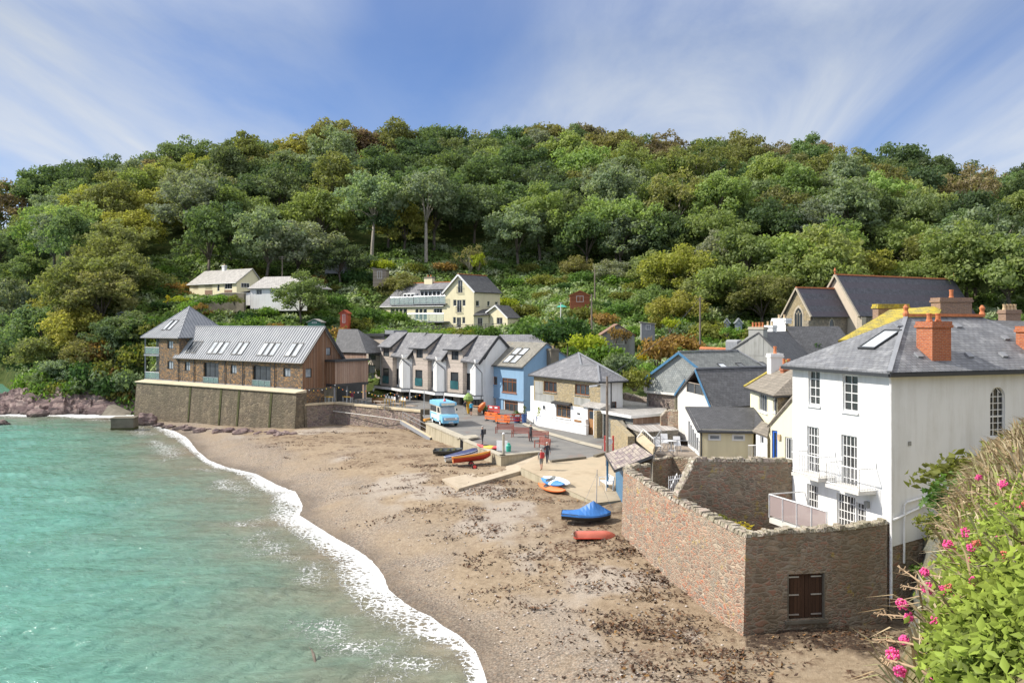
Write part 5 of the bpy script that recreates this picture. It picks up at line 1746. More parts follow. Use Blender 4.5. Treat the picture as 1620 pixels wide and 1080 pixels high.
 for p,q in ((E0,E1),(E1,E2)):
  m.tube([p - UP * .1,q - UP * .1],.09,6)
 m.build('gutter','dark_metal',root)

build_cottage()

def build_cottage_garden_wall():
 Q = lambda u,v,z: V2(CL + CU * u + CV * v,z)
 root = thing('garden_wall',Q(2,-2.5,3.2),'low white garden wall with a tall white pillar in front of the stone cottage','garden wall')
 P = [G(836,664,3.2),G(852,673,3.2),G(929,687.5,3.2)]
 m = MB()
 for i in range(2):
  m.beam(V2(P[i],3.55) ,V2(P[i + 1],3.55),.3,1.1)
 m.build('low_wall','white_paint',root)
 m = MB()
 for i in range(2):
  m.beam(V2(P[i],4.15),V2(P[i + 1],4.15),.4,.1)
 m.build('coping','white_frame',root)
 c = G(838,664,3.2)
 MB().box(V2(c + CV * .8,2.8),1.4,.5,4.3,BU).build('tall_pillar','white_paint',root)
 c = G(927,686,3.2)
 MB().box(V2(c,2.8),.55,.5,1.9,CU).build('end_pier','white_paint',root)

build_cottage_garden_wall()

# ------------------------------------------------------------------ houses up the hill and on the right
def lerp_pl(a,b):
 return Plane(a,b)

def build_cream_house():
 Cn = PX(750,153)
 U,Vv = Vector((.8,-.6,0)),Vector((.6,.8,0))
 Q = lambda u,v,z: V2(Cn + U * u + Vv * v,z)          # u runs leftwards as negative
 root = thing('cream_gabled_house',Q(-6,3,13.5),'large cream house on the hillside with tall front gable, long slate wing and glass balconies','house')
 pl = Plane(Q(-24,0,0),Q(0,0,0))
 K = lambda x0,y0,x1,y1,p=pl: p.rect(580 + x0 / 5.786,400 + y0 / 5.786,580 + x1 / 5.786,400 + y1 / 5.786)
 ug,ul = pl.u_of(703.6),pl.u_of(603.3)
 zg = pl.uz(727,460.8)[1]; za = pl.uz(727,433.7)[1]; zw = pl.uz(690,483.5)[1]; zb = 12.5
 g = [K(835,250,878,365),K(792,428,822,487),K(826,430,870,545),K(875,428,905,487),K(790,587,817,648),K(824,590,864,685),K(875,587,902,648)]
 ga = (ug + pl.L) / 2
 wall(root,pl,[(ug,zb),(pl.L,zb),(pl.L,zg),(ga,za - .1),(ug,zg)],'cream_paint',g,'gable_wall')
 for r in g:
  window(root,pl,r,'white_frame','glass',2 if r[2] - r[0] > .8 else 1,1,fw=.08)
 for r in (g[0],g[2]):
  m = MB(); a,b,c,d = r
  for k in range(9):
   u = a - .15 + (c - a + .3) * k / 8
   m.beam(pl.at(u,b - .05,.22),pl.at(u,b + 1.0,.22),.025)
  m.beam(pl.at(a - .15,b + 1.0,.22),pl.at(c + .15,b + 1.0,.22),.05); m.beam(pl.at(a - .15,b,.22),pl.at(c + .15,b,.22),.05)
  for u in (a - .15,c + .15):
   m.beam(pl.at(u,b + 1.0,.22),pl.at(u,b + 1.0,0),.04); m.beam(pl.at(u,b,.22),pl.at(u,b,0),.04)
  m.build('juliet_rail','dark_metal',root)
 # long wing
 fw = [K(218,507,258,610),K(262,507,293,610),K(298,507,330,610),K(334,507,370,610),K(445,510,475,612),K(480,510,513,612),K(518,510,552,612),K(612,507,692,558)]
 wall(root,pl,[(ul,zb),(ug,zb),(ug,zw),(ul,zw)],'cream_paint',fw,'wing_wall')
 for r in fw:
  window(root,pl,r,'white_frame','glass',3 if r is fw[-1] else 1,1,fw=.09)
 vR = 4.6
 p2 = Plane(Q(-24,vR,0),Q(0,vR,0))
 zR = p2.uz(690,447)[1]; uh = p2.u_of(637) - pl.L * 0
 e0,e1 = Q(ul - 24.0 - .3,-.35,zw - .05),Q(ug - 24.0,-.35,zw - .05)
 r0,r1 = Q(uh - 24.0,vR,zR),Q(ug - 24.0 + 1,vR,zR)
 e1 = Q(ug - 24.0,-.35,zw - .05)
 m = MB(); m.slab([e0,e1,r1,r0],.14); m.slab([Q(ul - 24.3,2 * vR,zw),e0,r0],.14,-UP); m.slab([Q(ug - 23,2 * vR,zw),Q(ul - 24.3,2 * vR,zw),r0,r1],.14)
 m.build('wing_roof','slate',root)
 MB().poly([Q(ul - 24,0,zb),Q(ul - 24,9,zb),Q(ul - 24,9,zw),Q(ul - 24,0,zw)]).build('wing_end_wall','cream_paint',root)
 gutter(root,e0 - UP * .05,e1 - UP * .05,'white_frame')
 # dormer rooms with glass balconies let into the slope
 for x0,x1,yt in ((335,445,368),(490,722,342)):
  pd = Plane(Q(-24,1.6,0),Q(0,1.6,0))
  a,b,c,d = pd.rect(580 + x0 / 5.786,400 + yt / 5.786,580 + x1 / 5.786,400 + 465 / 5.786)
  n = 3 if x1 - x0 < 150 else 6
  k = [pd.at(a,zw + .2,0),pd.at(c,zw + .2,0),pd.at(c,zw + .2,-3.2),pd.at(a,zw + .2,-3.2)]
  rm = MB(); rm.hull([k[0],k[1],pd.at(c,zw + .2,-.1),pd.at(a,zw + .2,-.1)],[V2(k[0],d),V2(k[1],d),pd.at(c,d,-3.2),pd.at(a,d,-3.2)]); rm.build('dormer','white_frame',root)
  top = [pd.at(a - .3,d,.5),pd.at(c + .2,d,.5),pd.at(c + .2,d,-3.4),pd.at(a - .3,d,-3.4)]
  if n == 6:
   MB().hull(top,[q + UP * .14 for q in top]).build('dormer_roof','dark_metal',root)
  for i in range(n):
   window(root,pd,(a + .1 + (c - a - .2) * i / n,max(b,zw + .3),a + .05 + (c - a - .2) * (i + 1) / n,d - .12),'white_frame','glass',1,1,out=.08,fw=.10)
 for x0,x1,y0,y1,out in ((215,430,405,470,.45),(430,722,395,462,.45),(375,705,555,625,1.6)):
  po = Plane(pl.at(0,0,out),pl.at(pl.L,0,out))
  a,b,c,d = po.rect(580 + x0 / 5.786,400 + y0 / 5.786,580 + x1 / 5.786,400 + y1 / 5.786)
  k = [po.at(a,b,0),po.at(c,b,0),po.at(c,b,-out - .2),po.at(a,b,-out - .2)]
  MB().hull([q - UP * .2 for q in k],k).build('balcony_slab','lead',root)
  q = [po.at(a,b,0),po.at(c,b,0),po.at(c,d,0),po.at(a,d,0)]
  gg = MB().hull([p - po.n * .02 for p in q],q).build('balcony_glass','glass_clear',root)
  h = MB(); h.tube([po.at(a,d,0),po.at(c,d,0)],.03)
  for i in range(6):
   u = a + (c - a) * i / 5
   h.beam(po.at(u,b,.03),po.at(u,d,.03),.05)
  h.build('handrail','steel',gg)
 # gable roof and right hand side
 pr = Plane(Q(0,0,0),Q(0,12,0))
 uR = pr.u_of(791)
 rw = [K(1000,437,1032,487,pr),K(1105,442,1127,487,pr),K(1176,448,1204,473,pr)]
 wall(root,pr,[(0,zb),(uR,zb),(uR,zg),(0,zg)],'cream_paint',rw,'side_wall')
 for r in rw:
  window(root,pr,r,'white_frame','glass',1,1,sill='grey_stone')
 wg = pl.L - ug
 m = MB(); o = .35
 pk0,pk1 = Q(-wg / 2,-o,za),Q(-wg / 2,uR + .3,za)
 m.slab([Q(o,-o,zg - .2),Q(o,uR + .3,zg - .2),pk1,pk0],.14); m.slab([Q(-wg - o,uR + .3,zg - .2),Q(-wg - o,-o,zg - .2),pk0,pk1],.14)
 m.build('gable_roof','slate_dark',root)
 m = MB(); m.beam(pk0 + UP * .06,pk1 + UP * .06,.22,.12); m.build('ridge_tiles','terracotta',root)
 m = MB(); m.beam(Q(o,-o,zg - .3),pk0 - UP * .1,.06,.3); m.beam(Q(-wg - o,-o,zg - .3),pk0 - UP * .1,.06,.3); m.build('bargeboard','white_frame',root)
 m = MB(); m.beam(r0 + UP * .06,r1 + UP * .06,.2,.12); m.build('ridge_tiles','terracotta',root)
 stack(root,p2.at(p2.u_of(679),0,-.1),2.0,.8,zR - .6,zR + 1.1,U,'cream_paint','grey_stone',2,'terracotta',.7,.4)
 # porch wing in front of the side wall
 pf = Plane(Q(.5,1.0,0) + U * 0,Q(12,1.0,0))
 p = lambda px,py,Y: D(px,py,Y)
 fr = Plane(PX(772,153.0),PX(803,150))
 zq = fr.uz(790,516)[1] - .8
 ap = fr.uz(785,483.5); l_,r_ = fr.uz(773,493),fr.uz(803,502)
 wn_ = fr.rect(580 + 1190 / 5.786,400 + 592 / 5.786,580 + 1243 / 5.786,400 + 655 / 5.786)
 wall(root,fr,[(0,zq),(r_[0],zq),(r_[0],r_[1]),(ap[0],ap[1]),(0,l_[1])],'cream_paint',[wn_],'porch_wing_wall')
 window(root,fr,wn_,'white_frame','glass',2,1)
 bk = Vector((.55,.83,0))
 sd = Plane(fr.at(r_[0],0),fr.at(r_[0],0) + bk * 5)
 us = sd.u_of(823)
 wall(root,sd,[(0,zq),(us,zq),(us,r_[1]),(0,r_[1])],'cream_paint',[],'porch_wing_side')
 a0,a1 = fr.at(ap[0],ap[1] + .1,.3),fr.at(ap[0],ap[1] + .1) + bk * us
 m = MB(); e = fr.at(r_[0] + .25,r_[1] - .1,.3); m.slab([e,V2(fr.at(r_[0] + .25,0) + bk * us,e.z),a1,a0],.12)
 e = fr.at(-.3,l_[1] - .1,.3); m.slab([V2(fr.at(-.3,0) + bk * us,e.z),e,a0,a1],.12); m.build('porch_wing_roof','slate_dark',root)
 m = MB(); m.beam(fr.at(r_[0] + .25,r_[1] - .16,.32),a0 - UP * .08,.06,.24); m.beam(fr.at(-.3,l_[1] - .16,.32),a0 - UP * .08,.06,.24); m.build('bargeboard','white_frame',root)
 # link with its lean-to roof and french doors
 lk = Plane(D(749.5,510,152.4),D(773,510,152.6))
 dd = lk.rect(580 + 1015 / 5.786,400 + 592 / 5.786,580 + 1062 / 5.786,400 + 680 / 5.786)
 zl = lk.uz(760,498.5)[1]
 wall(root,lk,[(0,zq),(lk.L,zq),(lk.L,zl),(0,zl)],'cream_paint',[dd],'link_wall')
 window(root,lk,dd,'white_frame','glass',2,1,name='french_door')
 q = [D(748.5,498.8,152.0),D(774,497.5,152.2),D(779,488,155),D(757,489.5,155)]
 MB().slab(q,.12).build('link_roof','slate_dark',root)

build_cream_house()

def build_bungalow():
 Cn = PX(374.4,165); U,Vv = Vector((.8,-.6,0)),Vector((.6,.8,0))
 Q = lambda u,v,z: V2(Cn + U * u + Vv * v,z)
 root = thing('cream_bungalow',Q(-7,3,18.5),'cream bungalow with pale roof and small chimney on the slope above the pyramid tower','bungalow')
 pl = Plane(Q(-20,0,0),Q(0,0,0))
 K = lambda x0,y0,x1,y1,p=pl: p.rect(280 + x0 / 4.765,400 + y0 / 4.765,280 + x1 / 4.765,400 + y1 / 4.765)
 ul = pl.u_of(300); zE = pl.uz(374,446)[1]; zb = 17
 ws = [K(122,230,160,278),K(212,227,267,276),K(303,236,320,290),K(358,224,415,274)]
 wall(root,pl,[(ul,zb),(pl.L,zb),(pl.L,zE),(ul,zE)],'cream_paint',ws,'front_wall')
 for r in ws:
  window(root,pl,r,'white_frame','glass',3 if r[2] - r[0] > 1 else 1,1,fw=.09)
 for r in (ws[1],ws[3]):
  k = [pl.at(r[0],r[1] - 1.0,.05),pl.at(r[2],r[1] - 1.0,.05),pl.at(r[2],r[1] - 1.0,.003),pl.at(r[0],r[1] - 1.0,.003)]
  MB().hull(k,[V2(p,r[1] - .12) for p in k]).build('tile_panel','old_brick',root)
 pr = Plane(Q(0,0,0),Q(0,10,0))
 uR = pr.u_of(413); ap = pr.uz(398.6,425.5)
 w = K(482,227,545,262,pr)
 wall(root,pr,[(0,zb),(uR,zb),(uR,zE),(ap[0],ap[1]),(0,zE)],'cream_paint',[],'gable_wall')
 window(root,pr,w,'white_frame','glass',3,1,out=.05)
 p2 = Plane(Q(-20,ap[0],0),Q(0,ap[0],0)); uh = p2.u_of(324)
 zr = ap[1] + .12
 e0,e1,r0,r1 = Q(ul - 20.4,-.4,zE - .1),Q(.3,-.4,zE - .1),Q(uh - 20,ap[0],zr),Q(.3,ap[0],zr)
 m = MB(); m.slab([e0,e1,r1,r0],.15); m.slab([Q(ul - 20.4,uR + .4,zE - .1),e0,r0],.15,-UP); m.slab([Q(.3,uR + .4,zE - .1),Q(ul - 20.4,uR + .4,zE - .1),r0,r1],.15)
 m.build('roof','roof_pale',root)
 stack(root,p2.at(p2.u_of(355),0),.8,.6,zr - .3,zr + .9,U,'white_paint',None,1,'buff_pot',.3,.3)
 gutter(root,e0 - UP * .1,e1 - UP * .1,'white_frame')
 # front steps beside the terrace wall
 m = MB()
 for i in range(7):
  m.box(Q(-7.5 + i * .1,-1.2 - i * .45,zb + .9 - i * .3),1.5,.5,1.0,U)
 m.build('steps','concrete',root)
 # garden retaining wall
 w = thing('retaining_wall',Q(-8,-4,16),'long dark garden wall stepping down the slope below the cream bungalow','retaining wall')
 P = [D(292,483.5,161),D(325,470,160),D(352,464,159),D(374,463.5,158),D(386,464.5,157)]
 m = MB()
 for a,b in zip(P[:-1],P[1:]):
  m.hull([V2(a,a.z - 3.4),V2(b,b.z - 3.4),V2(b,b.z - 3.4) + Vector((.2,.5,0)),V2(a,a.z - 3.4) + Vector((.2,.5,0))],[a,b,b + Vector((.2,.5,0)),a + Vector((.2,.5,0))])
 m.build('wall_face','concrete_dark',w)
 m = MB()
 for a,b in zip(P[:-1],P[1:]):
  m.beam(a + Vector((.1,.25,.05)),b + Vector((.1,.25,.05)),.6,.12)
 m.build('coping','concrete',w)

def build_white_bungalow():
 Cn = PX(396,159); U,Vv = Vector((.93,-.36,0)),Vector((.36,.93,0))
 Q = lambda u,v,z: V2(Cn + U * u + Vv * v,z)
 root = thing('white_bungalow',Q(5,3,17),'white bungalow with hipped pale roof half hidden by the garden tree','bungalow')
 pl = Plane(Q(0,0,0),Q(13,0,0))
 K = lambda x0,y0,x1,y1,p=pl: p.rect(280 + x0 / 4.765,400 + y0 / 4.765,280 + x1 / 4.765,400 + y1 / 4.765)
 zE = pl.uz(400,456.3)[1]; zb = zE - 4
 ws = [K(595,274,640,315),K(700,283,722,310),K(760,280,800,315)]
 wall(root,pl,[(0,zb),(12,zb),(12,zE),(0,zE)],'white_paint',ws,'front_wall')
 for r in ws:
  window(root,pl,r,'white_frame','glass',2,1,fw=.09)
 pk = Plane(Q(0,7,0),Q(0,0,0)); wall(root,pk,[(0,zb),(7,zb),(7,zE),(0,zE)],'white_paint',[],'end_wall')
 p2 = Plane(Q(0,3.5,0),Q(13,3.5,0)); uz = p2.uz(418,438); r0,r1 = Q(uz[0],3.5,uz[1]),Q(9,3.5,uz[1])
 c = [Q(-.4,-.4,zE),Q(12.4,-.4,zE),Q(12.4,7.4,zE),Q(-.4,7.4,zE)]
 m = MB(); m.slab([c[0],c[1],r1,r0],.14); m.slab([c[3],c[0],r0],.14,-UP); m.slab([c[1],c[2],r1],.14,-UP); m.slab([c[2],c[3],r0,r1],.14)
 m.build('roof','roof_pale',root)
 k = [Q(-2.6,.6,zb + 1),Q(0,.6,zb + 1),Q(0,4,zb + 1),Q(-2.6,4,zb + 1)]
 MB().hull(k,[V2(p,zE - .7) for p in k]).build('side_porch','white_paint',root)
 k = [Q(-2.8,.4,zE - .7),Q(0,.4,zE - .25),Q(0,4.2,zE - .25),Q(-2.8,4.2,zE - .7)]
 MB().slab(k,.12).build('porch_roof','slate_dark',root)

build_bungalow()
build_white_bungalow()

def lancet(root,pl,u,z0,w,h,trac=False,mat='buff_stone',out=.05):
 """pointed window: moulded surround, frame bars and glass"""
 n = 10
 sp = z0 + h - w * .9

 def arch(k,dz=0):
  pts = [(u - w / 2 * k,z0 - dz),(u + w / 2 * k,z0 - dz)]
  R = w * k
  for i in range(n + 1):
   t = math.radians(60) * i / n
   pts.append((u - w / 2 * k + R * math.cos(t),sp + R * math.sin(t)))
  for i in range(1,n + 1):
   t = math.radians(60) * (1 - i / n)
   pts.append((u + w / 2 * k - R * math.cos(t),sp + R * math.sin(t)))
  return pts
 m = MB(); a,b = arch(1.0),arch(1.28,w * .12)
 k = len(a)
 vs = [pl.at(p[0],p[1],out) for p in a] + [pl.at(p[0],p[1],out) for p in b] + [pl.at(p[0],p[1],0) for p in b] + [pl.at(p[0],p[1],-.1) for p in a]
 fs = []
 for i in range(k):
  j = (i + 1) % k
  fs += [[i,i + k,j + k,j],[i + k,i + 2 * k,j + 2 * k,j + k],[i + 3 * k,i,j,j + 3 * k]]
 m.add(vs,fs)
 if trac:
  for s in (-1,1):
   m.beam(pl.at(u + s * w / 6,z0,.02),pl.at(u + s * w / 6,sp + w * .15,.02),.07)
   m.beam(pl.at(u + s * w / 6,sp + w * .15,.02),pl.at(u,sp + w * .55,.02),.06); m.beam(pl.at(u + s * w / 6,sp + w * .15,.02),pl.at(u + s * w * .36,sp + w * .4,.02),.06)
 o = m.build('window',mat,root)
 MB().poly([pl.at(p[0],p[1],.012) for p in a]).build('pane','glass',o)
 return o

flat('buff_stone',(.48,.42,.33),.9,.1,0,.15)

def build_church():
 Cn = PX(1282,131)         # chancel corner nearest us
 U = Vector((.86,.51,0)); Vv = Vector((-.51,.86,0))      # U along the nave, V along its east end leftwards
 Q = lambda u,v,z: V2(Cn + U * u + Vv * v,z)
 root = thing('stone_church',Q(8,4,11),'old stone church with pointed windows and banded dark slate roofs','church')
 pg = Plane(Q(0,20,0),Q(0,0,0))
 ul = pg.u_of(1241); zE = pg.uz(1282,498.5)[1]; au,azz = pg.uz(1262,456.5)
 wv = pg.L - ul
 zb = 9.5
 wall(root,pg,[(ul,zb),(pg.L,zb),(pg.L,zE),((ul + pg.L) / 2,azz - .2),(ul,zE)],'cottage_stone',[],'chancel_gable')
 u,z0 = pg.uz(1263.5,519); z1 = pg.uz(1263.5,486)[1]; w = (pg.u_of(1270) - pg.u_of(1257.5))
 lancet(root,pg,u,z0,w,z1 - z0,True)
 ps = Plane(Q(0,0,0),Q(30,0,0))
 uc = ps.u_of(1342)
 wall(root,ps,[(0,zb),(uc,zb),(uc,zE),(0,zE)],'church_stone',[],'chancel_side_wall')
 u,z0 = ps.uz(1315.5,529.5); z1 = ps.uz(1315.5,504)[1]; w = (ps.u_of(1319) - ps.u_of(1312))
 lancet(root,ps,u,z0,w,z1 - z0)
 zr = azz + .1
 m = MB(); e0,e1,r0,r1 = Q(-.25,-.35,zE - .2),Q(uc + 1,-.35,zE - .2),Q(-.25,wv / 2,zr),Q(uc + 1,wv / 2,zr)
 m.slab([e0,e1,r1,r0],.15); m.slab([Q(uc + 1,wv + .3,zE - .2),Q(-.25,wv + .3,zE - .2),r0,r1],.15); m.build('chancel_roof','slate_church',root)
 MB().beam(r0 + UP * .1,r1 + UP * .1,.2,.2).build('ridge_tiles','terracotta',root)
 m = MB(); m.beam(Q(-.3,-.4,zE - .25),r0 - UP * .02,.3,.22); m.beam(Q(-.3,wv + .4,zE - .25),r0 - UP * .02,.3,.22); m.build('gable_coping','buff_stone',root)
 gutter(root,e0 - UP * .05,e1 - UP * .05,r=.09)
 for v,u in ((0,-.35),(wv,-.35)):
  MB().box(Q(u,v,zb),1.0,.8,zE - zb - .8,U).build('buttress','church_stone',root)
 MB().tube([Q(.4,-.15,zE - .3),Q(.4,-.15,zb)],.09).build('downpipe','grey_stone',root)
 # nave: wider and taller, its east gable rendered cream
 un = uc - .2
 pn = Plane(Q(un,20,0),Q(un,-6,0))
 an,zn = pn.uz(1323,435); uer = pn.u_of(1357.5); zne = pn.uz(1357.5,497.5)[1]
 hw = uer - an
 vc = 20 - an
 wall(root,pn,[(an - hw,zb),(an + hw,zb),(an + hw,zne),(an,zn - .15),(an - hw,zne)],'cream_gable',[],'nave_gable')
 pr = Plane(Q(0,vc,0),Q(60,vc,0)); uend = pr.u_of(1507)
 vs = vc - hw
 m = MB(); e0,e1 = Q(un - .3,vs - .35,zne - .25),Q(uend + .3,vs - .35,zne - .25); r0,r1 = Q(un - .3,vc,zn),Q(uend + .3,vc,zn)
 m.slab([e0,e1,r1,r0],.15); m.slab([Q(uend + .3,vc + hw,zne - .2),Q(un - .3,vc + hw,zne - .2),r0,r1],.15); m.build('nave_roof','slate_church',root)
 MB().beam(r0 + UP * .1,r1 + UP * .1,.22,.22).build('ridge_tiles','terracotta',root)
 m = MB(); m.beam(Q(un - .35,vs - .4,zne - .3),r0,.35,.26); m.beam(Q(un - .35,vc + hw + .4,zne - .3),r0,.35,.26); m.build('gable_coping','buff_stone',root)
 pw = Plane(Q(un,vs,0),Q(uend,vs,0)); wall(root,pw,[(0,zb),(uend - un,zb),(uend - un,zne),(0,zne)],'church_stone',[],'nave_side_wall')
 pe = Plane(Q(uend,vs,0),Q(uend,vc + hw,0)); wall(root,pe,[(0,zb),(2 * hw,zb),(2 * hw,zne),(hw,zn - .15),(0,zne)],'church_stone',[],'west_gable')
 for p in (r0,r1):
  MB().lathe(p + UP * .15,[(.14,0),(.10,.3),(.22,.5),(.12,.75),(.03,1.0)],8).build('finial','terracotta',root)
 MB().box(Q(un + .4,vs - .3,zb),1.0,.9,zne - zb - .4,U).build('buttress','buff_stone',root)

render_wall('cream_gable',(.62,.53,.42),(.42,.36,.28),.4)
build_church()

def block(root,name,pts,z0,mat,closed=True):
 """walls dropped from a ring of eave points"""
 m = MB()
 n = len(pts)
 for i in range(n if closed else n - 1):
  a,b = pts[i],pts[(i + 1) % n]
  m.add([V2(a,z0),V2(b,z0),b,a],[[0,1,2,3]])
 return m.build(name,mat,root)

def build_chimney_house():
 """grey roughcast gable with four pots; two white stacks of its neighbours behind"""
 root = thing('roughcast_house',D(1200,560,96),'grey roughcast gable house crowned by a broad stack with four terracotta pots','house')
 pl = Plane(PX(1150,99),PX(1262,92))
 l,a,r = pl.uz(1152,556),pl.uz(1196,530),pl.uz(1254,580)
 wall(root,pl,[(l[0],4),(r[0] + 1,4),(r[0] + 1,r[1] - .8),(a[0] + .8,a[1]),(a[0] - .8,a[1]),(l[0],l[1])],'grey_render',[],'gable_wall')
 back = Vector((.55,.84,0)) * 16
 p = pl.at(a[0] + .4,a[1] + .35,.1); q = pl.at(r[0] + 1.6,r[1] - 1.2,.1)
 m = MB(); m.slab([q,q + back,p + back,p],.15); s_ = pl.at(l[0] - .4,l[1] - .2,.1); m.slab([s_ + back,s_,p,p + back],.15); m.build('roof','slate_dark',root)
 c = pl.at(pl.u_of(1196),0,-.35)
 stack(root,c,1.9,.75,a[1] - 2.2,pl.uz(1196,517)[1],pl.d,'grey_render','concrete',4,'terracotta',.42,.5)
 c2 = D(1218,540,101)
 stack(root,c2,1.3,.8,c2.z - 4,D(1218,514.5,101).z,pl.d,'white_paint',None,2,'buff_pot',.55,.45)
 r2 = thing('white_gable_house',D(1232,560,107),'white gable end with two small pots standing between the roughcast stack and the chancel','house')
 p2 = Plane(D(1219,560,108),D(1243,560,105))
 zt = p2.uz(1231,504)[1]
 wall(r2,p2,[(0,5),(p2.L,5),(p2.L,zt - .8),(p2.L - .6,zt),(.4,zt),(0,zt - .3)],'white_paint',[],'gable_wall')
 k = [p2.at(0,5),p2.at(p2.L,5),p2.at(p2.L,5,-1),p2.at(0,5,-1)]
 stack(r2,p2.at(p2.L / 2,0,-.5),p2.L - .3,.8,zt - .6,zt + .05,p2.d,'white_paint',None,2,'buff_pot',1.1,.45)
 m = MB(); m.slab([p2.at(p2.L + .1,zt - .9,.05),p2.at(p2.L + 3.6,zt - 4.2,.05),p2.at(p2.L + 4.6,zt - 4.2,-7),p2.at(p2.L + .6,zt - .9,-7)],.15); m.build('roof','slate_dark',r2)
 r3 = thing('garden_outhouse',D(1125,555,104),'low flat roofed outhouse with a red tiled edge behind the slate hung gable','outhouse')
 q = [D(1106,552,106),D(1148,553,104),D(1150,551,110),D(1108,549.5,112)]
 block(r3,'wall',q,5,'grey_stone'); MB().slab([p + UP * .1 for p in q],.12).build('roof','terracotta',r3)
 r4 = thing('lean_to',D(1160,548,103),'small grey lean-to with a flat top against the roughcast gable','outhouse')
 q = [D(1148,541,103),D(1166,541,101.5),D(1173,538.5,106),D(1150,538.5,107)]
 block(r4,'wall',q,5,'lead'); MB().slab([p + UP * .1 for p in q],.15).build('roof','zinc',r4)

build_chimney_house()

def build_slate_hung_house():
 root = thing('slate_hung_house',D(1080,600,88),'house with a slate hung gable and bright blue bargeboards','house')
 pl = Plane(PX(1023,92),PX(1140,84))
 a = pl.uz(1076.7,559); l = pl.uz(1023,597.5); r = pl.uz(1132,601)
 zb = pl.uz(1045,619.5)[1]
 wall(root,pl,[(l[0],zb),(r[0],zb),(r[0],r[1]),(a[0],a[1]),(l[0],l[1])],'slate_hung',[],'gable_wall')
 b = Vector((.30,.95,0))
 pw = Plane(pl.at(0,0,-.25),pl.at(pl.L,0,-.25))
 wall(root,pw,[(l[0],3.5),(r[0],3.5),(r[0],zb),(l[0],zb)],'purple_stone',[],'base_wall')
 k = [pl.at(l[0] - .2,zb - .22,.15),pl.at(r[0],zb - .22,.15),pl.at(r[0],zb - .22,-.3),pl.at(l[0] - .2,zb - .22,-.3)]
 MB().hull(k,[p + UP * .217 for p in k]).build('sill_band','offwhite_board',root)
 r0 = pl.at(a[0],a[1] + .12,.3); r1 = D(1166.7,557.5,92.5); r1.z = r0.z
 e0 = pl.at(r[0] + .3,r[1] - .2,.3); e1 = V2(e0 + (r1 - r0) * 1.18,e0.z)
 f0 = pl.at(l[0] - .35,l[1] - .2,.3); f1 = V2(f0 + (r1 - r0) * 1.18,f0.z)
 m = MB(); m.slab([e0,e1,r1,r0],.15); m.slab([f1,f0,r0,r1],.15); m.slab([e1,f1,r1],.15,-UP); m.build('roof','slate_green',root)
 m = MB(); m.beam(f0 - UP * .05,r0 - UP * .05,.07,.24); m.beam(e0 - UP * .05,r0 - UP * .05,.07,.24); m.build('bargeboard','trim_blue',root)
 MB().beam(r0 + UP * .08,r1 + UP * .08,.2,.12).build('ridge_tiles','lead',root)
 m = MB(); m.beam(r1 + UP * .06,e1 + UP * .06,.18,.1); m.build('hip_tiles','lead',root)
 up = r0 - e0; al = (e1 - e0).normalized()
 for k in (.36,.62,.95):
  p = e0 + (e1 - e0) * k + up * .38
  skylight(root,[p - al * .45,p + al * .45,p + al * .45 + up * .2,p - al * .45 + up * .2],'dark_frame','glass_roof' if k < .4 else 'glass')
 MB().beam(pl.at(l[0] - .1,zb,.1),pl.at(l[0] - .1,l[1],.1),.35).build('corner_board','offwhite_board',root)
 q = [pl.at(r[0],4),V2(e1,4),V2(f1,4),pl.at(l[0],4)]
 block(root,'rear_wall',[V2(p,r[1] - .4) for p in (pl.at(r[0],0),e1 - Vector((.4,0,0)),f1,pl.at(l[0],0,-.02))],4,'grey_render',False)

build_slate_hung_house()

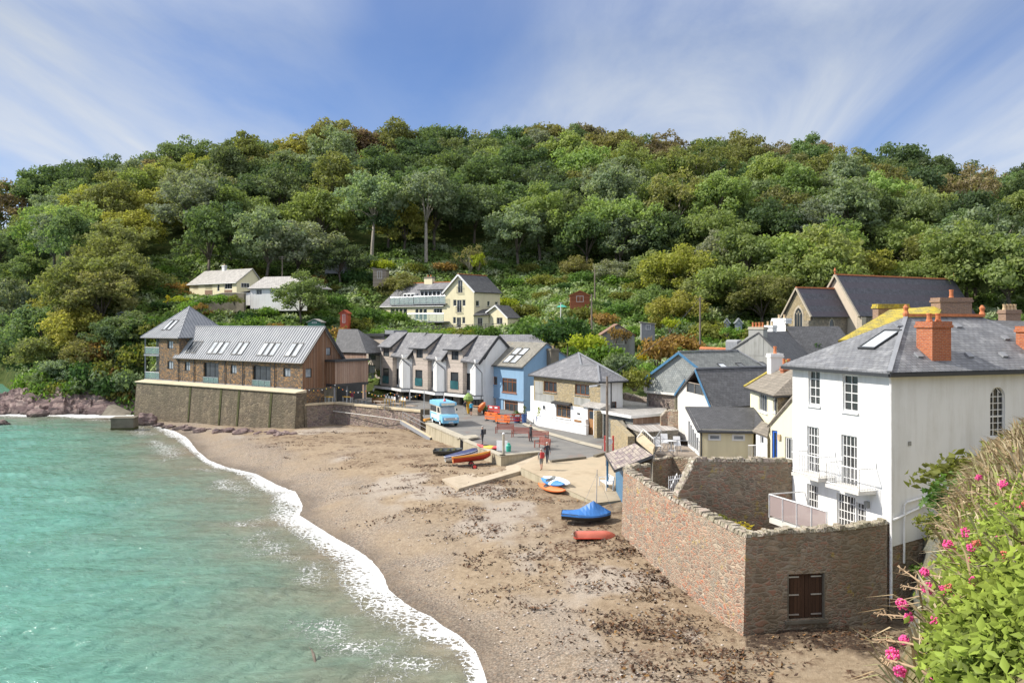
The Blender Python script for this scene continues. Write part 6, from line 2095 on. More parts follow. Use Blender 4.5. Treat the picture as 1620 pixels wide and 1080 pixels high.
def build_balcony_house():
 root = thing('balcony_house',D(1110,630,76),'boarded house with steep slate roof, blue bargeboards and a small brown balcony','house')
 pl = Plane(PX(1073,81),PX(1130,71.5))
 a = pl.uz(1103,586); l = pl.uz(1072,621); r = pl.uz(1127,643)
 bl = pl.rect(1087.5,595,1113,622)
 wall(root,pl,[(l[0],4),(r[0],4),(r[0],r[1]),(bl[2],pl.uz(1113.5,611)[1]),(bl[2],bl[1]),(bl[0],bl[1]),(bl[0],pl.uz(1087.5,603)[1]),(l[0],l[1])],'offwhite_board',[],'boarded_wall')
 # balcony hollow
 m = MB(); A,B = bl[0],bl[2]
 t0,t1 = pl.uz(1087.5,602)[1],pl.uz(1113,609)[1]
 m.poly([pl.at(A,bl[1],-1.4),pl.at(B,bl[1],-1.4),pl.at(B - .25,t1 - .35,-1.4),pl.at(a[0] - .3,a[1] - .8,-1.4),pl.at(A,t0 - .25,-1.4)])
 m.poly([pl.at(A,bl[1],0),pl.at(A,bl[1],-1.4),pl.at(A,t0 - .25,-1.4),pl.at(A,t0 - .15,0)]);
 m.poly([pl.at(A,bl[1],0),pl.at(B,bl[1],0),pl.at(B,bl[1],-1.4),pl.at(A,bl[1],-1.4)])
 m.build('balcony_lining','shed_red',root)
 m = MB(); h = .85
 m.beam(pl.at(A,bl[1] + h,.03),pl.at(B,bl[1] + h,.03),.07)
 for k in range(3):
  m.beam(pl.at(A + (B - A) * k / 2,bl[1],.03),pl.at(A + (B - A) * k / 2,bl[1] + h,.03),.08)
 rr = m.build('balcony_rail','deck_wood',root)
 MB().hull([pl.at(A,bl[1],.0),pl.at(B,bl[1],0),pl.at(B,bl[1],.02),pl.at(A,bl[1],.02)],[pl.at(A,bl[1] + h - .05,.0),pl.at(B,bl[1] + h - .05,0),pl.at(B,bl[1] + h - .05,.02),pl.at(A,bl[1] + h - .05,.02)]).build('rail_panel','glass',rr)
 r0 = pl.at(a[0],a[1] + .1,.2); r1 = D(1222,586.5,80); r1.z = r0.z
 e0 = pl.at(r[0] + .15,r[1] - .1,.2); e1 = V2(e0 + (r1 - r0),e0.z)
 f0 = pl.at(l[0] - .3,l[1] - .2,.2); f1 = V2(f0 + (r1 - r0),f0.z)
 m = MB(); m.slab([e0,e1,r1,r0],.15); m.slab([f1,f0,r0,r1],.15); m.build('roof','slate_dark',root)
 m = MB(); m.beam(e0 - UP * .05,r0 - UP * .05,.07,.2); m.beam(f0 - UP * .05,pl.at(bl[0] - .1,pl.uz(1087,601)[1],.2),.07,.2); m.build('bargeboard','trim_blue',root)
 MB().beam(r0 + UP * .08,r1 + UP * .08,.2,.14).build('ridge_tiles','lead',root)
 block(root,'side_wall',[V2(p,e0.z) for p in (e0 + Vector((-.3,.3,0)),e1,f1,f0)],4,'cream_paint',False)

build_balcony_house()

def build_tile_house():
 root = thing('cream_tiled_house',D(1220,640,64),'cream house with brown tiled roof and white chimney beside the tall white house','house')
 P0,P1 = PX(1187,67.5),PX(1230,60)
 pl = Plane(P0,P1)
 zE = pl.uz(1230,625)[1]
 w1,w2 = pl.rect(1200.5,622.5,1214,651),pl.rect(1222.7,630.5,1231.2,652)
 w2 = (w2[0],w2[1],min(w2[2],pl.L - .15),w2[3])
 wall(root,pl,[(0,4),(pl.L,4),(pl.L,zE),(0,zE)],'pale_yellow_paint',[w1,w2],'front_wall')
 window(root,pl,w1,'white_frame','glass',4,1,sill='white_frame'); window(root,pl,w2,'white_frame','glass',2,1,sill='white_frame')
 pr = Plane(P1,P1 + Vector((6,3.2,0)))
 wall(root,pr,[(0,4),(5,4),(5,zE),(0,zE)],'cottage_stone',[],'side_wall')
 c0,c1 = pl.at(-.35,zE,.35),pl.at(pl.L + .3,zE,.35)
 c2 = V2(c1 + Vector((6.5,3.4,0)),zE);
 r0,r1 = V2(c0 + Vector((3.6,1.2,0)),zE + 1.9),V2(c1 + Vector((3.9,5.2,0)),zE + 1.9)
 m = MB(); m.slab([c0,c1,r1,r0],.16); m.slab([c1,c2,r1],.16,-UP); m.slab([c2,V2(c0 + Vector((7,2,0)),zE),r0,r1],.16); m.build('roof','tile_brown',root)
 gutter(root,c0 - UP * .12,c1 - UP * .12); gutter(root,c1 - UP * .12,c2 - UP * .12)
 m = MB(); m.beam(c0 + UP * .05,r0 + UP * .05,.3,.1); m.build('mossy_verge','slate_moss',root)
 MB().tube([pl.at(pl.L - .05,zE - .1,.08),pl.at(pl.L - .05,5,.08)],.05).build('downpipe','dark_metal',root)
 c = D(1226,590,68)
 stack(root,c,.95,.8,zE + .5,D(1226,559,68).z,Vector((1,.1,0)),'white_paint',None,1,'terracotta',.4,.55)
 c = D(1244,585,66)
 stack(root,c,.7,.6,zE + .8,D(1244,580,66).z,Vector((1,.1,0)),'red_brick',None,2,'terracotta',.36,.6)

build_tile_house()

def build_yellow_gable():
 root = thing('pale_yellow_house',D(1240,700,55),'pale yellow gable with blue framed door tucked against the tall white house','house')
 pl = Plane(PX(1219,55.5),PX(1275,53))
 l,a = pl.uz(1219,671),pl.uz(1256,630.5)
 d,w = pl.rect(1220.8,680.5,1230,727),pl.rect(1241.6,691.5,1254.5,727)
 u2 = 2 * a[0]
 wall(root,pl,[(0,4),(u2,4),(u2,l[1]),(a[0],a[1]),(0,l[1])],'pale_yellow_paint',[d,w],'gable_wall')
 window(root,pl,d,'blue_frame','glass',1,1,name='door',fw=.14); window(root,pl,w,'white_frame','glass',3,1,name='french_window',fw=.09)
 r0 = pl.at(a[0],a[1] + .1,.12); b = Vector((2.6,7,0)); e0,f0 = pl.at(u2 + .2,l[1] - .15,.12),pl.at(-.2,l[1] - .15,.12)
 m = MB(); m.slab([e0,e0 + b,r0 + b,r0],.12); m.slab([f0 + b,f0,r0,r0 + b],.12); m.build('roof','tile_brown',root)
 m = MB(); m.box(pl.at(d[2] + .18,d[3] - .55,.05),.22,.1,.35,pl.d); m.build('wall_lamp','buff_pot',root)
 pk = Plane(pl.at(0,0,-7),pl.at(0,0)); wall(root,pk,[(0,4),(7,4),(7,l[1]),(0,l[1])],'pale_yellow_paint',[],'side_wall')

build_yellow_gable()

def build_annexe():
 root = thing('cream_annexe',D(1150,700,62),'low cream annexe with dark mono pitch roof and glazed white end onto a timber deck','annexe')
 f0,f1 = D(1107,678.5,62),D(1191,680,61.6)
 b0,b1 = D(1088.4,642.7,66.5),D(1193.4,644,66.5)
 zE = f0.z
 pl = Plane(f0,f1)
 ws = [pl.rect(1120.5,680.5,1140.5,691.5),pl.rect(1158,680.8,1178.5,692)]
 ws = [(a,b - .22,c,min(d,zE - .12) - .20) for a,b,c,d in ws]
 wall(root,pl,[(0,4),(pl.L,4),(pl.L,zE),(0,zE)],'cream_paint',ws,'front_wall')
 for r in ws:
  window(root,pl,r,'white_frame','glass_pale',1,1,out=.05,fw=.12)
 # glazed end
 pe = Plane(V2(b0,0),V2(f0,0))
 wall(root,pe,[(0,4),(pe.L,4),(pe.L,zE),(0,b0.z)],'white_paint',[],'end_wall')
 n = 5
 for i in range(n):
  a,b = .35 + (pe.L - .6) * i / n,.35 + (pe.L - .6) * (i + 1) / n - .05
  zt = zE + (b0.z - zE) * (1 - (a + b) / 2 / pe.L) - .75
  window(root,pe,(a,5.35,b,min(zt,zE + .35)),'white_frame','glass',1,1,out=.05,fw=.08,name='glazed_door')
 m = MB(); k = [f0 + Vector((-.2,-.25,-.08)),f1 + Vector((.1,-.25,-.08)),b1,b0 + Vector((-.2,0,0))]
 m.slab(k,.16); m.build('roof','slate_annexe',root)
 m = MB(); q = [k[1],D(1205.5,664.5,63.0),b1]; m.slab([q[0],q[1],q[2]],.1,-UP); m.build('roof_return','slate_annexe',root)
 gutter(root,k[0] - UP * .1,k[1] - UP * .1)
 MB().tube([V2(f0,zE) + Vector((.1,-.1,0)),V2(f0,5) + Vector((.1,-.1,0))],.05).build('downpipe','dark_metal',root)
 MB().hull([pl.at(0,4.9,.06),pl.at(pl.L,4.9,.06),pl.at(pl.L,4.9,.002),pl.at(0,4.9,.002)],[pl.at(0,5.02,.06),pl.at(pl.L,5.02,.06),pl.at(pl.L,5.02,.002),pl.at(0,5.02,.002)]).build('string_course','concrete_pale',root)
 MB().poly([f1,b1,V2(b1,4),V2(f1,4)]).build('rear_end_wall','cream_paint',root)
 MB().poly([b1,b0,V2(b0,4),V2(b1,4)]).build('back_wall','cream_paint',root)
 # small porch in the corner
 r2 = thing('corner_porch',D(1205,690,60),'little white porch with a mossy lean-to roof between annexe and pale yellow gable','porch')
 q = [D(1190,681,60.8),D(1214,690,58.5),D(1218,671.5,60.5),D(1205.5,665,62.6)]
 MB().slab(q,.12).build('roof','tile_brown',r2)
 pp = Plane(D(1196,700,60.6),D(1214,700,58.8))
 zt = pp.uz(1205,687.5)[1]
 w = pp.rect(1202.5,686,1208,702); w = (w[0],w[1],w[2],min(w[3],zt - .1))
 wall(r2,pp,[(0,4),(pp.L,4),(pp.L,zt - .15),(0,zt + .15)],'white_paint',[w],'wall'); window(r2,pp,w,'white_frame','glass',1,1)
 r3 = thing('white_railing',D(1200,715,58),'white railing in front of the little porch','railing')
 m = MB(); a,b = D(1184,704,58.5),D(1213,703.5,57)
 m.beam(a,b,.05)
 m.build('top_rail','rail_white',r3)
 m = MB()
 for k in range(13):
  p = a.lerp(b,k / 12); m.beam(p,p - UP * 1.1,.02)
 m.build('bars','rail_white',r3)

slate('slate_annexe',(.075,.075,.08),(.10,.10,.105),.3,.2,(.20,.16,.04),.66)
build_annexe()

# ------------------------------------------------------------------ the tall white house and the walls about it
WC = Vector((16.66,39.0,0)); WL_ = Vector((-.333,.943,0)); WR_ = Vector((.943,.333,0))

def build_white_house():
 root = thing('white_house',WC + WL_ * 3.4 + WR_ * 5 + Vector((0,0,3)),'tall white rendered house with hipped slate roof, brick chimneys and french windows onto balconies','house')
 pl = Plane(WC + WL_ * 6.8,WC)
 pr = Plane(WC,WC + WR_ * 13)
 zE = 12.33
 K = lambda x0,y0,x1,y1,p=pl: p.rect(1200 + x0 / 2.7,560 + y0 / 2.7,1200 + x1 / 2.7,560 + y1 / 2.7)
 top = [K(213,70,262,218),K(359,88,424,245)]
 mid = [K(207,310,257,505),K(353,347,420,578)]
 low = [K(207,557,254,690),K(334,600,412,745),K(416,635,458,745)]
 wall(root,pl,[(0,2),(pl.L,2),(pl.L,zE),(0,zE)],'white_paint',top + mid + low,'front_wall',.16)
 for r in top:
  window(root,pl,r,'white_frame','glass_sash',2,4,.14,.07,.04,sill='white_frame')
 for r in mid:
  window(root,pl,r,'white_frame','glass_sash',4,4,.14,.06,.035,transom=.80,name='french_window')
 for r,n in zip(low,(4,6,3)):
  window(root,pl,r,'white_frame','glass_sash',n,4,.14,.06,.035,name='french_window')
 # shaded flank
 aw = pr.rect(1566.5,612,1590,690)
 n = 10
 hole = [(aw[0],aw[1]),(aw[2],aw[1])] + [((aw[0] + aw[2]) / 2 + (aw[2] - aw[0]) / 2 * math.cos(math.pi * i / n),aw[3] - (aw[2] - aw[0]) / 2 + (aw[2] - aw[0]) / 2 * math.sin(math.pi * i / n)) for i in range(n + 1)]
 m = MB(); m.holed([(0,4.6),(13,6.5),(13,zE),(0,zE)],[hole],lambda u,z: pr.at(u,z))
 for i in range(len(hole)):
  a,b = hole[i],hole[(i + 1) % len(hole)]
  m.add([pr.at(*a),pr.at(*b),pr.at(b[0],b[1],-.2),pr.at(a[0],a[1],-.2)],[[3,2,1,0]])
 m.build('side_wall','white_paint',root)
 m = MB(); cx_,w_ = (aw[0] + aw[2]) / 2,aw[2] - aw[0]
 for i in range(len(hole)):
  m.beam(pr.at(*hole[i],-.13),pr.at(*hole[(i + 1) % len(hole)],-.13),.08,.06)
 for k in (1,2):
  m.beam(pr.at(aw[0] + w_ * k / 3,aw[1],-.13),pr.at(aw[0] + w_ * k / 3,aw[3] - w_ * .22,-.13),.035)
 for k in range(1,7):
  z = aw[1] + (aw[3] - aw[1] - w_ * .5) * k / 6; m.beam(pr.at(aw[0],z,-.13),pr.at(aw[2],z,-.13),.07 if k == 3 else .035)
 m.beam(pr.at(aw[0] + w_ * .2,aw[3] - w_ * .3,-.13),pr.at(cx_,aw[3] - .02,-.13),.03); m.beam(pr.at(aw[2] - w_ * .2,aw[3] - w_ * .3,-.13),pr.at(cx_,aw[3] - .02,-.13),.03)
 aw_o = m.build('arched_window','white_frame',root)
 MB().poly([pr.at(*p,-.165) for p in hole]).build('pane','glass_sash',aw_o)
 # brick footing under the flank
 MB().hull([pr.at(-.02,0,-.04),pr.at(2.6,0,-.04),pr.at(2.6,0,-.5),pr.at(-.02,0,-.5)],[pr.at(-.02,5.62,-.04),pr.at(2.6,5.62,-.04),pr.at(2.6,5.62,-.5),pr.at(-.02,5.62,-.5)]).build('footing','dark_wall',root)
 # other walls
 for a,b in ((WC + WR_ * 13,WC + WR_ * 13 + WL_ * 6.8),(WC + WR_ * 13 + WL_ * 6.8,WC + WL_ * 6.8)):
  p = Plane(a,b); wall(root,p,[(0,2),(p.L,2),(p.L,zE),(0,zE)],'white_paint',[],'rear_wall')
 # little vents and marks on the flank
 for x0,y0,x1,y1,mt in ((638,372,651,390,'grey_trim'),):
  a,b,c,d = K(x0,y0,x1,y1,pr); k = [pr.at(a,b,.03),pr.at(c,b,.03),pr.at(c,b,0),pr.at(a,b,0)]
  MB().hull(k,[V2(p,d) for p in k]).build('wall_vent','grey_render',root)
 a,b,c,d = K(460,628,475,655); k = [pl.at(a,b,.14),pl.at(c,b,.14),pl.at(c,b,.0),pl.at(a,b,.0)]
 MB().hull(k,[V2(p,d) for p in k]).build('wall_lamp','grey_render',root)
 # slate roof with its hips
 o = .38
 Q = lambda l,r,z: V2(WC + WL_ * l + WR_ * r,z)
 c = [Q(-o,-o,zE),Q(-o,13 + o,zE),Q(6.8 + o,13 + o,zE),Q(6.8 + o,-o,zE)]
 r0,r1 = Q(3.4,4.1,14.78),Q(3.4,9.0,14.78)
 m = MB(); m.slab([c[0],c[1],r1,r0],.15); m.slab([c[3],c[0],r0],.15,-UP); m.slab([c[1],c[2],r1],.15,-UP); m.slab([c[2],c[3],r0,r1],.15)
 m.build('roof','slate_house',root)
 m = MB(); m.beam(r0 + UP * .08,r1 + UP * .08,.24,.14); m.lathe(r0 + UP * .1,[(.13,-.1),(.16,.05),(.10,.2),(.15,.36),(.05,.5)],8); m.lathe(r1 + UP * .1,[(.13,-.1),(.16,.05),(.10,.2),(.15,.36),(.05,.5)],8)
 m.build('ridge_tiles','terracotta',root)
 m = MB(); m.beam(c[0] + UP * .03,r0 + UP * .03,.2,.07); m.build('hip_lead','lead',root)
 m = MB()
 for i in (0,3):
  p,q = (c[0],c[1]) if i == 0 else (c[3],c[0])
  m.beam(p - UP * .14,q - UP * .14,.13,.15)
 m.build('gutter','dark_metal',root)
 up = r0 - c[0].lerp(c[3],.52)
 p = c[3].lerp(c[0],.56) + up * .36
 al = (c[0] - c[3]).normalized()
 skylight(root,[p - al * .55,p + al * .55,p + al * .55 + up * .36,p - al * .55 + up * .36],'dark_frame','glass_roof',.1)
 # slate vents
 upf = (r0 - c[0]) - WR_ * (r0 - c[0]).dot(WR_)
 for r,k in ((3.0,.78),(6.6,.76),(2.2,.22),(5.1,.20),(7.2,.2),(9.2,.2),(8.7,.52)):
  q = Q(-o,r,zE) + upf * k
  MB().slab([q - WR_ * .16 + UP * .1,q + WR_ * .16 + UP * .1,q + WR_ * .16 + upf * .07 + UP * .12,q - WR_ * .16 + upf * .07 + UP * .12],.1).build('roof_vent','lead',root)
 # chimneys
 q = Q(-o,3.2,zE) + upf * .30
 st_ = stack(root,Q(.75,3.2,0),1.1,.95,zE + .1,D(1478,508.5,41).z,WR_,'red_brick','red_brick',2,'terracotta',.52,.38)
 stack(root,Q(.9,9.5,0),1.1,.95,zE + .1,D(1640,516,43).z,WR_,'red_brick','red_brick',2,'terracotta',.52,.38)
 # iron balconies of the first floor
 for (x0,x1,y0,y1) in ((140,284,500,545),(285,462,553,600)):
  out = 1.0
  po = Plane(pl.at(0,0,out),pl.at(pl.L,0,out))
  a,cc = po.u_of(1200 + x0 / 2.7),po.u_of(1200 + (x0 + (x1 - x0) * .80) / 2.7)
  zf = po.uz(1200 + (x0 + x1) / 5.4,560 + ((y0 + y1) / 2 - 2) / 2.7)[1]
  k = [po.at(a,zf - .16,0),po.at(cc,zf - .16,0),po.at(cc,zf - .16,-out + .003),po.at(a,zf - .16,-out + .003)]
  b = MB().hull(k,[p + UP * .16 for p in k]).build('balcony','concrete_white',root)
  m = MB(); h = 1.0
  ring = [po.at(a,zf,-out + .05),po.at(a,zf,-.05),po.at(cc,zf,-.05),po.at(cc,zf,-out + .05)]
  for p,q in zip(ring[:-1],ring[1:]):
   m.beam(p + UP * h,q + UP * h,.04); m.beam(p + UP * .08,q + UP * .08,.03)
   nn = max(2,int((q - p).length / .13))
   for i in range(nn + 1):
    t = p.lerp(q,i / nn); m.beam(t,t + UP * h,.018)
  for p in (ring[0],ring[3]):
   m.tube([p + UP * h,p + UP * (h + .22) - pl.n * .02],.03)
  m.build('iron_railing','rail_white',b)
 # lower terrace with a glass screen
 po = Plane(pl.at(0,0,2.1),pl.at(pl.L,0,2.1))
 a,z0 = pl.uz(1278,815)
 zf = low[0][1] - .05
 ua,ub = po.u_of(1217),po.u_of(1308)
 k = [po.at(ua,zf - .25,0),po.at(ub,zf - .25,0),po.at(ub,zf - .25,-2.09),po.at(ua,zf - .25,-2.09)]
 b = MB().hull(k,[p + UP * .25 for p in k]).build('terrace_deck','concrete_white',root)
 m = MB(); nn = 4
 q = [po.at(ua,zf + .1,-.02),po.at(ub,zf + .1,-.02),po.at(ub,zf + 1.12,-.02),po.at(ua,zf + 1.12,-.02)]
 m.hull([p - po.n * .02 for p in q],q); m.build('glass_screen','glass_pink',b)
 m = MB(); m.beam(po.at(ua,zf + 1.15,0),po.at(ub,zf + 1.15,0),.05)
 for i in range(nn + 1):
  u = ua + (ub - ua) * i / nn; m.beam(po.at(u,zf,0),po.at(u,zf + 1.15,0),.05)
 m.beam(po.at(ua,zf + 1.15,0),po.at(ua,zf + 1.15,-2.05),.05)
 m.build('screen_posts','rail_white',b)
 # white plinth step at the foot of the wall and the waste pipes
 m = MB(); m.tube([pr.at(-.12,zE - .2,.10),pr.at(-.05,zE - .55,.10),pr.at(-.05,2.4,.14)],.055); m.build('downpipe','rail_white',root)
 m = MB(); g = lambda px,py: pr.at(*pr.uz(px,py),.12)
 m.tube([g(1427,889),g(1428,796),g(1433,793),g(1518,766)],.05); m.tube([g(1409,822),g(1460,798),g(1520,771)],.05); m.build('waste_pipe','rail_white',root)

surf('concrete_white',[(.60,.57,.52),(.72,.70,.66)],.9,.8,.2,14)
glass('glass_sash',(.06,.06,.06),.12)

def build_mossy_house():
 root = thing('mossy_roofed_house',Vector((22,54,6)),'house behind the tall white one, its roof golden with moss between old chimneys','house')
 a,b = D(1407.7,489.5,56),D(1492,483.5,55); c,d = D(1470,530,50.5),D(1326,538,50.5)
 m = MB(); m.slab([d,c,b,a],.15); e,f = D(1430,540,61),D(1510,540,60); m.slab([a,b,f,e],.15); m.slab([d,a,e],.15,-UP)
 m.build('roof','slate_moss',root)
 block(root,'wall',[d + UP * -.1,c + UP * -.1,f + UP * -.1,e + UP * -.1],4,'old_brick')
 stack(root,D(1409,498,57),2.0,.8,D(1409,520,57).z,D(1409,481,57).z,Vector((1,.05,0)),'old_brick','slate_moss',0)
 c_ = D(1505,500,55); stack(root,c_,2.0,1.1,c_.z - 1.5,D(1505,471,55).z,Vector((1,.05,0)),'old_brick','old_brick',1,'terracotta',.4,.5)
 r2 = thing('far_slate_house',Vector((34,62,6)),'slate roofed house at the frame edge with a row of buff chimney pots','house')
 a,b = D(1560,506,66),D(1700,510,64); c,d = D(1700,545,58),D(1600,545,58); e = D(1530,535,62)
 m = MB(); m.slab([d,c,b,a],.15); m.slab([e,d,a],.15,-UP); m.build('roof','slate_dark',r2)
 block(r2,'wall',[e + UP * -.1,d + UP * -.1,c + UP * -.1],4,'white_paint',False)
 c_ = D(1597,510,67); stack(r2,c_,1.2,.9,c_.z - 2,D(1597,490,67).z,Vector((1,.1,0)),'old_brick','old_brick',4,'buff_pot',.28,.42)

build_white_house()
build_mossy_house()

# red and brown garden walls
PA,PB,PC = D(984,742,53),D(1180,850,38.05),WC + WR_ * -.15 + Vector((0,0,5.64))

def wall_run(root,pts,thick,z0,mat,cop=None,batter=.10,wave=.05,seed=1,part='wall_face',copw=.12):
 """free standing wall along pts (x, y, top z); body as one part, coping stones as another"""
 r = random.Random(seed)
 m,c = MB(),MB()
 fine = []
 for a,b in zip(pts[:-1],pts[1:]):
  n = max(1,int((b - a).length / 1.2))
  for i in range(n):
   fine.append(a.lerp(b,i / n))
 fine.append(pts[-1])
 L = [p.copy() for p in fine]
 off = []
 for i,p in enumerate(L):
  d = (L[min(i + 1,len(L) - 1)] - L[max(i - 1,0)]); d.z = 0; d.normalize()
  off.append(Vector((-d.y,d.x,0)))
  p.z += r.uniform(-wave,wave)
 for i in range(len(L) - 1):
  p,q,o,o2 = L[i],L[i + 1],off[i] * thick,off[i + 1] * thick
  zb,zb2 = (z0(p),z0(q)) if callable(z0) else (z0,z0)
  A = [V2(p,zb) - off[i] * batter,V2(q,zb2) - off[i + 1] * batter,V2(q,zb2) + o2,V2(p,zb) + o]
  B = [p,q,q + o2,p + o]
  m.add([A[0],A[1],A[2],A[3],B[0],B[1],B[2],B[3]],[[0,1,5,4],[2,3,7,6],[4,5,6,7]] + ([[3,0,4,7]] if i == 0 else []) + ([[1,2,6,5]] if i == len(L) - 2 else []))
 w = m.build(part,mat,root)
 if cop:
  for i in range(len(L) - 1):
   p,q = L[i],L[i + 1]
   d = q - p; k = max(1,int(d.length / .30))
   o = off[i]
   for j in range(k):
    a,b = p + d * (j / k + .004),p + d * ((j + 1) / k - .02)
    h = copw * r.uniform(.7,1.7); g0,g1 = r.uniform(.0,.07),r.uniform(.0,.07)
    base = [a - o * g0,b - o * g0,b + o * (thick + g1),a + o * (thick + g1)]
    ctr = sum(base,Vector()) / 4
    c.hull([v - UP * .03 for v in base],[v + (ctr - v) * r.uniform(.06,.28) + UP * h * r.uniform(.8,1.1) for v in base])
  c.build('coping_stones',cop,root)
 return w

def build_walls():
 zb = lambda p: bz(p.x,p.y) - .6
 r1 = thing('brick_garden_wall',V2((PA + PB) / 2,1.2),'long sunlit wall of pinkish red brick and stone rising from the beach','wall')
 mid = PA.lerp(PB,.5) + Vector((-.25,0,.0))
 start = [PA + Vector((1.7,1.0,.1)),PA + Vector((.75,.75,.08)),PA + Vector((.2,.25,.03)),PA + Vector((.02,-.5,0))]
 wall_run(r1,start + [PA.lerp(PB,.25) + Vector((-.15,0,0)),mid,PA.lerp(PB,.8) + Vector((-.12,0,0)),PB],.5,zb,'red_wall','wall_coping',.14,.03,3)
 r2 = thing('stone_garden_wall',V2((PB + PC) / 2,1.2),'shaded dark stone wall with old boarded doors, meeting the corner of the tall white house','wall')
 pl = Plane(PB,PC)
 q = [PB + Vector((.0,.0,0)),PB.lerp(PC,.3) - UP * .03,PB.lerp(PC,.62) + UP * .05,PB.lerp(PC,.86) + UP * .08,PC + UP * .06]
 u0,z0,u1,z1 = pl.rect(1247,907,1304,979)
 # wall panel with its door opening, then the back and the coping
 m = MB()
 n = 16
 tops = []
 for i in range(n + 1):
  t = i / n; p = PB.lerp(PC,t); tops.append((t * pl.L,p.z + .05 * math.sin(7 * t) + .02 * math.sin(31 * t)))
 m.holed([(0,-.3),(pl.L,.2)] + tops[::-1],[[(u0,z0),(u1,z0),(u1,z1),(u0,z1)]],lambda u,z: pl.at(u,z))
 for a,b in (((u0,z0),(u1,z0)),((u1,z0),(u1,z1)),((u1,z1),(u0,z1)),((u0,z1),(u0,z0))):
  m.add([pl.at(*a),pl.at(*b),pl.at(*b,-.3),pl.at(*a,-.3)],[[3,2,1,0]])
 for (ua,za),(ub,zb_) in zip(tops[:-1],tops[1:]):
  m.add([pl.at(ua,za),pl.at(ub,zb_),pl.at(ub,zb_,-.5),pl.at(ua,za,-.5),pl.at(ua,1,-.5),pl.at(ub,1,-.5)],[[0,1,2,3],[3,2,5,4]])
 m.build('wall_face','dark_wall',r2)
 c = MB(); r = random.Random(9)
 u = 0.02
 while u < pl.L - .15:
  w = r.uniform(.16,.34); z = np.interp(u + w / 2,[t[0] for t in tops],[t[1] for t in tops])
  h = r.uniform(.10,.22); g0,g1 = r.uniform(.01,.08),r.uniform(.01,.08)
  base = [pl.at(u,z - .03,g0),pl.at(u + w - .015,z - .03,g0),pl.at(u + w - .015,z - .03,-.5 - g1),pl.at(u,z - .03,-.5 - g1)]
  ct = sum(base,Vector()) / 4
  c.hull(base,[v + (ct - v) * r.uniform(.05,.25) + UP * h for v in base]); u += w
 c.build('coping_stones','wall_coping',r2)
 # boarded doors with strap hinges
 um = (u0 + u1) / 2
 for a,b in ((u0 + .03,um - .01),(um + .01,u1 - .03)):
  d = MB(); k = [pl.at(a,z0 + .03,-.16),pl.at(b,z0 + .03,-.16),pl.at(b,z0 + .03,-.22),pl.at(a,z0 + .03,-.22)]
  d.hull(k,[V2(p,z1 - .03) for p in k]); d.cur = 0
  do = d.build('door','old_door',r2)
  h = MB(); e = a if a < um - .2 and b < um else b
  s = 1 if e == a else -1
  for z in (z0 + .18,(z0 + z1) / 2 + .05,z1 - .16):
   h.beam(pl.at(e + s * .04,z,-.14),pl.at(e + s * .52,z,-.14),.03,.06)
  h.build('strap_hinge','steel',do)
 m = MB()
 for a,b,c_,d_ in ((u0 - .04,z0 - .1,u0 + .02,z1 + .02),(u1 - .02,z0 - .1,u1 + .04,z1 + .02)):
  k = [pl.at(a,b,.012),pl.at(c_,b,.012),pl.at(c_,b,-.2),pl.at(a,b,-.2)]; m.hull(k,[V2(p,d_) for p in k])
 m.build('door_frame','concrete_dark',r2)
 k = [pl.at(u0 - .15,z0 - .16,.10),pl.at(u1 + .15,z0 - .16,.10),pl.at(u1 + .15,z0 - .16,-.25),pl.at(u0 - .15,z0 - .16,-.25)]
 MB().hull(k,[p + UP * .14 for p in k]).build('door_sill','concrete_dark',r2)
 # courtyard wall behind
 r3 = thing('courtyard_wall',Vector((11.5,45,4)),'dark rubble wall across the courtyard, its pale capped top sloping down at one end','wall')
 e = Vector((14.45,45.45,7.35)); s = Vector((9.35,45.0,7.45)); t = Vector((8.35,44.6,5.75))
 wall_run(r3,[t,s,s.lerp(e,.5),e],.45,2.5,'dark_wall','wall_coping',.05,.02,5)
 # little yard behind it
 r4 = thing('yard_wall',Vector((9,55,4)),'old stone yard wall under the timber deck, between shelter and courtyard','wall')
 wall_run(r4,[D(1020,733,57),D(1063,722.5,58.5),D(1066,724,58.4),D(1110,727,57),D(1160,727,56)],.4,2.5,'dark_wall','wall_coping',.02,.03,6,copw=.06)
 g = thing('white_gate',D(1074,770,48),'small white slatted garden gate and steps beside the dark courtyard wall','gate')
 m = MB(); a,b = D(1058,775,48.2),D(1078,772,48)
 for k in range(8):
  p = a.lerp(b,k / 7); m.beam(p - UP * .35,p + UP * .75,.05,.03)
 m.build('pales','rail_white',g)
 m = MB(); m.beam(a + UP * .55,b + UP * .55,.05); m.beam(a - UP * .15,b - UP * .15,.05); m.build('rails','rail_white',g)
 m = MB(); m.tube([D(1061,771,48.1),D(1071,749,49.5)],.035); m.tube([D(1080,750,48.8),D(1080,775,48)],.04); m.build('handrail','rail_white',g)
 fl = MB(); fl.poly([Vector((6.9,53.2,3.7)),Vector((10.0,38.6,3.7)),Vector((16.6,39.4,3.7)),Vector((14.5,45.4,3.7)),Vector((14.2,56,3.7)),Vector((8,58,3.7))])
 struct(fl.build('courtyard_ground','concrete_dark'))

build_walls()

# ------------------------------------------------------------------ quay, road, slipway
def pz(Y):
 if Y < 76:
  return 3.2 - .035 * (76 - Y)
 return groundz(Y)

def ong(px,py):
 z = 3.2
 for _ in range(12):
  p = G(px,py,z); z = pz(p.y)
 return Vector((p.x,p.y,z))

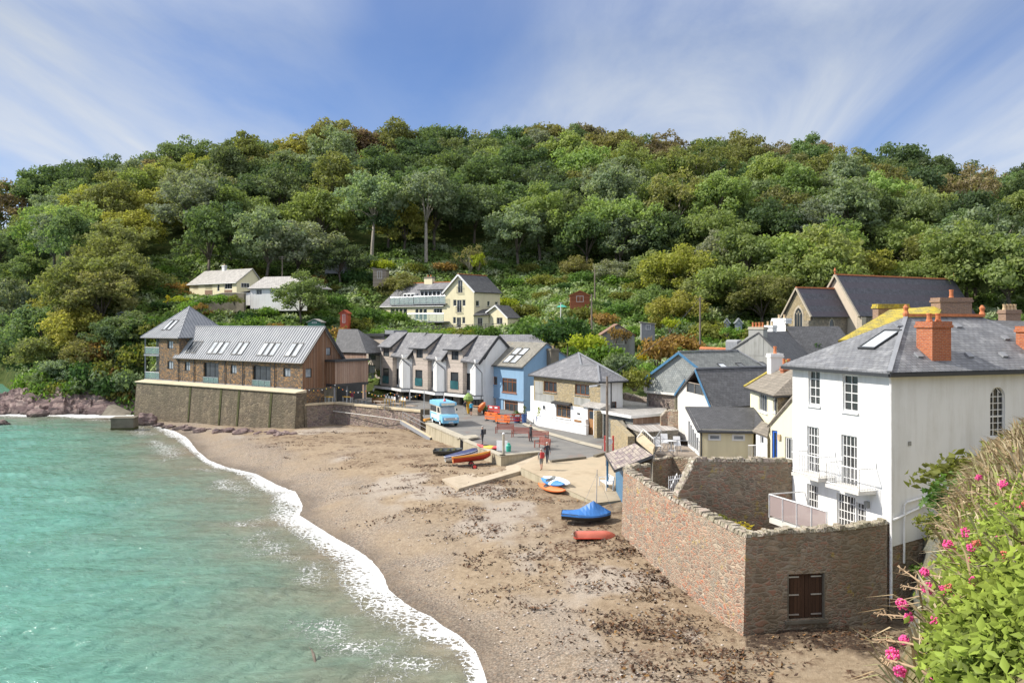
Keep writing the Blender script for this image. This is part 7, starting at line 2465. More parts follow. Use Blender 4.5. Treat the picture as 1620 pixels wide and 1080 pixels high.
def build_quay():
 o = [ong(*p) for p in ((529,641.2),(668,655.5),(674,671),(728,695),(733,697.5),(792.6,723.5),(857,716))]
 kerb = [ong(871.5,730.5),ong(926,724.5),ong(955,718.5)]
 back = [Vector((16,62,0)),Vector((20,80,0)),Vector((9,112,0)),Vector((-2,124,0)),Vector((-14,140,0)),Vector((-24,132,0))]
 a0 = W(HL - .2,1.5,0);
 ring = [V2(a0,pz(a0.y))] + o + kerb + [V2(p,pz(p.y)) for p in back]

 def sheet(name,ring,mat,dz=0.0,step=2.2):
  flat_ = [Vector((p.x,p.y,0)) for p in ring]
  bm = bmesh.new()
  tris = tessellate_polygon([flat_])
  vs = [bm.verts.new((p.x,p.y,p.z + dz)) for p in ring]
  for t in tris:
   try:
    bm.faces.new([vs[i] for i in t])
   except ValueError:
    pass
  for _ in range(4):
   es = [e for e in bm.edges if e.calc_length() > step]
   if not es:
    break
   bmesh.ops.subdivide_edges(bm,edges=es,cuts=1)
   bmesh.ops.triangulate(bm,faces=bm.faces[:])
  for v in bm.verts:
   v.co.z = pz(v.co.y) + dz
  bmesh.ops.recalc_face_normals(bm,faces=bm.faces[:])
  me = bpy.data.meshes.new(name); bm.to_mesh(me); bm.free()
  if me.polygons and sum(p.normal.z for p in me.polygons) < 0:
   me.flip_normals()
  me.materials.append(MATS[mat]); auto_uv(me)
  ob = bpy.data.objects.new(name,me); COL.objects.link(ob)
  return struct(ob)
 b = NB('asphalt')
 p = b.pos()
 c = b.ramp(b.noise(p,.35,7,.62),[(.3,(.155,.15,.145)),(.55,(.205,.20,.19)),(.72,(.26,.235,.205))])
 c = b.mix(.4,c,b.ramp(b.noise(p,12,5,.7),[(.3,.7),(.7,1.25)]),'MULTIPLY')
 c = b.mix(b.ramp(b.noise(b.scale(p,(1,.5,1)),.5,5,.7),[(.60,0),(.68,.4)]),c,(.26,.15,.11))
 b.bump(b.noise(p,40,3),.3,.02); b.fin(c,.85,.25)
 surf('slab_concrete',[(.36,.29,.20),(.46,.375,.265),(.40,.335,.24)],.5,.92,.35,14)
 sheet('road',ring,'asphalt')
 slab = [ong(857,716),ong(871.5,730.5),ong(926,724.5),ong(955,718.5),Vector((8.6,60,0)),Vector((7.2,55.5,0)),ong(982,791),ong(943,795.5),ong(823.5,739)]
 sheet('quay_slab',slab,'slab_concrete',.006)
 # pale line of the pavement in front of the cottage
 e = [ong(828,668),ong(870,684),ong(915,697),ong(952,706),ong(952,711),ong(914,701.5),ong(868,688),ong(826,671.5)]
 sheet('pavement',e,'concrete',.05)
 # quay walls
 r1 = thing('harbour_wall',V2(o[0].lerp(o[1],.5),1),'mottled purple and grey stone quay wall below the cafe terrace, its capping sunlit tan','quay wall')
 P = [W(HL + .0,1.35,3.95),V2(o[0],3.95),V2(o[1],3.75)]
 wall_run(r1,P,.7,lambda p: 0.2,'purple_stone',None,.12,0,11)
 m = MB()
 for a,b_ in zip(P[:-1],P[1:]):
  d = Vector((-(b_ - a).y,(b_ - a).x,0)).normalized()
  m.slab([a - d * .12 + UP * .2,b_ - d * .12 + UP * .2,b_ + d * .75 + UP * .2,a + d * .75 + UP * .2],.22)
 m.build('coping','concrete_tan',r1)
 MB().beam(P[2] + Vector((.3,.3,-3)),P[2] + Vector((.3,.3,.35)),1.0,1.0).build('end_pier','quay_stone',r1)
 r2 = thing('road_wall',V2(o[2].lerp(o[3],.5),1),'pale concrete sea wall below the ice cream van ending in a jutting slab','quay wall')
 P = [V2(o[1],3.3) + Vector((.6,.5,0)),V2(o[2],3.3),V2(o[3],3.28)]
 wall_run(r2,P,.6,lambda p: .5,'concrete_wall',None,.08,0,12)
 m = MB()
 for a,b_ in zip(P[1:-1],P[2:]):
  d = Vector((-(b_ - a).y,(b_ - a).x,0)).normalized(); m.slab([a - d * .1 + UP * .13,b_ - d * .1 + UP * .13,b_ + d * .75 + UP * .13,a + d * .75 + UP * .13],.14)
 t = [V2(o[3],3.42),V2(o[3],3.42) + Vector((-.6,.8,0)),ong(752,691) + UP * .25,ong(758,694.5) + UP * .25,ong(741,697.5) + UP * .25]
 m.slab(t,.16); m.build('coping','concrete',r2)
 r3 = thing('boat_park_wall',V2(o[4].lerp(o[5],.5),1),'concrete quay wall behind the beached boats, turning the corner by the slipway','quay wall')
 P = [V2(o[4],3.25),V2(o[5],3.25),V2(o[6],3.25)]
 wall_run(r3,P,.5,lambda p: .5,'concrete_wall',None,.06,0,13)
 m = MB()
 for a,b_ in zip(P[:-1],P[1:]):
  d = Vector((-(b_ - a).y,(b_ - a).x,0)).normalized(); m.slab([a - d * .06 + UP * .08,b_ - d * .06 + UP * .08,b_ + d * .5 + UP * .08,a + d * .5 + UP * .08],.1)
 m.build('coping','concrete',r3)
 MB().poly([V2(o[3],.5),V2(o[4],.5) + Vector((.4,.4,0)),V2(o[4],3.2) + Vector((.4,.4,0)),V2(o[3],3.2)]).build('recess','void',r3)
 r4 = thing('slab_wall',V2(slab[-1].lerp(slab[-2],.5),1),'low stained concrete wall holding the lower slab beside the slipway','quay wall')
 P = [V2(ong(850,727),3.0),V2(slab[8],pz(slab[8].y) - .03),V2(slab[7],pz(slab[7].y) - .03),V2(slab[6],pz(slab[6].y) - .03)]
 wall_run(r4,P[1:],.5,lambda p: .6,'concrete_wall',None,.05,0,14)
 # kerbs
 k = thing('kerb',kerb[0],'low broken stone kerb between the road and the lower slab','kerb')
 m = MB(); m.beam(ong(871.5,731) + UP * .08,ong(926,725) + UP * .08,.3,.2); m.build('kerb_stone','concrete_dark',k)
 m = MB(); m.beam(ong(941,723) + UP * .08,ong(955,718.5) + UP * .08,.3,.2); m.build('kerb_stone','concrete_dark',k)
 # slipway
 top = [ong(823,739),ong(857,716),V2(o[5],0) + Vector((.15,-.2,2.2))]
 sl = [on_beach(726,777) + UP * .22,V2(top[0],2.72),V2(top[1],3.17),Vector((o[5].x + .1,o[5].y - .1,2.35)),on_beach(699,761.5) + UP * .22]
 m = MB(); m.add([*sl,*[V2(p,.4) for p in sl]],[[0,1,3,4],[1,2,3],[0,5,6,1],[4,9,5,0],[3,8,9,4]])
 struct(m.build('slipway','slip_concrete'))

surf('concrete_tan',[(.50,.40,.26),(.62,.52,.36),(.45,.38,.27)],.8,.9,.3,14)
render_wall('concrete_wall',(.42,.37,.27),(.20,.17,.11),.75,14)
surf('slip_concrete',[(.36,.30,.22),(.46,.385,.29),(.40,.33,.25)],.9,.9,.5,9,stretch=(1,.5,1))
build_quay()

# ------------------------------------------------------------------ sheds and shelter beside the road
def build_sheds():
 r = thing('flat_garage',D(1000,660,86),'long low garage with flat roof and white fascia beside the stone cottage','garage')
 q = [D(950.4,650,87),D(999,655.5,82),D(1048,652.5,84.5),D(1062,645,95),D(985,643,101)]
 for p in q:
  p.z = q[0].z
 MB().slab(q,.12).build('roof','roof_pale',r)
 m = MB()
 for a,b in zip(q[:2],q[1:3]):
  m.beam(a - UP * .05 - Vector((.05,.1,0)),b - UP * .05 - Vector((.05,.1,0)),.08,.26)
 m.build('fascia','white_frame',r)
 ins = [p + Vector((.2,.4,-.12)) for p in q]
 MB().add([V2(ins[0],2.5),V2(ins[1],2.5),ins[1],ins[0]],[[0,1,2,3]]).build('stone_front','slate_green',r)
 MB().add([V2(ins[1],2.5),V2(ins[2],2.5),ins[2],ins[1]],[[0,1,2,3]]).build('boarded_door','timber_mid',r)
 block(r,'rear_wall',[ins[2],ins[3],ins[4],ins[0]],2.5,'grey_stone',False)
 MB().box(V2(q[0] + Vector((-.3,-.2,0)),2.8),.5,.6,q[0].z - 2.75,CU).build('stone_pier','cottage_stone',r)
 g = thing('timber_side_gate',ong(955,690),'tall narrow timber gate between cottage corner and stone pier','gate')
 MB().box(ong(956.5,690),.75,.08,1.9,(1,-.2,0)).build('panel','oak',g)
 m = MB(); m.box(ong(953.7,690.5),.14,.16,2.1,(1,-.2,0)); m.box(ong(959.4,690),.14,.16,2.1,(1,-.2,0)); m.build('posts','oak',g)
 # stone shed under corrugated sheet
 s = thing('corrugated_shed',D(1010,690,78),'old stone lean-to with a rusty corrugated roof beside the telegraph pole','shed')
 a,b,c,d = D(966,664,84),D(992,676.5,76.5),D(1046,662.5,86),D(983,664.5,86)
 w = MB(); A,B = V2(ong(965,706),0),V2(ong(992,728),0)
 A,B = PX(966,82),PX(993,72)
 w.hull([V2(A,2.4),V2(B,2.4),V2(B,2.4) + Vector((.6,.15,0)),V2(A,2.4) + Vector((.6,.15,0))],[V2(A,D(966,664,82).z),V2(B,D(993,690,72).z),V2(B,D(993,690,72).z) + Vector((.6,.15,0)),V2(A,D(966,664,82).z) + Vector((.6,.15,0))])
 w.build('stone_wall','cottage_stone',s)
 m = MB(); m.slab([D(982,671.5,82),D(1014,683,76.5),D(1074,679.5,79),D(1046,664,87)],.08); m.build('roof','corrugated',s)
 m = MB(); m.slab([D(964,663.5,82.5),D(990,677,77),D(992,674,78.5),D(985,664.5,83.5),D(1046,662.8,87.5),D(1046,661.5,88.5),D(975,661.5,88)],.2); m.build('parapet','concrete_dark',s)
 block(s,'rear_wall',[D(1014,683.5,76.8),D(1073,680.5,78.8),D(1046,666,86.5),D(985,672,82)],2.6,'grey_stone')
 t = thing('ruined_wall',D(1060,660,84),'ivy topped piece of old dark stone wall behind the corrugated roof','wall')
 wall_run(t,[D(1046,658,82),D(1056,650,82),D(1090,649.5,80)],.6,3,'dark_wall','wall_coping',0,.06,8,copw=.1)
 y = thing('walled_yard',D(1040,640,98),'rough old stone yard wall below the slate hung gable','wall')
 wall_run(y,[D(986,622,100),D(1010,628,97),D(1040,634,94),D(1075,640,90)],.5,3,'purple_stone','wall_coping',0,.05,9,copw=.08)
 # timber deck
 k = thing('timber_deck',D(1070,715,64),'raised timber deck with thin wire railing beside the cream annexe','deck')
 q = [D(1036,716,62.5),D(1107,717,61),D(1089,699,66),D(1046,695,68)]
 for p in q:
  p.z = 5.25
 MB().slab(q,.22).build('boards','deck_wood',k)
 block(k,'skirt',[p - UP * .22 - Vector((0,-.15,0)) for p in q],3.5,'concrete_dark')
 m = MB(); ed = [q[3],q[0],q[1]]
 for a,b in zip(ed[:-1],ed[1:]):
  n = max(2,int((b - a).length / 1.1))
  for i in range(n + 1):
   p = a.lerp(b,i / n); m.beam(p,p + UP * 1.05,.04)
  for h in (1.05,.7,.35):
   m.beam(a + UP * h,b + UP * h,.02 if h < 1 else .04)
 m.build('railing','steel',k)
 m = MB(); p = D(1014,694,66); m.hull([D(1007,697,62),D(1033,719,58),D(1036,712,60),D(1014,690,64)],[D(1007,692,62),D(1033,711,58),D(1036,704,60),D(1014,683,64)]); m.build('stair_wall','concrete_tan',k)
 m = MB(); m.beam(D(1008,692,62),D(1018,679,64),.06); m.beam(D(1018,679,64),D(1034,694,60.5),.06)
 for i in range(6):
  p = D(1018,679,64).lerp(D(1034,694,60.5),i / 5); m.beam(p - UP * .9,p,.03)
 m.build('stair_rail','offwhite_board',k)
 # shelter with mottled tiles, blue posts
 h = thing('seafront_shelter',D(985,745,58),'seafront shelter with mottled tile roof and blue boarding ending the brick wall','shelter')
 e0,e1,t1,t0 = D(957.3,717,63.3),D(973,743,56),D(1032.8,719.7,54.9),D(1004.5,700.8,60.4)
 MB().slab([e0,e1,t1,t0],.1).build('roof','tile_mixed',h)
 m = MB(); m.beam(e0 - UP * .08,e1 - UP * .08,.1,.16); m.beam(e1 - UP * .08,t1 - UP * .08,.08,.18); m.build('roof_edge','dark_metal',h)
 m = MB(); a,b = e0.lerp(t0,.36),e1.lerp(t1,.34); b = a.lerp(b,.9)
 m.hull([V2(a,2.6),V2(b,2.6),V2(b,2.6) + Vector((.08,.05,0)),V2(a,2.6) + Vector((.08,.05,0))],[a - UP * .15,b - UP * .15,b - UP * .13 + Vector((.08,.05,0)),a - UP * .13 + Vector((.08,.05,0))]); m.build('blue_boarding','trim_blue',h)
 m = MB(); m.box(V2(e0.lerp(t0,.08),pz(63)),.14,.14,e0.z - pz(63)); m.build('post','trim_blue',h)
 m = MB(); a,b = t0 - UP * .2,t1 - UP * .2; m.add([V2(a,2.4),V2(b,2.4),b,a],[[0,1,2,3]]); m.build('back_wall','grey_stone',h)

build_sheds()

# ------------------------------------------------------------------ foreground cliff bank
def build_bank():
 secs = [(1.2,[(1700,1500),(1900,1400),(2200,1250),(2800,1000)]),(2.2,[(1490,1290),(1600,1190),(1720,1090),(1900,980)]),(3.2,[(1418,1130),(1490,1055),(1580,985),(1680,900),(1850,830)]),(4.6,[(1420,1085),(1470,1000),(1545,900),(1640,815),(1800,740)]),
   (7.5,[(1448,990),(1485,905),(1540,820),(1625,752),(1800,690)]),(12,[(1480,900),(1510,820),(1553,752),(1620,700),(1800,630)]),
   (18,[(1494,880),(1520,800),(1556,742),(1620,690),(1800,640)]),(27,[(1496,880),(1520,800),(1552,752),(1620,712),(1800,660)]),
   (34,[(1470,930),(1490,850),(1520,785),(1600,735),(1800,690)]),(38,[(1446,960),(1462,870),(1500,800),(1570,760),(1800,700)]),(41.5,[(1436,960),(1450,880),(1480,812),(1560,770),(1800,705)]),(47,[(1440,940),(1455,860),(1480,800),(1560,760),(1800,690)])]
 cols = 44
 ys = np.concatenate([np.arange(1.2,8,.25),np.arange(8,20,.5),np.arange(20,47,.8)])
 P = np.zeros((len(ys),cols,3))
 rowsv = []
 for Y,pts in secs:
  q = [D(px,py,Y) for px,py in pts]
  lo = q[0].copy(); lo.x -= max(.25,(q[0].z + .5) * .13); lo.z = -.5
  line = [lo] + q + [q[-1] + Vector((25,0,3))]
  t = [0,.33,.48,.62,.76,.9,1] if len(line) == 7 else np.linspace(0,1,len(line))
  L = [np.interp(np.linspace(0,1,cols),t,[getattr(p,a) for p in line]) for a in 'xz']
  rowsv.append(L)
 sy = [s[0] for s in secs]
 for j,Y in enumerate(ys):
  for i in range(cols):
   x = np.interp(Y,sy,[r[0][i] for r in rowsv]); z = np.interp(Y,sy,[r[1][i] for r in rowsv])
   am = .05 + .022 * min(Y,30)
   n = mn.fractal(Vector((x * .7,Y * .7,z * .7)),1,2.1,4) * am
   P[j,i] = (x + n * .9,Y + n * .5,z + n * .5)
 b = NB('bank_earth')
 p = b.pos()
 nz = b.n('ShaderNodeSeparateXYZ',{0: b.n('ShaderNodeNewGeometry').outputs['Normal']}).outputs[2]
 grass = b.ramp(b.noise(p,1.4,7,.7),[(.32,(.10,.12,.04)),(.5,(.24,.20,.10)),(.7,(.40,.33,.19))])
 rock = b.ramp(b.noise(b.scale(p,(1,1,.6)),1.1,8,.7),[(.3,(.09,.09,.08)),(.5,(.19,.19,.165)),(.62,(.16,.17,.11)),(.75,(.32,.29,.24))])
 c = b.mix(b.ramp(b.math('ADD',nz,b.math('MULTIPLY',b.math('SUBTRACT',b.noise(p,2,4),.5),.5)),[(.25,0),(.48,1)]),rock,grass)
 b.bump(b.noise(p,5,7,.72),.9,.12); b.fin(c,.95,.1)
 o = grid_mesh('cliff_bank',P,'bank_earth')
 struct(o)
 return P,ys

BANK,BYS = build_bank()
rs = np.random.default_rng(314)

def bank_pt(px,Y):
 """point of the bank's surface under a column of the picture"""
 j = int(np.argmin(abs(BYS - Y)))
 row = BANK[j]
 pxs = CX + F * row[:,0] / row[:,1]
 i = int(np.argmin(abs(pxs - px)))
 return Vector(row[i])

flat('petal',(.80,.10,.30),.6,.2,0,.2)
flat('petal_old',(.62,.17,.12),.7,.2,0,.3)
flat('dry_stem',(.38,.27,.17),.9,.1,0,.3)
flat('green_stem',(.22,.26,.08),.8,.2,0,.2)

def valerian_proto(seed,n=9,h=.24):
 global rs
 rs = np.random.default_rng(seed)
 C,N,S = [],[],[]
 st,fl,fo = MB(),MB(),MB()
 for i in range(n):
  a,k = rs.random() * 6.28,rs.random() * .16
  b = Vector((math.cos(a) * k,math.sin(a) * k,-.06))
  lean = Vector((math.cos(a) * .55 - .35,math.sin(a) * .55 - .25,1)).normalized()
  hh = h * (.6 + .7 * rs.random())
  tip = b + lean * hh + Vector((0,0,-.05 * hh))
  st.tube([b,b.lerp(tip,.5) + Vector((.01,0,.02)),tip],[.005,.004,.003],4,False)
  for k in range(14):
   t = .05 + .9 * k / 14
   p = b.lerp(tip,t); aa = k * 2.4 + a
   d = Vector((math.cos(aa),math.sin(aa),.45)).normalized()
   L = .040 * (1.25 - .7 * t) * (.8 + .5 * rs.random())
   C.append(p + d * L * .5); S.append((d,L))
  if rs.random() < .2:
   m = fl if rs.random() < .62 else fo
   for q in range(26):
    d = rs.normal(size=3); d /= np.linalg.norm(d); r_ = .027 * (.5 + .6 * rs.random())
    c = tip + Vector(d * r_) + Vector((0,0,.012)); s = .0075
    m.lathe(c,[(s * .4,-s * .5),(s,0),(s * .4,s * .5)],5,tuple(d))
 vs,fs = [],[]
 for c,(d,L) in zip(C,S):
  w = d.cross(Vector((0,0,1))).normalized() * L * .15
  base,tp = c - d * L * .5,c + d * L * .5 - Vector((0,0,L * .18))
  i = len(vs); u = Vector((0,0,L * .06))
  vs += [base,c * .5 + base * .5 + w * .8 + u,c + w + u,tp,c - w + u,c * .5 + base * .5 - w * .8 + u,c,c * .5 + base * .5]
  fs += [[i,i + 1,i + 7],[i + 1,i + 2,i + 6,i + 7],[i + 2,i + 3,i + 6],[i + 3,i + 4,i + 6],[i + 4,i + 5,i + 7,i + 6],[i + 5,i,i + 7]]
 out = []
 for nm,V,Fc,mt in (('leaves',vs,fs,'near_leaves'),('stems',st.v,st.f,'green_stem'),('blossoms',fl.v,fl.f,'petal'),('sprays',fo.v,fo.f,'petal_old')):
  if not Fc:
   continue
  me = bpy.data.meshes.new(nm); me.from_pydata([tuple(v) for v in V],[],Fc); me.materials.append(MATS[mt])
  out.append((nm,me))
 return out

VAL = [valerian_proto(500 + i,16) for i in range(5)]
VALERIAN = []

def valerian(px,Y,s,k=None,drop=0.0,loc=None):
 p = loc or bank_pt(px,Y)
 e = thing('valerian_plant',p - Vector((0,0,drop)),'','plant','valerian plants on the bank')
 e.rotation_euler = (rnd.uniform(-.12,.12),rnd.uniform(-.3,.05),rnd.uniform(0,6.28)); e.scale = (s,s,s)
 k = rnd.randrange(len(VAL)) if k is None else k
 g = rnd.uniform(.8,1.2); y = rnd.uniform(.75,1.35)
 for nm,me in VAL[k]:
  o = bpy.data.objects.new(nm,me); COL.objects.link(o); o.parent = e
  o.color = (.27 * g * y,.355 * g,.045 * g,1)
 VALERIAN.append((px,Y,k,e))

def build_bank_plants():
 r = random.Random(4)
 for Y in [3.3,3.5,3.7,3.95,4.2,4.5,4.8,5.2]:
  left = np.interp(Y,[3.2,3.6,4.6,6,7],[1545,1555,1585,1620,1640])
  px = left
  stp = .135 / Y * F
  while px < 1690:
   if r.random() < .85:
    valerian(px + r.uniform(-.4,.4) * stp,Y + r.uniform(-.12,.12),r.uniform(.55,.9))
   px += stp * r.uniform(.75,1.15)
 # low leafy carpet and dry grass, uncountable
 C,N = [],[]
 for _ in range(70000):
  Y = 2.8 + 11 * r.random() ** 1.8; px = r.uniform(1500,1760)
  p = bank_pt(px,Y)
  if p.z < 10.2 or (Y > 4.8 and r.random() < .75):
   continue
  C.append((p.x + r.uniform(-.01,.02) * Y,p.y + r.gauss(0,.1),p.z + abs(r.gauss(0,.06)))); N.append((r.gauss(-.3,.5),r.gauss(-.4,.5),1))
 C,N = np.array(C),np.array(N); N /= np.linalg.norm(N,axis=1)[:,None]
 me = leaf_mesh('bank_foliage',C,N,.021,['near_leaves'],2.2)
 o = bpy.data.objects.new('bank_foliage',me); COL.objects.link(o); o.color = (.19,.26,.05,1)
 tag(o,'low green leaves carpeting the top of the cliff bank','ground cover',None,'stuff')
 m = MB()
 for q_ in range(9500):
  Y = 3.3 + 22 * r.random() ** 1.3; px = r.uniform(1420,1760) if Y < 5 else r.uniform(1500,1760)
  if q_ > 5200:
   Y = 2.2 + 14 * r.random() ** 1.6; px = r.uniform(1700,3600)
  p = bank_pt(px,Y)
  if p.z < 8.5 or (Y < 6.5 and r.random() < .65):
   continue
  L = r.uniform(.12,.36) * (1 + Y * .035); d = Vector((r.uniform(-1.1,.3),r.uniform(-.6,.3),r.uniform(.25,.9))).normalized() * L
  w = Vector((r.uniform(-1,1),r.uniform(-1,1),0)).normalized() * (.004 + .0009 * Y)
  q = p + d * .6 + Vector((0,0,.03)); t = p + d + Vector((0,0,-.12 * L))
  m.add([p - w,p + w,q + w * .8,q - w * .8,t],[[0,1,2,3],[3,2,4]])
 o = m.build('dry_grass','dry_grass_blades',None,uv=False)
 tag(o,'bleached dry grass and dead stalks tangled over the bank','grass',None,'stuff')
 # dead stalks arching out over the beach
 k = 0
 for (x0,y0,Y0),(x1,y1,Y1) in [((1560,1030,3.4),(1420,895,4.2)),((1580,1010,3.6),(1383,970,3.9)),((1500,1040,3.3),(1380,1010,3.6)),((1600,960,4.2),(1447,905,5)),((1545,985,3.8),(1425,925,4.6)),((1600,900,5),(1480,830,6)),((1560,950,4.4),(1462,985,4.4)),((1640,840,5.6),(1520,775,7.2)),
          ((1480,1075,3.1),(1392,1040,3.3)),((1590,940,4.5),(1500,905,5)),((1625,1000,3.4),(1480,960,3.9)),((1610,1050,3.0),(1450,1010,3.4))]:
  a,b = D(x0,y0,Y0),D(x1,y1,Y1)
  c = a.lerp(b,.55) + Vector((0,0,.05 * (b - a).length))
  e = thing('dead_stalk',a,'','stalk','dead stalks arching from the bank')
  m = MB(); m.tube([a,a.lerp(c,.5) + Vector((0,0,.01)),c,c.lerp(b,.6),b],[.006,.0055,.005,.004,.003],5)
  m.build('stem','dry_stem',e,True)
  s = MB()
  for i in range(16):
   p = c.lerp(b,.25 + .75 * r.random()); d = Vector((r.gauss(0,1),r.gauss(0,1),r.gauss(0,1))).normalized()
   s.beam(p,p + d * .022,.004)
  s.build('sprays','dry_stem',e)
  VALERIAN.append((x1,Y1,'stalk',e))
 # flower heads on long stems standing clear of the mass
 for px,py,Y in [(1427,955,3.7),(1437,975,3.7),(1430,1012,3.5),(1412,1035,3.4),(1424,1060,3.3),(1487,1072,3.1),(1463,905,4.2),(1468,930,4.1),(1548,755,6.2),(1500,862,5),(1505,870,5),(1538,908,4.4),(1560,930,4.2),(1585,925,4.0),(1600,955,3.7),(1530,940,4.2),(1617,790,5.2),(1580,800,5.4),(1598,835,4.8),(1510,975,3.8),(1602,928,4.0)]:
  tip = D(px,py,Y); base = tip + Vector((.16,.05,-.20))
  e = thing('valerian_flower',base,'','flower','valerian flowers on long stems')
  m = MB(); m.tube([base,base.lerp(tip,.5) + Vector((.02,0,.02)),tip],[.004,.0035,.003],5); m.build('stem','green_stem',e,uv=False)
  m = MB(); R = .024 * r.uniform(.8,1.35)
  for q in range(70):
   d = Vector((r.gauss(0,1),r.gauss(0,1),r.gauss(0,.8))).normalized(); s = .0055 * r.uniform(.7,1.3)
   m.lathe(tip + d * R * r.uniform(.45,1),[(s * .3,-s),(s,-s * .2),(s * .9,s * .3),(s * .2,s * .6)],5,tuple(d))
  m.build('blossom','petal',e,uv=False)
  VALERIAN.append((px,py,'flower',e))

b_ = NB('dry_grass_blades')
b_.fin(b_.ramp(b_.n('ShaderNodeNewGeometry').outputs['Random Per Island'],[(0,(.22,.15,.08)),(.5,(.42,.32,.19)),(.8,(.50,.42,.28)),(1,(.25,.26,.10))]),.9,.1)
build_bank_plants()
# shrubs hanging on the cliff beside the white house
for px,Y,key,cn,s in [(1522,30,'shrub1','dark green',.8),(1505,33,'shrub3','mid green',.7),(1545,27,'shrub2','olive',.75),(1460,38.5,'shrub1','bright green',.38),(1570,24,'shrub1','olive',.38),(1600,20,'shrub2','olive',.32),(1530,24,'shrub1','mid green',.5),(1490,36,'shrub2','olive',.5)]:
 p = bank_pt(px,Y)
 shrub(px,None,Y,key,cn,s,.8,p.z - .2)
for x_,y_,s_,cn in [(10.2,43.2,.5,'olive'),(10.6,41.8,.45,'golden yellow'),(11.5,40.6,.4,'rust tinted'),(12.6,40.2,.45,'olive'),(13.8,40.3,.4,'mid green')]:
 shrub(CX + F * x_ / y_,None,y_,'shrub1',cn,s_,.7,4.55)

# ------------------------------------------------------------------ shore things
def boulder(p,r,label,mat='purple_rock',flatten=.6,seed=1,name='boulder'):
 bm = bmesh.new(); bmesh.ops.create_icosphere(bm,subdivisions=3,radius=1)
 for v in bm.verts:
  n = mn.fractal(v.co * 1.3 + Vector((seed * 7.1,0,0)),1,2,3)
  v.co *= 1 + .35 * n; v.co = Vector((round(v.co.x * 3.2) / 3.2 * .5 + v.co.x * .5,v.co.y,round(v.co.z * 3) / 3 * .5 + v.co.z * .5))
  v.co = Vector((v.co.x * r,v.co.y * r * .8,v.co.z * r * flatten))
 me = bpy.data.meshes.new(name); bm.to_mesh(me); bm.free(); me.materials.append(MATS[mat])
 o = bpy.data.objects.new(name,me); COL.objects.link(o); o.location = p
 return tag(o,label,'rock')

boulder(G(3,671,0),1.1,'small dark rock awash in the shallows at the frame edge',flatten=.5)
boulder(G(232,668,.3),1.5,'pale boulder leaning at the end of the tall sea wall','purple_rock',.9,3)
boulder(G(60,655,.4),1.6,'dark rock slab lapped by the surf under the purple cliff','purple_rock',.5,5)
for i_,(px_,py_) in enumerate([(205,664),(214,668),(222,672),(246,674),(262,676),(283,678),(300,679),(322,680),(340,681),(362,682),(385,683),(410,684),(432,685),(452,686),(240,671),(254,673),(270,675),(291,676.5),(311,678),(331,679),(351,680),(373,681),(397,682.5),(421,683.5),(443,685),(464,686.5),(229,670),(276,679),(315,682),(345,684),(378,685),(405,686),(440,688)]):
 o_ = boulder(on_beach(px_,py_ + 1) + UP * .05,rnd.uniform(.3,.85),['',''][0],'purple_rock',.6,10 + i_)
 o_['label'] = 'reddish boulder heaped with others along the foot of the tall sea wall'; o_['group'] = 'boulders along the sea wall foot'
m_ = thing('tilted_slab',G(182,657,.5),'tilted concrete slab lying on the purple rocks behind the square block','slab')
q_ = [D(160,657,133),D(197,657,131),D(198,653.5,132),D(171,641,135)]
MB().hull([p for p in q_],[p + Vector((.4,1.2,.1)) for p in q_]).build('slab','concrete_dark',m_)
m_ = thing('concrete_block',G(191,681,0),'square mossy concrete block standing in the shallow sea','block')
c_ = G(191,681.5,0); b_ = MB(); b_.box(c_ + Vector((0,1.2,-1.5)),2.9,2.4,3.1,(1,.15,0)); b_.build('block','concrete_dark',m_)
b_ = MB(); b_.box(c_ + Vector((0,1.2,1.60)),3.0,2.5,.14,(1,.15,0)); b_.build('cap','concrete_dark',m_)
b_ = MB(); b_.box(c_ + Vector((0,1.2,-.1)),2.96,2.46,.5,(1,.15,0)); b_.build('weed_band','mossy',m_)
p_ = [G(493,1027,.25),G(496.5,1036,.12),G(499,1048,.04),G(499.5,1062,-.05)]
b_ = MB(); b_.tube(p_,[.035,.07,.06,.05],7); b_.tube([p_[0],G(489,1023,.3)],[.03,.012],5)
tag(b_.build('driftwood','bark',None,True),'forked dark driftwood stick floating in the turquoise shallows','driftwood')

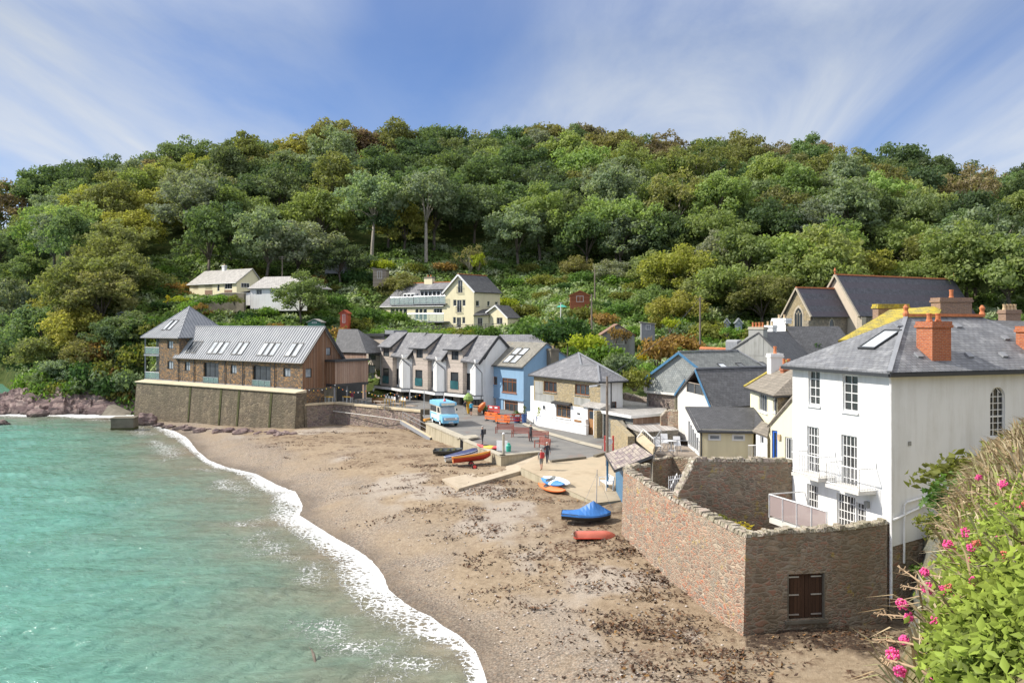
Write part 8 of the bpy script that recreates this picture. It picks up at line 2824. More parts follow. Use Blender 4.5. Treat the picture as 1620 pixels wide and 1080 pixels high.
def build_weed():
 r = random.Random(8)
 C,N = [],[]
 spots = []
 while len(spots) < 230:
  px,py = r.uniform(330,1180),r.uniform(684,1079)
  p = G(px,py,1.2)
  s = float(shore_dist(np.array([p.x]),np.array([p.y]))[0][0])
  if s < 3.5 or py < 700 and px > 660 or p.x > np.interp(p.y,[38,53,58,75,90],[9.6,6.0,4.8,-2.5,-9]):
   continue
  if mn.noise(Vector((p.x * .25,p.y * .35,4))) < .0 and r.random() < .85:
   continue
  spots.append(p)
 a,b,c = Vector((6.6,52,0)),Vector((9.7,37.6,0)),Vector((16,38,0))
 for _ in range(40):
  t = r.random(); p = a.lerp(b,t) - Vector((abs(r.gauss(0,.5)) + .15,0,0)) if r.random() < .4 else b.lerp(c,r.random()) - Vector((0,abs(r.gauss(0,1.1)) + .2,0))
  spots.append(p)
 for p in spots:
  k = r.choice([4,8,14,24,40,60]); w = .04 + .014 * k ** .9
  aa = r.uniform(-.9,.1)
  for _ in range(k):
   u,v = r.gauss(0,w * 2.1),r.gauss(0,w * .7)
   x,y = p.x + u * math.cos(aa) - v * math.sin(aa),p.y + u * math.sin(aa) + v * math.cos(aa)
   C.append((x,y,bz(x,y) + .06 + abs(r.gauss(0,.035)))); N.append((r.gauss(0,.6),r.gauss(0,.6),1))
 C,N = np.array(C),np.array(N); N /= np.linalg.norm(N,axis=1)[:,None]
 o = bpy.data.objects.new('seaweed',leaf_mesh('seaweed',C,N,.10,['weed'],2.0)); COL.objects.link(o)
 tag(o,'dark brown seaweed strewn in clumps across the beach','seaweed',None,'stuff')
 m = MB(); r = random.Random(3)
 for _ in range(900):
  t = r.random(); px,py = r.uniform(500,1150),r.uniform(760,1079)
  p = G(px,py,1.2)
  if p.x > np.interp(p.y,[38,53,58,75],[9.3,5.6,4.2,-3.2]):
   continue
  s = float(shore_dist(np.array([p.x]),np.array([p.y]))[0][0])
  if s < .8:
   continue
  R = r.uniform(.03,.085); z = bz(p.x,p.y) + .03
  m.lathe((p.x,p.y,z),[(R * .6,-R * .4),(R,0),(R * .7,R * .4),(R * .2,R * .55)],6)
 o = m.build('pebbles','pebble',None,True,False)
 tag(o,'scattered rounded grey and pink pebbles on the beach','pebbles',None,'stuff')

b_ = NB('weed'); b_.fin(b_.ramp(b_.n('ShaderNodeNewGeometry').outputs['Random Per Island'],[(0,(.03,.018,.012)),(.6,(.085,.045,.025)),(.9,(.16,.075,.03)),(1,(.28,.15,.04))]),.6,.4)
b_ = NB('pebble'); b_.fin(b_.ramp(b_.n('ShaderNodeNewGeometry').outputs['Random Per Island'],[(0,(.20,.18,.17)),(.5,(.42,.37,.33)),(1,(.56,.50,.45))]),.8,.3)
build_weed()

# ------------------------------------------------------------------ boats, van, people and other small things
def paint(name,c,rough=.4):
 if name not in MATS:
  flat(name,c,rough,.4,0,.1)
 return name

def hull_mesh(L,B,Dp,open_=True,n=14,stern=.75,rise=.35):
 """boat hull along +x (bow at +x), keel at z=0; returns outer, inner and gunwale builders"""
 out,inn,gun = MB(),MB(),MB()

 def sec(t,k=1.0,lift=0.0):
  x = -L / 2 + L * t
  w = B / 2 * (stern + (1 - stern) * min(1,t / .35)) * (1 if t < .45 else math.sqrt(max(0,1 - ((t - .45) / .56) ** 2.2)))
  sh = Dp * (1 + rise * max(0,(t - .4) / .6) ** 2)
  kz = Dp * .55 * max(0,(t - .72) / .28) ** 2
  pts = []
  for s,zz in ((-1,1),(-.92,.55),(-.62,.16),(0,0),(.62,.16),(.92,.55),(1,1)):
   pts.append(Vector((x,s * max(w,.012) * k,kz + (sh - kz) * zz + lift)))
  return pts
 S = [sec(i / n) for i in range(n + 1)]
 for m,k,l in ((out,1,0),(inn,.93,.035)):
  R_ = [sec(i / n,k,l) for i in range(n + 1)]
  vs = [p for r in R_ for p in r]
  fs = []
  for i in range(n):
   for j in range(6):
    f = [i * 7 + j,(i + 1) * 7 + j,(i + 1) * 7 + j + 1,i * 7 + j + 1]
    fs.append(f[::-1] if m is inn else f)
  fs.append(list(range(7))[::-1] if m is out else list(range(7)))
  m.add(vs,fs)
 for j in (0,6):
  gun.tube([s[j] for s in S],.035,5)
 gun.tube([S[0][0],S[0][6]],.035,5)
 return out,inn,gun,S

def place(root,M,*objs):
 for o in objs:
  o.matrix_local = M

def boat(name,loc,head,L,B,Dp,label,hull,inner,gunw,extra=None,roll=0.0,pitch=0.0,cover=None,stripe=None):
 e = thing(name,loc,label,'boat')
 e.rotation_mode = 'XYZ'
 e.rotation_euler = (roll,pitch,math.radians(head))
 out,inn,gun,S = hull_mesh(L,B,Dp)

 def sub(m,nm,mt,par=e,sm=False):
  me = bpy.data.meshes.new(nm); me.from_pydata([tuple(v) for v in m.v],[],m.f)
  for q in (mt if isinstance(mt,list) else [mt]):
   me.materials.append(MATS[q])
  me.polygons.foreach_set('material_index',m.mi); me.polygons.foreach_set('use_smooth',[sm] * len(m.f)); auto_uv(me)
  o = bpy.data.objects.new(nm,me); COL.objects.link(o); o.parent = par
  return o
 sub(out,'hull',hull,sm=True); sub(inn,'inside',inner,sm=True); sub(gun,'gunwale',gunw)
 if stripe:
  m = MB()
  for j,s in ((0,-1),(6,1)):
   for a,b in zip(S[:-1],S[1:]):
    m.add([a[j] + Vector((0,s * .012,-.02)),b[j] + Vector((0,s * .012,-.02)),b[j].lerp(b[j + (1 if j == 0 else -1)],.5) + Vector((0,s * .02,0)),a[j].lerp(a[j + (1 if j == 0 else -1)],.5) + Vector((0,s * .02,0))],[[0,1,2,3]])
  sub(m,'stripe',stripe)
 if cover:
  ridge = cover[1]
  m = MB(); n = len(S)
  vs = []
  for i,s in enumerate(S):
   t = i / (n - 1); top = np.interp(t,[p for p,q in ridge],[q for p,q in ridge])
   l,r = s[0] + Vector((0,-.05,0)),s[6] + Vector((0,.05,0)); c = (l + r) / 2 + Vector((0,0,top))
   w1,w2 = l.lerp(c,.5) - Vector((0,0,.06 * top + .02 * math.sin(i * 2.3))),r.lerp(c,.5) - Vector((0,0,.06 * top + .02 * math.cos(i * 1.9)))
   vs += [l + Vector((0,-.03,-.10)),l,w1,c,w2,r,r + Vector((0,.03,-.10))]
  fs = [[i * 7 + j,i * 7 + j + 1,(i + 1) * 7 + j + 1,(i + 1) * 7 + j] for i in range(n - 1) for j in range(6)]
  m.add(vs,[f[::-1] for f in fs] + [list(range(7)),[(n - 1) * 7 + k for k in range(7)][::-1]])
  sub(m,'cover',cover[0])
 else:
  m = MB()
  for t in (.25,.52,.76):
   i = int(t * 14); a,b = S[i][0] * .94,S[i][6] * .94
   m.beam(a + Vector((0,0,-.02)),b + Vector((0,0,-.02)),.22,.03)
  sub(m,'thwart',inner if not extra else extra)
 return e,sub,S

for nm,c in (('boat_black',(.05,.055,.055)),('boat_grey',(.16,.17,.165)),('boat_red',(.52,.055,.03)),('boat_orange',(.72,.33,.06)),('navy_cover',(.045,.055,.14)),('blue_cover',(.04,.17,.48)),
    ('faded_red',(.55,.15,.10)),('kayak_orange',(.78,.20,.06)),('kayak_blue',(.07,.25,.62)),('kayak_white',(.78,.80,.82)),('kayak_yellow',(.80,.55,.06)),('kayak_red',(.72,.08,.08)),
    ('van_blue',(.22,.52,.74)),('van_cream',(.78,.74,.62)),('rubber',(.03,.03,.03)),('bench_red',(.30,.10,.075)),('barrier_orange',(.82,.20,.05)),('barrier_red',(.70,.07,.06)),('pot_blue',(.05,.11,.28)),
    ('skin',(.55,.33,.24)),('hair_grey',(.42,.40,.38)),('hair_dark',(.06,.045,.035)),('cloth_navy',(.035,.04,.06)),('cloth_dark',(.05,.05,.055)),('cloth_red',(.50,.05,.05)),('cloth_blue',(.04,.40,.62)),('cloth_burgundy',(.25,.03,.06)),
    ('cloth_grey',(.20,.20,.20)),('cloth_pale',(.55,.52,.48)),('table_yellow',(.70,.42,.06)),('summer_red',(.50,.10,.05)),('green_tarp',(.05,.40,.30)),('green_scoop',(.22,.33,.08))):
 paint(nm,c,.55 if nm.startswith(('cloth','skin','hair')) else .4)

ob = on_beach
boat('open_dinghy',ob(709,719) + UP * .02,-8,2.7,1.2,.45,'open black dinghy with grey inside, nearest the quay wall','boat_black','boat_grey','boat_black','mossy',.12)
e_,sub_,S_ = boat('covered_rowing_boat',ob(731,729) + UP * .15,14,3.0,1.25,.46,'rowing boat under a dark navy cover, between the black dinghy and the red one','kayak_white','boat_grey','kayak_white',None,-.1,-.12,('navy_cover',[(0,.1),(.5,.28),(.9,.3),(1,.15)]))
e_,sub_,S_ = boat('red_rowing_boat',ob(747,737) + UP * .42,13,3.3,1.35,.52,'red and orange striped rowing boat resting on a launching trolley','boat_red','boat_orange','boat_orange',None,-.14,-.08,None,'boat_orange')
t_ = thing('launching_trolley',ob(748,741),'low launching trolley with red wheels beneath the striped rowing boat','trolley')
c_ = ob(748,740); d_ = Vector((math.cos(.23),math.sin(.23),0)); s_ = Vector((-d_.y,d_.x,0))
m_ = MB(); m_.beam(c_ - d_ * 1.7 + UP * .25,c_ + d_ * 2.0 + UP * .3,.09); m_.beam(c_ - s_ * .75 + UP * .25,c_ + s_ * .75 + UP * .25,.08); m_.beam(c_ + d_ * 1.2 - s_ * .4 + UP * .3,c_ + d_ * 1.2 + s_ * .4 + UP * .3,.07); m_.build('frame','boat_black',t_)
for k in (-1,1):
 w_ = MB(); w_.lathe(c_ + s_ * .78 * k + UP * .24,[(.24,-.07),(.24,.07)],14,s_); wo = w_.build('wheel','rubber',t_); w_ = MB(); w_.lathe(c_ + s_ * .78 * k + UP * .24,[(.15,-.085),(.15,.085)],12,s_); w_.build('rim','kayak_red',wo)
e_,sub_,S_ = boat('covered_sailing_dinghy',ob(927,826) + UP * .12,-6,3.05,1.3,.46,'small sailing dinghy under a bright blue cover, its thin mast standing','boat_black','boat_grey','boat_black',None,.05,.03,('blue_cover',[(0,.03),(.35,.25),(.64,.80),(.70,.66),(1,.04)]))
m_ = MB(); m_.tube([(.62,0,.1),(.62,.0,1.0),(.60,0,3.25)],[.035,.035,.025],6); sub_(m_,'mast','steel'); m_ = MB(); m_.tube([(.60,0,3.0),(1.7,0,.6)],.008,4); m_.tube([(.60,0,3.0),(-.3,.6,.6)],.008,4); sub_(m_,'stays','steel')
e_,sub_,S_ = boat('upturned_dinghy',ob(941,850) + UP * .42,4,2.4,1.1,.40,'upturned faded red dinghy lying beside the blue covered one','faded_red','boat_grey','boat_red',None,math.pi - .12)

def kayak(loc,head,L,B,mats,label,roll=0.0,pitch=0.0,pat=None):
 e = thing('kayak',loc,label,'kayak'); e.rotation_euler = (roll,pitch,math.radians(head))
 n,k = 18,10
 vs,fs,mi = [],[],[]
 for i in range(n + 1):
  t = i / n; x = -L / 2 + L * t; w = B / 2 * math.sin(math.pi * min(max(t,.012),.988)) ** .62; h = .16 * math.sin(math.pi * min(max(t,.02),.98)) ** .4; up_ = .13 * abs(2 * t - 1) ** 3
  for j in range(k):
   a = 2 * math.pi * j / k; vs.append((x,w * math.cos(a),.17 + up_ + h * math.sin(a)))
 for i in range(n):
  for j in range(k):
   fs.append([i * k + j,i * k + (j + 1) % k,(i + 1) * k + (j + 1) % k,(i + 1) * k + j][::-1]); mi.append((1 if pat and pat[0] < i / n < pat[1] else 0))
 fs += [list(range(k)),[n * k + j for j in range(k)][::-1]]; mi += [0,0]
 m = MB(); m.v,m.f,m.mi = vs,fs,mi
 me = bpy.data.meshes.new('hull'); me.from_pydata(vs,[],fs)
 for q in mats:
  me.materials.append(MATS[q])
 me.polygons.foreach_set('material_index',mi); me.polygons.foreach_set('use_smooth',[True] * len(fs)); auto_uv(me)
 o = bpy.data.objects.new('hull',me); COL.objects.link(o); o.parent = e
 c = MB(); c.lathe((-.15 * L,0,.30),[(.0,.02),(B * .26,.025),(B * .34,.055),(B * .38,.03)],14)
 
 me = bpy.data.meshes.new('cockpit'); me.from_pydata([tuple(v) for v in c.v],[],c.f); me.materials.append(MATS['boat_black' if mats[0] != 'kayak_white' else 'boat_grey'])
 o = bpy.data.objects.new('cockpit',me); COL.objects.link(o); o.parent = e
 return e

kayak(ong(775,710.5) + UP * .02,-36,2.9,.8,['kayak_red','kayak_yellow'],'red and yellow kayak lying on the road behind the quay wall',.0,0,(.28,.62))
kayak(ob(874,778) + UP * .10,-57,3.3,.85,['kayak_orange','kayak_orange'],'orange kayak underneath a blue one against the slab wall',.25)
kayak(ob(876,776) + UP * .42,-57,2.8,.75,['kayak_blue','kayak_white'],'blue kayak stacked on top of an orange one',.3,0,(.40,.52))
kayak(ob(884,773) + UP * .45,-57,3.3,.75,['kayak_white','boat_grey'],'white kayak propped against the slab wall beside the stacked ones',.75)

# ---------------- ice cream van
VF = Vector((.36,-.93,0)).normalized(); VS = Vector((-VF.y,VF.x,0))     # forward; its left side
VC = ong(703,671)

def vp(f,s,z):
 return VC + VF * f + VS * s + UP * z

def build_van():
 e = thing('ice_cream_van',VC,'pale blue and cream ice cream van with serving windows, parked by the sea wall','van')
 # side profile, (forward, height), swept across the width
 def loft(prof,w0,name,mat,root=e,inset=None):
  m = MB(); a = [vp(f,w0,z) for f,z in prof]; b = [vp(f,-w0,z) for f,z in prof]; m.hull(a,b); return m.build(name,mat,root)
 loft([(-2.4,.42),(1.75,.42),(2.3,.42),(2.35,.62),(2.33,.98),(2.15,1.18),(1.6,1.3),(-2.4,1.3)],.93,'lower_body','van_blue')
 loft([(-2.38,1.302),(1.55,1.302),(1.12,2.15),(-2.38,2.15)],.90,'cabin','van_cream')
 loft([(-2.48,2.152),(1.32,2.152),(1.42,2.30),(1.36,2.52),(-2.48,2.55)],.98,'roof_box','van_blue')
 loft([(-2.3,2.552),(1.1,2.532),(1.0,2.60),(-2.2,2.62)],.8,'roof_top','van_blue')
 P = MB()
 sd = -1   # the side that shows
 def panel(f0,z0,f1,z1,mat,name,s=.915,dz=0,root=e):
  m = MB(); o = sd * s
  a = [vp(f0,o,z0),vp(f1,o,z0),vp(f1 - dz,o,z1),vp(f0,o,z1)]; b = [p + VS * sd * .02 for p in a]; m.hull(a,b); return m.build(name,mat,root)
 for side in (-1,1):
  sd = side
  panel(-1.9,.70,.1,1.12,'van_cream','cream_panel',.925)
  panel(.25,.55,1.2,1.30,'van_cream','door',.925)
  panel(-1.75,1.42,-.05,2.05,'glass','serving_window'); panel(.35,1.42,1.28,2.0,'glass','side_window',.905,.3); panel(-2.3,1.42,-1.85,2.05,'glass','side_window')
 m = MB(); a = [vp(1.53,-.8,1.36),vp(1.53,.8,1.36),vp(1.16,.74,2.1),vp(1.16,-.74,2.1)]; m.hull(a,[p + VF * .03 + UP * .015 for p in a]); m.build('windscreen','glass_pale',e)
 m = MB(); a = [vp(2.34,-.75,.66),vp(2.34,.75,.66),vp(2.325,.75,.96),vp(2.325,-.75,.96)]; m.hull(a,[p + VF * .025 for p in a]); m.build('grille','steel',e)
 for s in (-.62,.62):
  m = MB(); m.lathe(vp(2.35,s,.82),[(.13,0),(.13,.05),(.09,.07)],14,VF); m.build('headlight','kayak_white',e)
 m = MB(); a = [vp(2.28,-.9,.38),vp(2.28,.9,.38),vp(2.28,.9,.54),vp(2.28,-.9,.54)]; m.hull(a,[p + VF * .12 for p in a]); m.build('bumper','van_blue',e)
 m = MB(); a = [vp(2.405,-.25,.42),vp(2.405,.25,.42),vp(2.405,.25,.53),vp(2.405,-.25,.53)]; m.hull(a,[p + VF * .015 for p in a]); m.build('number_plate','kayak_white',e)
 m = MB(); a = [vp(1.40,-.75,2.2),vp(1.40,.75,2.2),vp(1.42,.75,2.46),vp(1.42,-.75,2.46)]; m.hull([p - VF * .04 for p in a],[p + VF * .04 for p in a]); m.build('sign_board','van_cream',e)
 for f in (-1.45,1.5):
  for s in (-.85,.85):
   m = MB(); m.lathe(vp(f,s,.34),[(.22,-.11),(.34,-.11),(.34,.11),(.22,.11)],18,VS); w = m.build('wheel','rubber',e); m = MB(); m.lathe(vp(f,s,.34),[(.2,-.12),(.2,.12),(.08,.135)],14,VS); m.lathe(vp(f,s,.34),[(.08,-.135),(.2,-.12)],14,VS); m.build('hubcap','kayak_white',w)
 m = MB(); m.lathe(vp(.6,-.15,2.6),[(.12,0),(.16,.08),(.10,.2),(.03,.3)],10); m.build('roof_lamp','kayak_red',e)
 m = MB(); m.beam(vp(1.3,-1.02,1.6),vp(1.3,-1.02,1.85),.05,.14); m.beam(vp(1.3,1.02,1.6),vp(1.3,1.02,1.85),.05,.14); m.build('mirror','boat_black',e)

build_van()

# ---------------- people
def person(px,py,h,face,label,jacket,legs,hair='hair_grey',legskin=False,bag=None,step=.12,arm=0.0,z=None):
 foot = ong(px,py) if z is None else z
 e = thing('person',foot,label,'person'); e.rotation_euler = (0,0,math.radians(face))
 k = h / 1.75
 V,R,E = [],[],[]

 def pt(x,y,zz,r,par=None,ry=None):
  V.append((x * k,y * k,zz * k)); R.append((r * k,(ry or r) * k)); i = len(V) - 1
  if par is not None:
   E.append((par,i))
  return i
 pel = pt(0,0,.96,.145,None,.115); w = pt(0,.01,1.12,.135,pel,.10); ch = pt(0,0,1.32,.155,w,.11); nk = pt(0,.0,1.47,.07,ch); hd0 = pt(0,.02,1.55,.065,nk); hd = pt(0,.03,1.645,.095,hd0,.105); pt(0,.015,1.715,.07,hd)
 pt(0,.125,1.635,.018,hd)
 for s in (-1,1):
  hip = pt(.09 * s,0,.90,.10,pel); kn = pt(.10 * s,step * s * .5 + .02,.50,.062,hip); an = pt(.10 * s,step * s - .02,.09,.042,kn); pt(.11 * s,step * s + .12,.035,.038,an)
  sh = pt(.19 * s,0,1.40,.06,ch); el = pt(.255 * s,-.04 + .1 * arm,1.13,.045,sh); wr = pt(.25 * s,.06 + .25 * arm,.90 + .30 * arm,.030,el); pm = pt(.245 * s,.09 + .3 * arm,.83 + .34 * arm,.034,wr,.02)
  for q in range(4):
   f = pt(.245 * s + (q - 1.5) * .004,.105 + .3 * arm + (q - 1.5) * .017,.765 + .36 * arm - .012 * (1.5 - abs(q - 1.5)),.009,pm); pt(.238 * s,.115 + .3 * arm + (q - 1.5) * .016,.73 + .38 * arm,.007,f)
  pt(.225 * s,.135 + .3 * arm,.80 + .34 * arm,.010,pm)
 me = bpy.data.meshes.new('body'); me.from_pydata(V,E,[]); o = bpy.data.objects.new('body',me); COL.objects.link(o)
 sk = o.modifiers.new('skin','SKIN'); sk.use_smooth_shade = True
 for i,r in enumerate(R):
  me.skin_vertices[0].data[i].radius = r; me.skin_vertices[0].data[i].use_root = i == 0
 o.modifiers.new('sub','SUBSURF').levels = 1
 dg = bpy.context.evaluated_depsgraph_get(); nm = bpy.data.meshes.new_from_object(o.evaluated_get(dg)); o.modifiers.clear(); o.data = nm; bpy.data.meshes.remove(me); nm.name = 'body'
 nm.materials.clear()
 for q in ('skin',jacket,legs,'boat_black'):
  nm.materials.append(MATS[q])
 for p in nm.polygons:
  c = p.center / k; hand = abs(c.x) > .19 and c.z < .90 + .3 * arm and c.z > .6
  p.material_index = 0 if c.z > 1.475 or hand else 1 if c.z > .93 or (abs(c.x) > .19 and c.z > .6) else 3 if c.z < .09 else (0 if legskin and c.z < .52 else 2)
 o.parent = e
 m = MB()
 m.lathe((0,0,1.62 * k),[(.02,-.06 * k),(.098 * k,-.02 * k),(.108 * k,.04 * k),(.09 * k,.095 * k),(.04 * k,.122 * k),(.005,.128 * k)],12)
 me = bpy.data.meshes.new('hair'); me.from_pydata([tuple(v) for v in m.v],[],m.f); me.materials.append(MATS[hair]); me.polygons.foreach_set('use_smooth',[True] * len(m.f)); ho = bpy.data.objects.new('hair',me); COL.objects.link(ho); ho.parent = e
 f = MB()
 for s in (-1,1):
  f.lathe((.035 * s * k,.118 * k,1.66 * k),[(.012 * k,-.006),(.006 * k,.008)],6,(0,1,0))
 f.beam(Vector((-.025,.115,1.585)) * k,Vector((.025,.115,1.585)) * k,.012 * k)
 me = bpy.data.meshes.new('face_marks'); me.from_pydata([tuple(v) for v in f.v],[],f.f); me.materials.append(MATS['hair_dark']); fo = bpy.data.objects.new('face_marks',me); COL.objects.link(fo); fo.parent = e
 if bag:
  b = MB(); b.box((0,-.20 * k,.98 * k),.30 * k,.17 * k,.46 * k); b.tube([(-.1 * k,-.12 * k,1.40 * k),(-.12 * k,.06 * k,1.45 * k),(-.11 * k,.12 * k,1.2 * k)],.018,5); b.tube([(.1 * k,-.12 * k,1.40 * k),(.12 * k,.06 * k,1.45 * k),(.11 * k,.12 * k,1.2 * k)],.018,5)
  t = thing('backpack',foot,'%s backpack worn by the person %s' % bag[:2],'backpack'); t.rotation_euler = (0,0,math.radians(face))
  me = bpy.data.meshes.new('bag'); me.from_pydata([tuple(v) for v in b.v],[],b.f); me.materials.append(MATS[bag[2]]); bo = bpy.data.objects.new('bag',me); COL.objects.link(bo); bo.parent = t
  bv = bo.modifiers.new('bevel','BEVEL'); bv.width = .04; bv.segments = 2
 return e

person(763.5,703,1.75,60,'person in navy jacket with a backpack standing near the jutting slab of the sea wall','cloth_navy','cloth_dark','hair_grey',False,('dark','near the sea wall slab','cloth_dark'),.08)
person(839.5,698.8,1.78,-60,'person in black holding something up to the face beside the red benches','cloth_dark','cloth_dark','hair_grey',False,None,.05,1.0)
person(856.5,743.5,1.72,20,'person in shorts with a red rucksack walking up the slipway','cloth_grey','cloth_grey','hair_grey',True,('red','in shorts on the slipway','cloth_red'),.16)
person(865.5,732.5,1.74,200,'person in dark coat and jeans stepping off the road beside the walker in shorts','cloth_navy','cloth_navy','hair_grey',False,None,.14)
person(745.5,657.3,1.74,40,'person in a bright blue top and dark shorts queueing behind the ice cream van','cloth_blue','cloth_dark','hair_dark',True,None,.06)
person(736.0,655.0,1.72,200,'person in dark clothes half hidden by the ice cream van','cloth_dark','cloth_pale','hair_dark',False,None,.06)
person(556.5,640,1.70,170,'person in a burgundy top on the terrace under the timber box','cloth_burgundy','cloth_pale','hair_dark',False,None,.06,0,ong(556.5,638.5))
person(628.5,640,1.75,190,'person in black standing among the stools of the cafe front','cloth_dark','cloth_dark','hair_dark',False,None,.04,.6,ong(628.5,641))

# ---------------- street furniture
def bench(loc,head,label,mat='bench_red',n=9,name='park_bench',group='red benches facing the sea'):
 e = thing(name,loc,label,'bench',group); e.rotation_euler = (0,0,math.radians(head))
 L = 1.75

 def sub(m,nm):
  me = bpy.data.meshes.new(nm); me.from_pydata([tuple(v) for v in m.v],[],m.f); me.materials.append(MATS[mat]); auto_uv(me); o = bpy.data.objects.new(nm,me); COL.objects.link(o); o.parent = e
 m = MB()
 for i in range(5):
  m.beam((-L / 2,.05 + i * .10 - .22,.44),(L / 2,.05 + i * .10 - .22,.44),.08,.025)
 sub(m,'seat')
 m = MB()
 for i in range(4):
  m.beam((-L / 2,.26 + i * .03,.54 + i * .12),(L / 2,.26 + i * .03,.54 + i * .12),.02,.09)
 sub(m,'backrest')
 for s in (-1,1):
  for y,hh in ((-.2,.64),(.27,.94)):
   m = MB(); m.beam((s * L / 2,y,0),(s * L / 2,y + (.1 if y > 0 else 0),hh),.07); sub(m,'leg')
  m = MB(); m.beam((s * L / 2,-.24,.65),(s * L / 2,.30,.65),.07,.04); sub(m,'armrest')
 return e

for (px,py),h,l in zip([(798,685.5),(824,691.5),(852,697.5),(857,709.5)],(-16,-18,-24,-60),('red slatted bench beside the orange barriers, first of the row','red slatted bench between the first of the row and the person in black','red slatted bench just beyond the person in black','red slatted bench turned side on at the slipway end of the row')):
 bench(ong(px,py),h,l)
bench(ong(958,772),-80,'white slatted bench against the blue boarding of the shelter','rail_white',9,'white_bench',None)

def barrier(px,py,head,mat,label):
 e = thing('barrier',ong(px,py),label,'barrier','plastic barriers outside the blue house'); e.rotation_euler = (0,0,math.radians(head))
 m = MB(); W_ = 2.0
 m.beam((-W_ / 2,0,.95),(W_ / 2,0,.95),.07,.1); m.beam((-W_ / 2,0,.28),(W_ / 2,0,.28),.07,.14)
 for i in range(11):
  x = -W_ / 2 + W_ * i / 10; m.beam((x,0,.25),(x,0,.95),.055)
 m.beam((-W_ / 2,0,.62),(W_ / 2,0,.62),.05,.12)

 def sub(m,nm,mt):
  me = bpy.data.meshes.new(nm); me.from_pydata([tuple(v) for v in m.v],[],m.f); me.materials.append(MATS[mt]); o = bpy.data.objects.new(nm,me); COL.objects.link(o); o.parent = e
 sub(m,'panel',mat)
 for s in (-.7,.7):
  m = MB(); m.box((s,0,0),.12,.62,.09); m.beam((s,0,.05),(s,0,.3),.08); sub(m,'foot','rubber')
 m = MB(); m.box((-.45,-.04,.72),.5,.02,.2); m.box((.45,-.04,.72),.5,.02,.2); sub(m,'reflector','kayak_white' if mat == 'barrier_red' else 'barrier_orange')

barrier(777,666,-45,'barrier_orange','orange plastic barrier nearest the shop door of the blue house')
barrier(795,670.5,-38,'barrier_orange','orange plastic barrier under the shop window of the blue house')
barrier(812,669,8,'barrier_red','red and white plastic barrier beside the blue plant tubs')
barrier(781,655,-45,'barrier_red','red barrier tucked against the blue house doorway')

def tub(px,py,label,h=.75,plant_='shrub3',c='olive',mat='pot_blue',tall=.55,r=.3):
 p = ong(px,py); e = thing('plant_tub',p,label,'plant tub','plant tubs outside the blue house and cottage')
 m = MB(); m.lathe(p,[(r * .75,0),(r,h * .9),(r * 1.08,h * .9),(r * 1.08,h),(r * .95,h),(r * .9,h - .06)],14); m.build('tub',mat,e)
 me,st,hh,R = PROTO[plant_]
 o = bpy.data.objects.new('foliage',me); COL.objects.link(o); o.parent = e; o.location = (0,0,h - .1); s = tall / hh; o.scale = (min(s,r * 1.3 / R),) * 2 + (s,); o.color = (*[q * 1.3 for q in SHRUB_COL[c]],1)

tub(818,668,'round dark blue tub of green leaves beside the red and white barrier',.7,'shrub1','mid green',tall=.8,r=.42)
tub(829.5,669,'tall blue tub with spiky yellowish plant under the white pillar',1.0,'conifer1','olive',tall=1.2)
tub(852.5,672.5,'tall blue tub with yellow grass by the start of the white garden wall',1.0,'conifer1','lime yellow',tall=1.3)
tub(767,655,'leafy tub by the corner of the last white terraced house',.5,'shrub1','mid green','boat_black',.9)

def pole(px,y0,y1,Y,label,r=.11,arm=None,mat='pole_wood',name='telegraph_pole'):
 a,b = D(px,y1,Y),D(px,y0,Y); a.z -= 1.2
 e = thing(name,a,label,'pole'); MB().tube([a,a.lerp(b,.5),b],[r,r * .85,r * .7],8).build('shaft',mat,e)
 if arm:
  m = MB()
  for dz,w in arm:
   m.beam(b + Vector((-w,0,-dz)),b + Vector((w,0,-dz)),.09)
  m.build('crossarm',mat,e)
 return e

surf('pole_wood',[(.16,.13,.11),(.26,.22,.18)],2,.9,.3,12)
e_ = pole(960.5,595,714,71,'tall dark telegraph pole standing beside the stone shed',.13)
p_ = D(961,610,71); m_ = MB(); m_.tube([p_,p_ + Vector((-.5,-.1,.15)),p_ + Vector((-1.0,-.15,.05))],.03); m_.build('lamp_arm','steel',e_); m_ = MB(); m_.beam(p_ + Vector((-.85,-.15,.02)),p_ + Vector((-1.45,-.2,-.05)),.2,.12); m_.build('lamp_head','kayak_white',e_)
pole(941,425,466,158,'wooden telegraph pole on the slope above the red garden cabin',.14); pole(936,465,524,138,'pale wooden telegraph pole between red cabin and rust roofed cottage',.16)
pole(1107.5,470,531,122,'brown telegraph pole among bright weeds above the slate hung gable',.14,[(.25,.6)]); pole(446.5,405,433,172,'telegraph pole with stacked crossarms behind the garden tree',.12,[(.2,.7),(.55,.6)])
pole(887,479,509,140,'slender white lamp post on the hillside path',.08,[(0,.25)],'rail_white','lamp_post'); pole(898,526,548,118,'short old post with a boxy lamp above the cottage roof',.1,[(.05,.4)],'pole_wood','lamp_post')
for (a,b,l) in [((446.5,406,172),(330,402,178),'thin overhead wires running into the trees above the cream bungalow'),((446.5,406,172),(640,408,180),'thin overhead wires crossing the slope towards the twin tall trees'),((960.5,597,71),(1107.5,472,122),'thin overhead wire from the tall dark pole to the hillside')]:
 p,q = D(*a),D(*b); c = p.lerp(q,.5) - UP * 1.0
 tag(MB().tube([p,p.lerp(c,.55),c,c.lerp(q,.45),q],.022,4).build('overhead_wire','grey_trim'),l,'wire')
p_ = ong(796.5,719); e_ = thing('concrete_post',p_,'white topped concrete post on the road edge above the striped boat','post'); m_ = MB(); m_.tube([p_,p_ + UP * 1.75],.11,10); m_.build('post','concrete',e_); m_ = MB(); m_.lathe(p_ + UP * 1.75,[(.12,0),(.12,.08),(.05,.14)],10); m_.build('cap','kayak_white',e_)
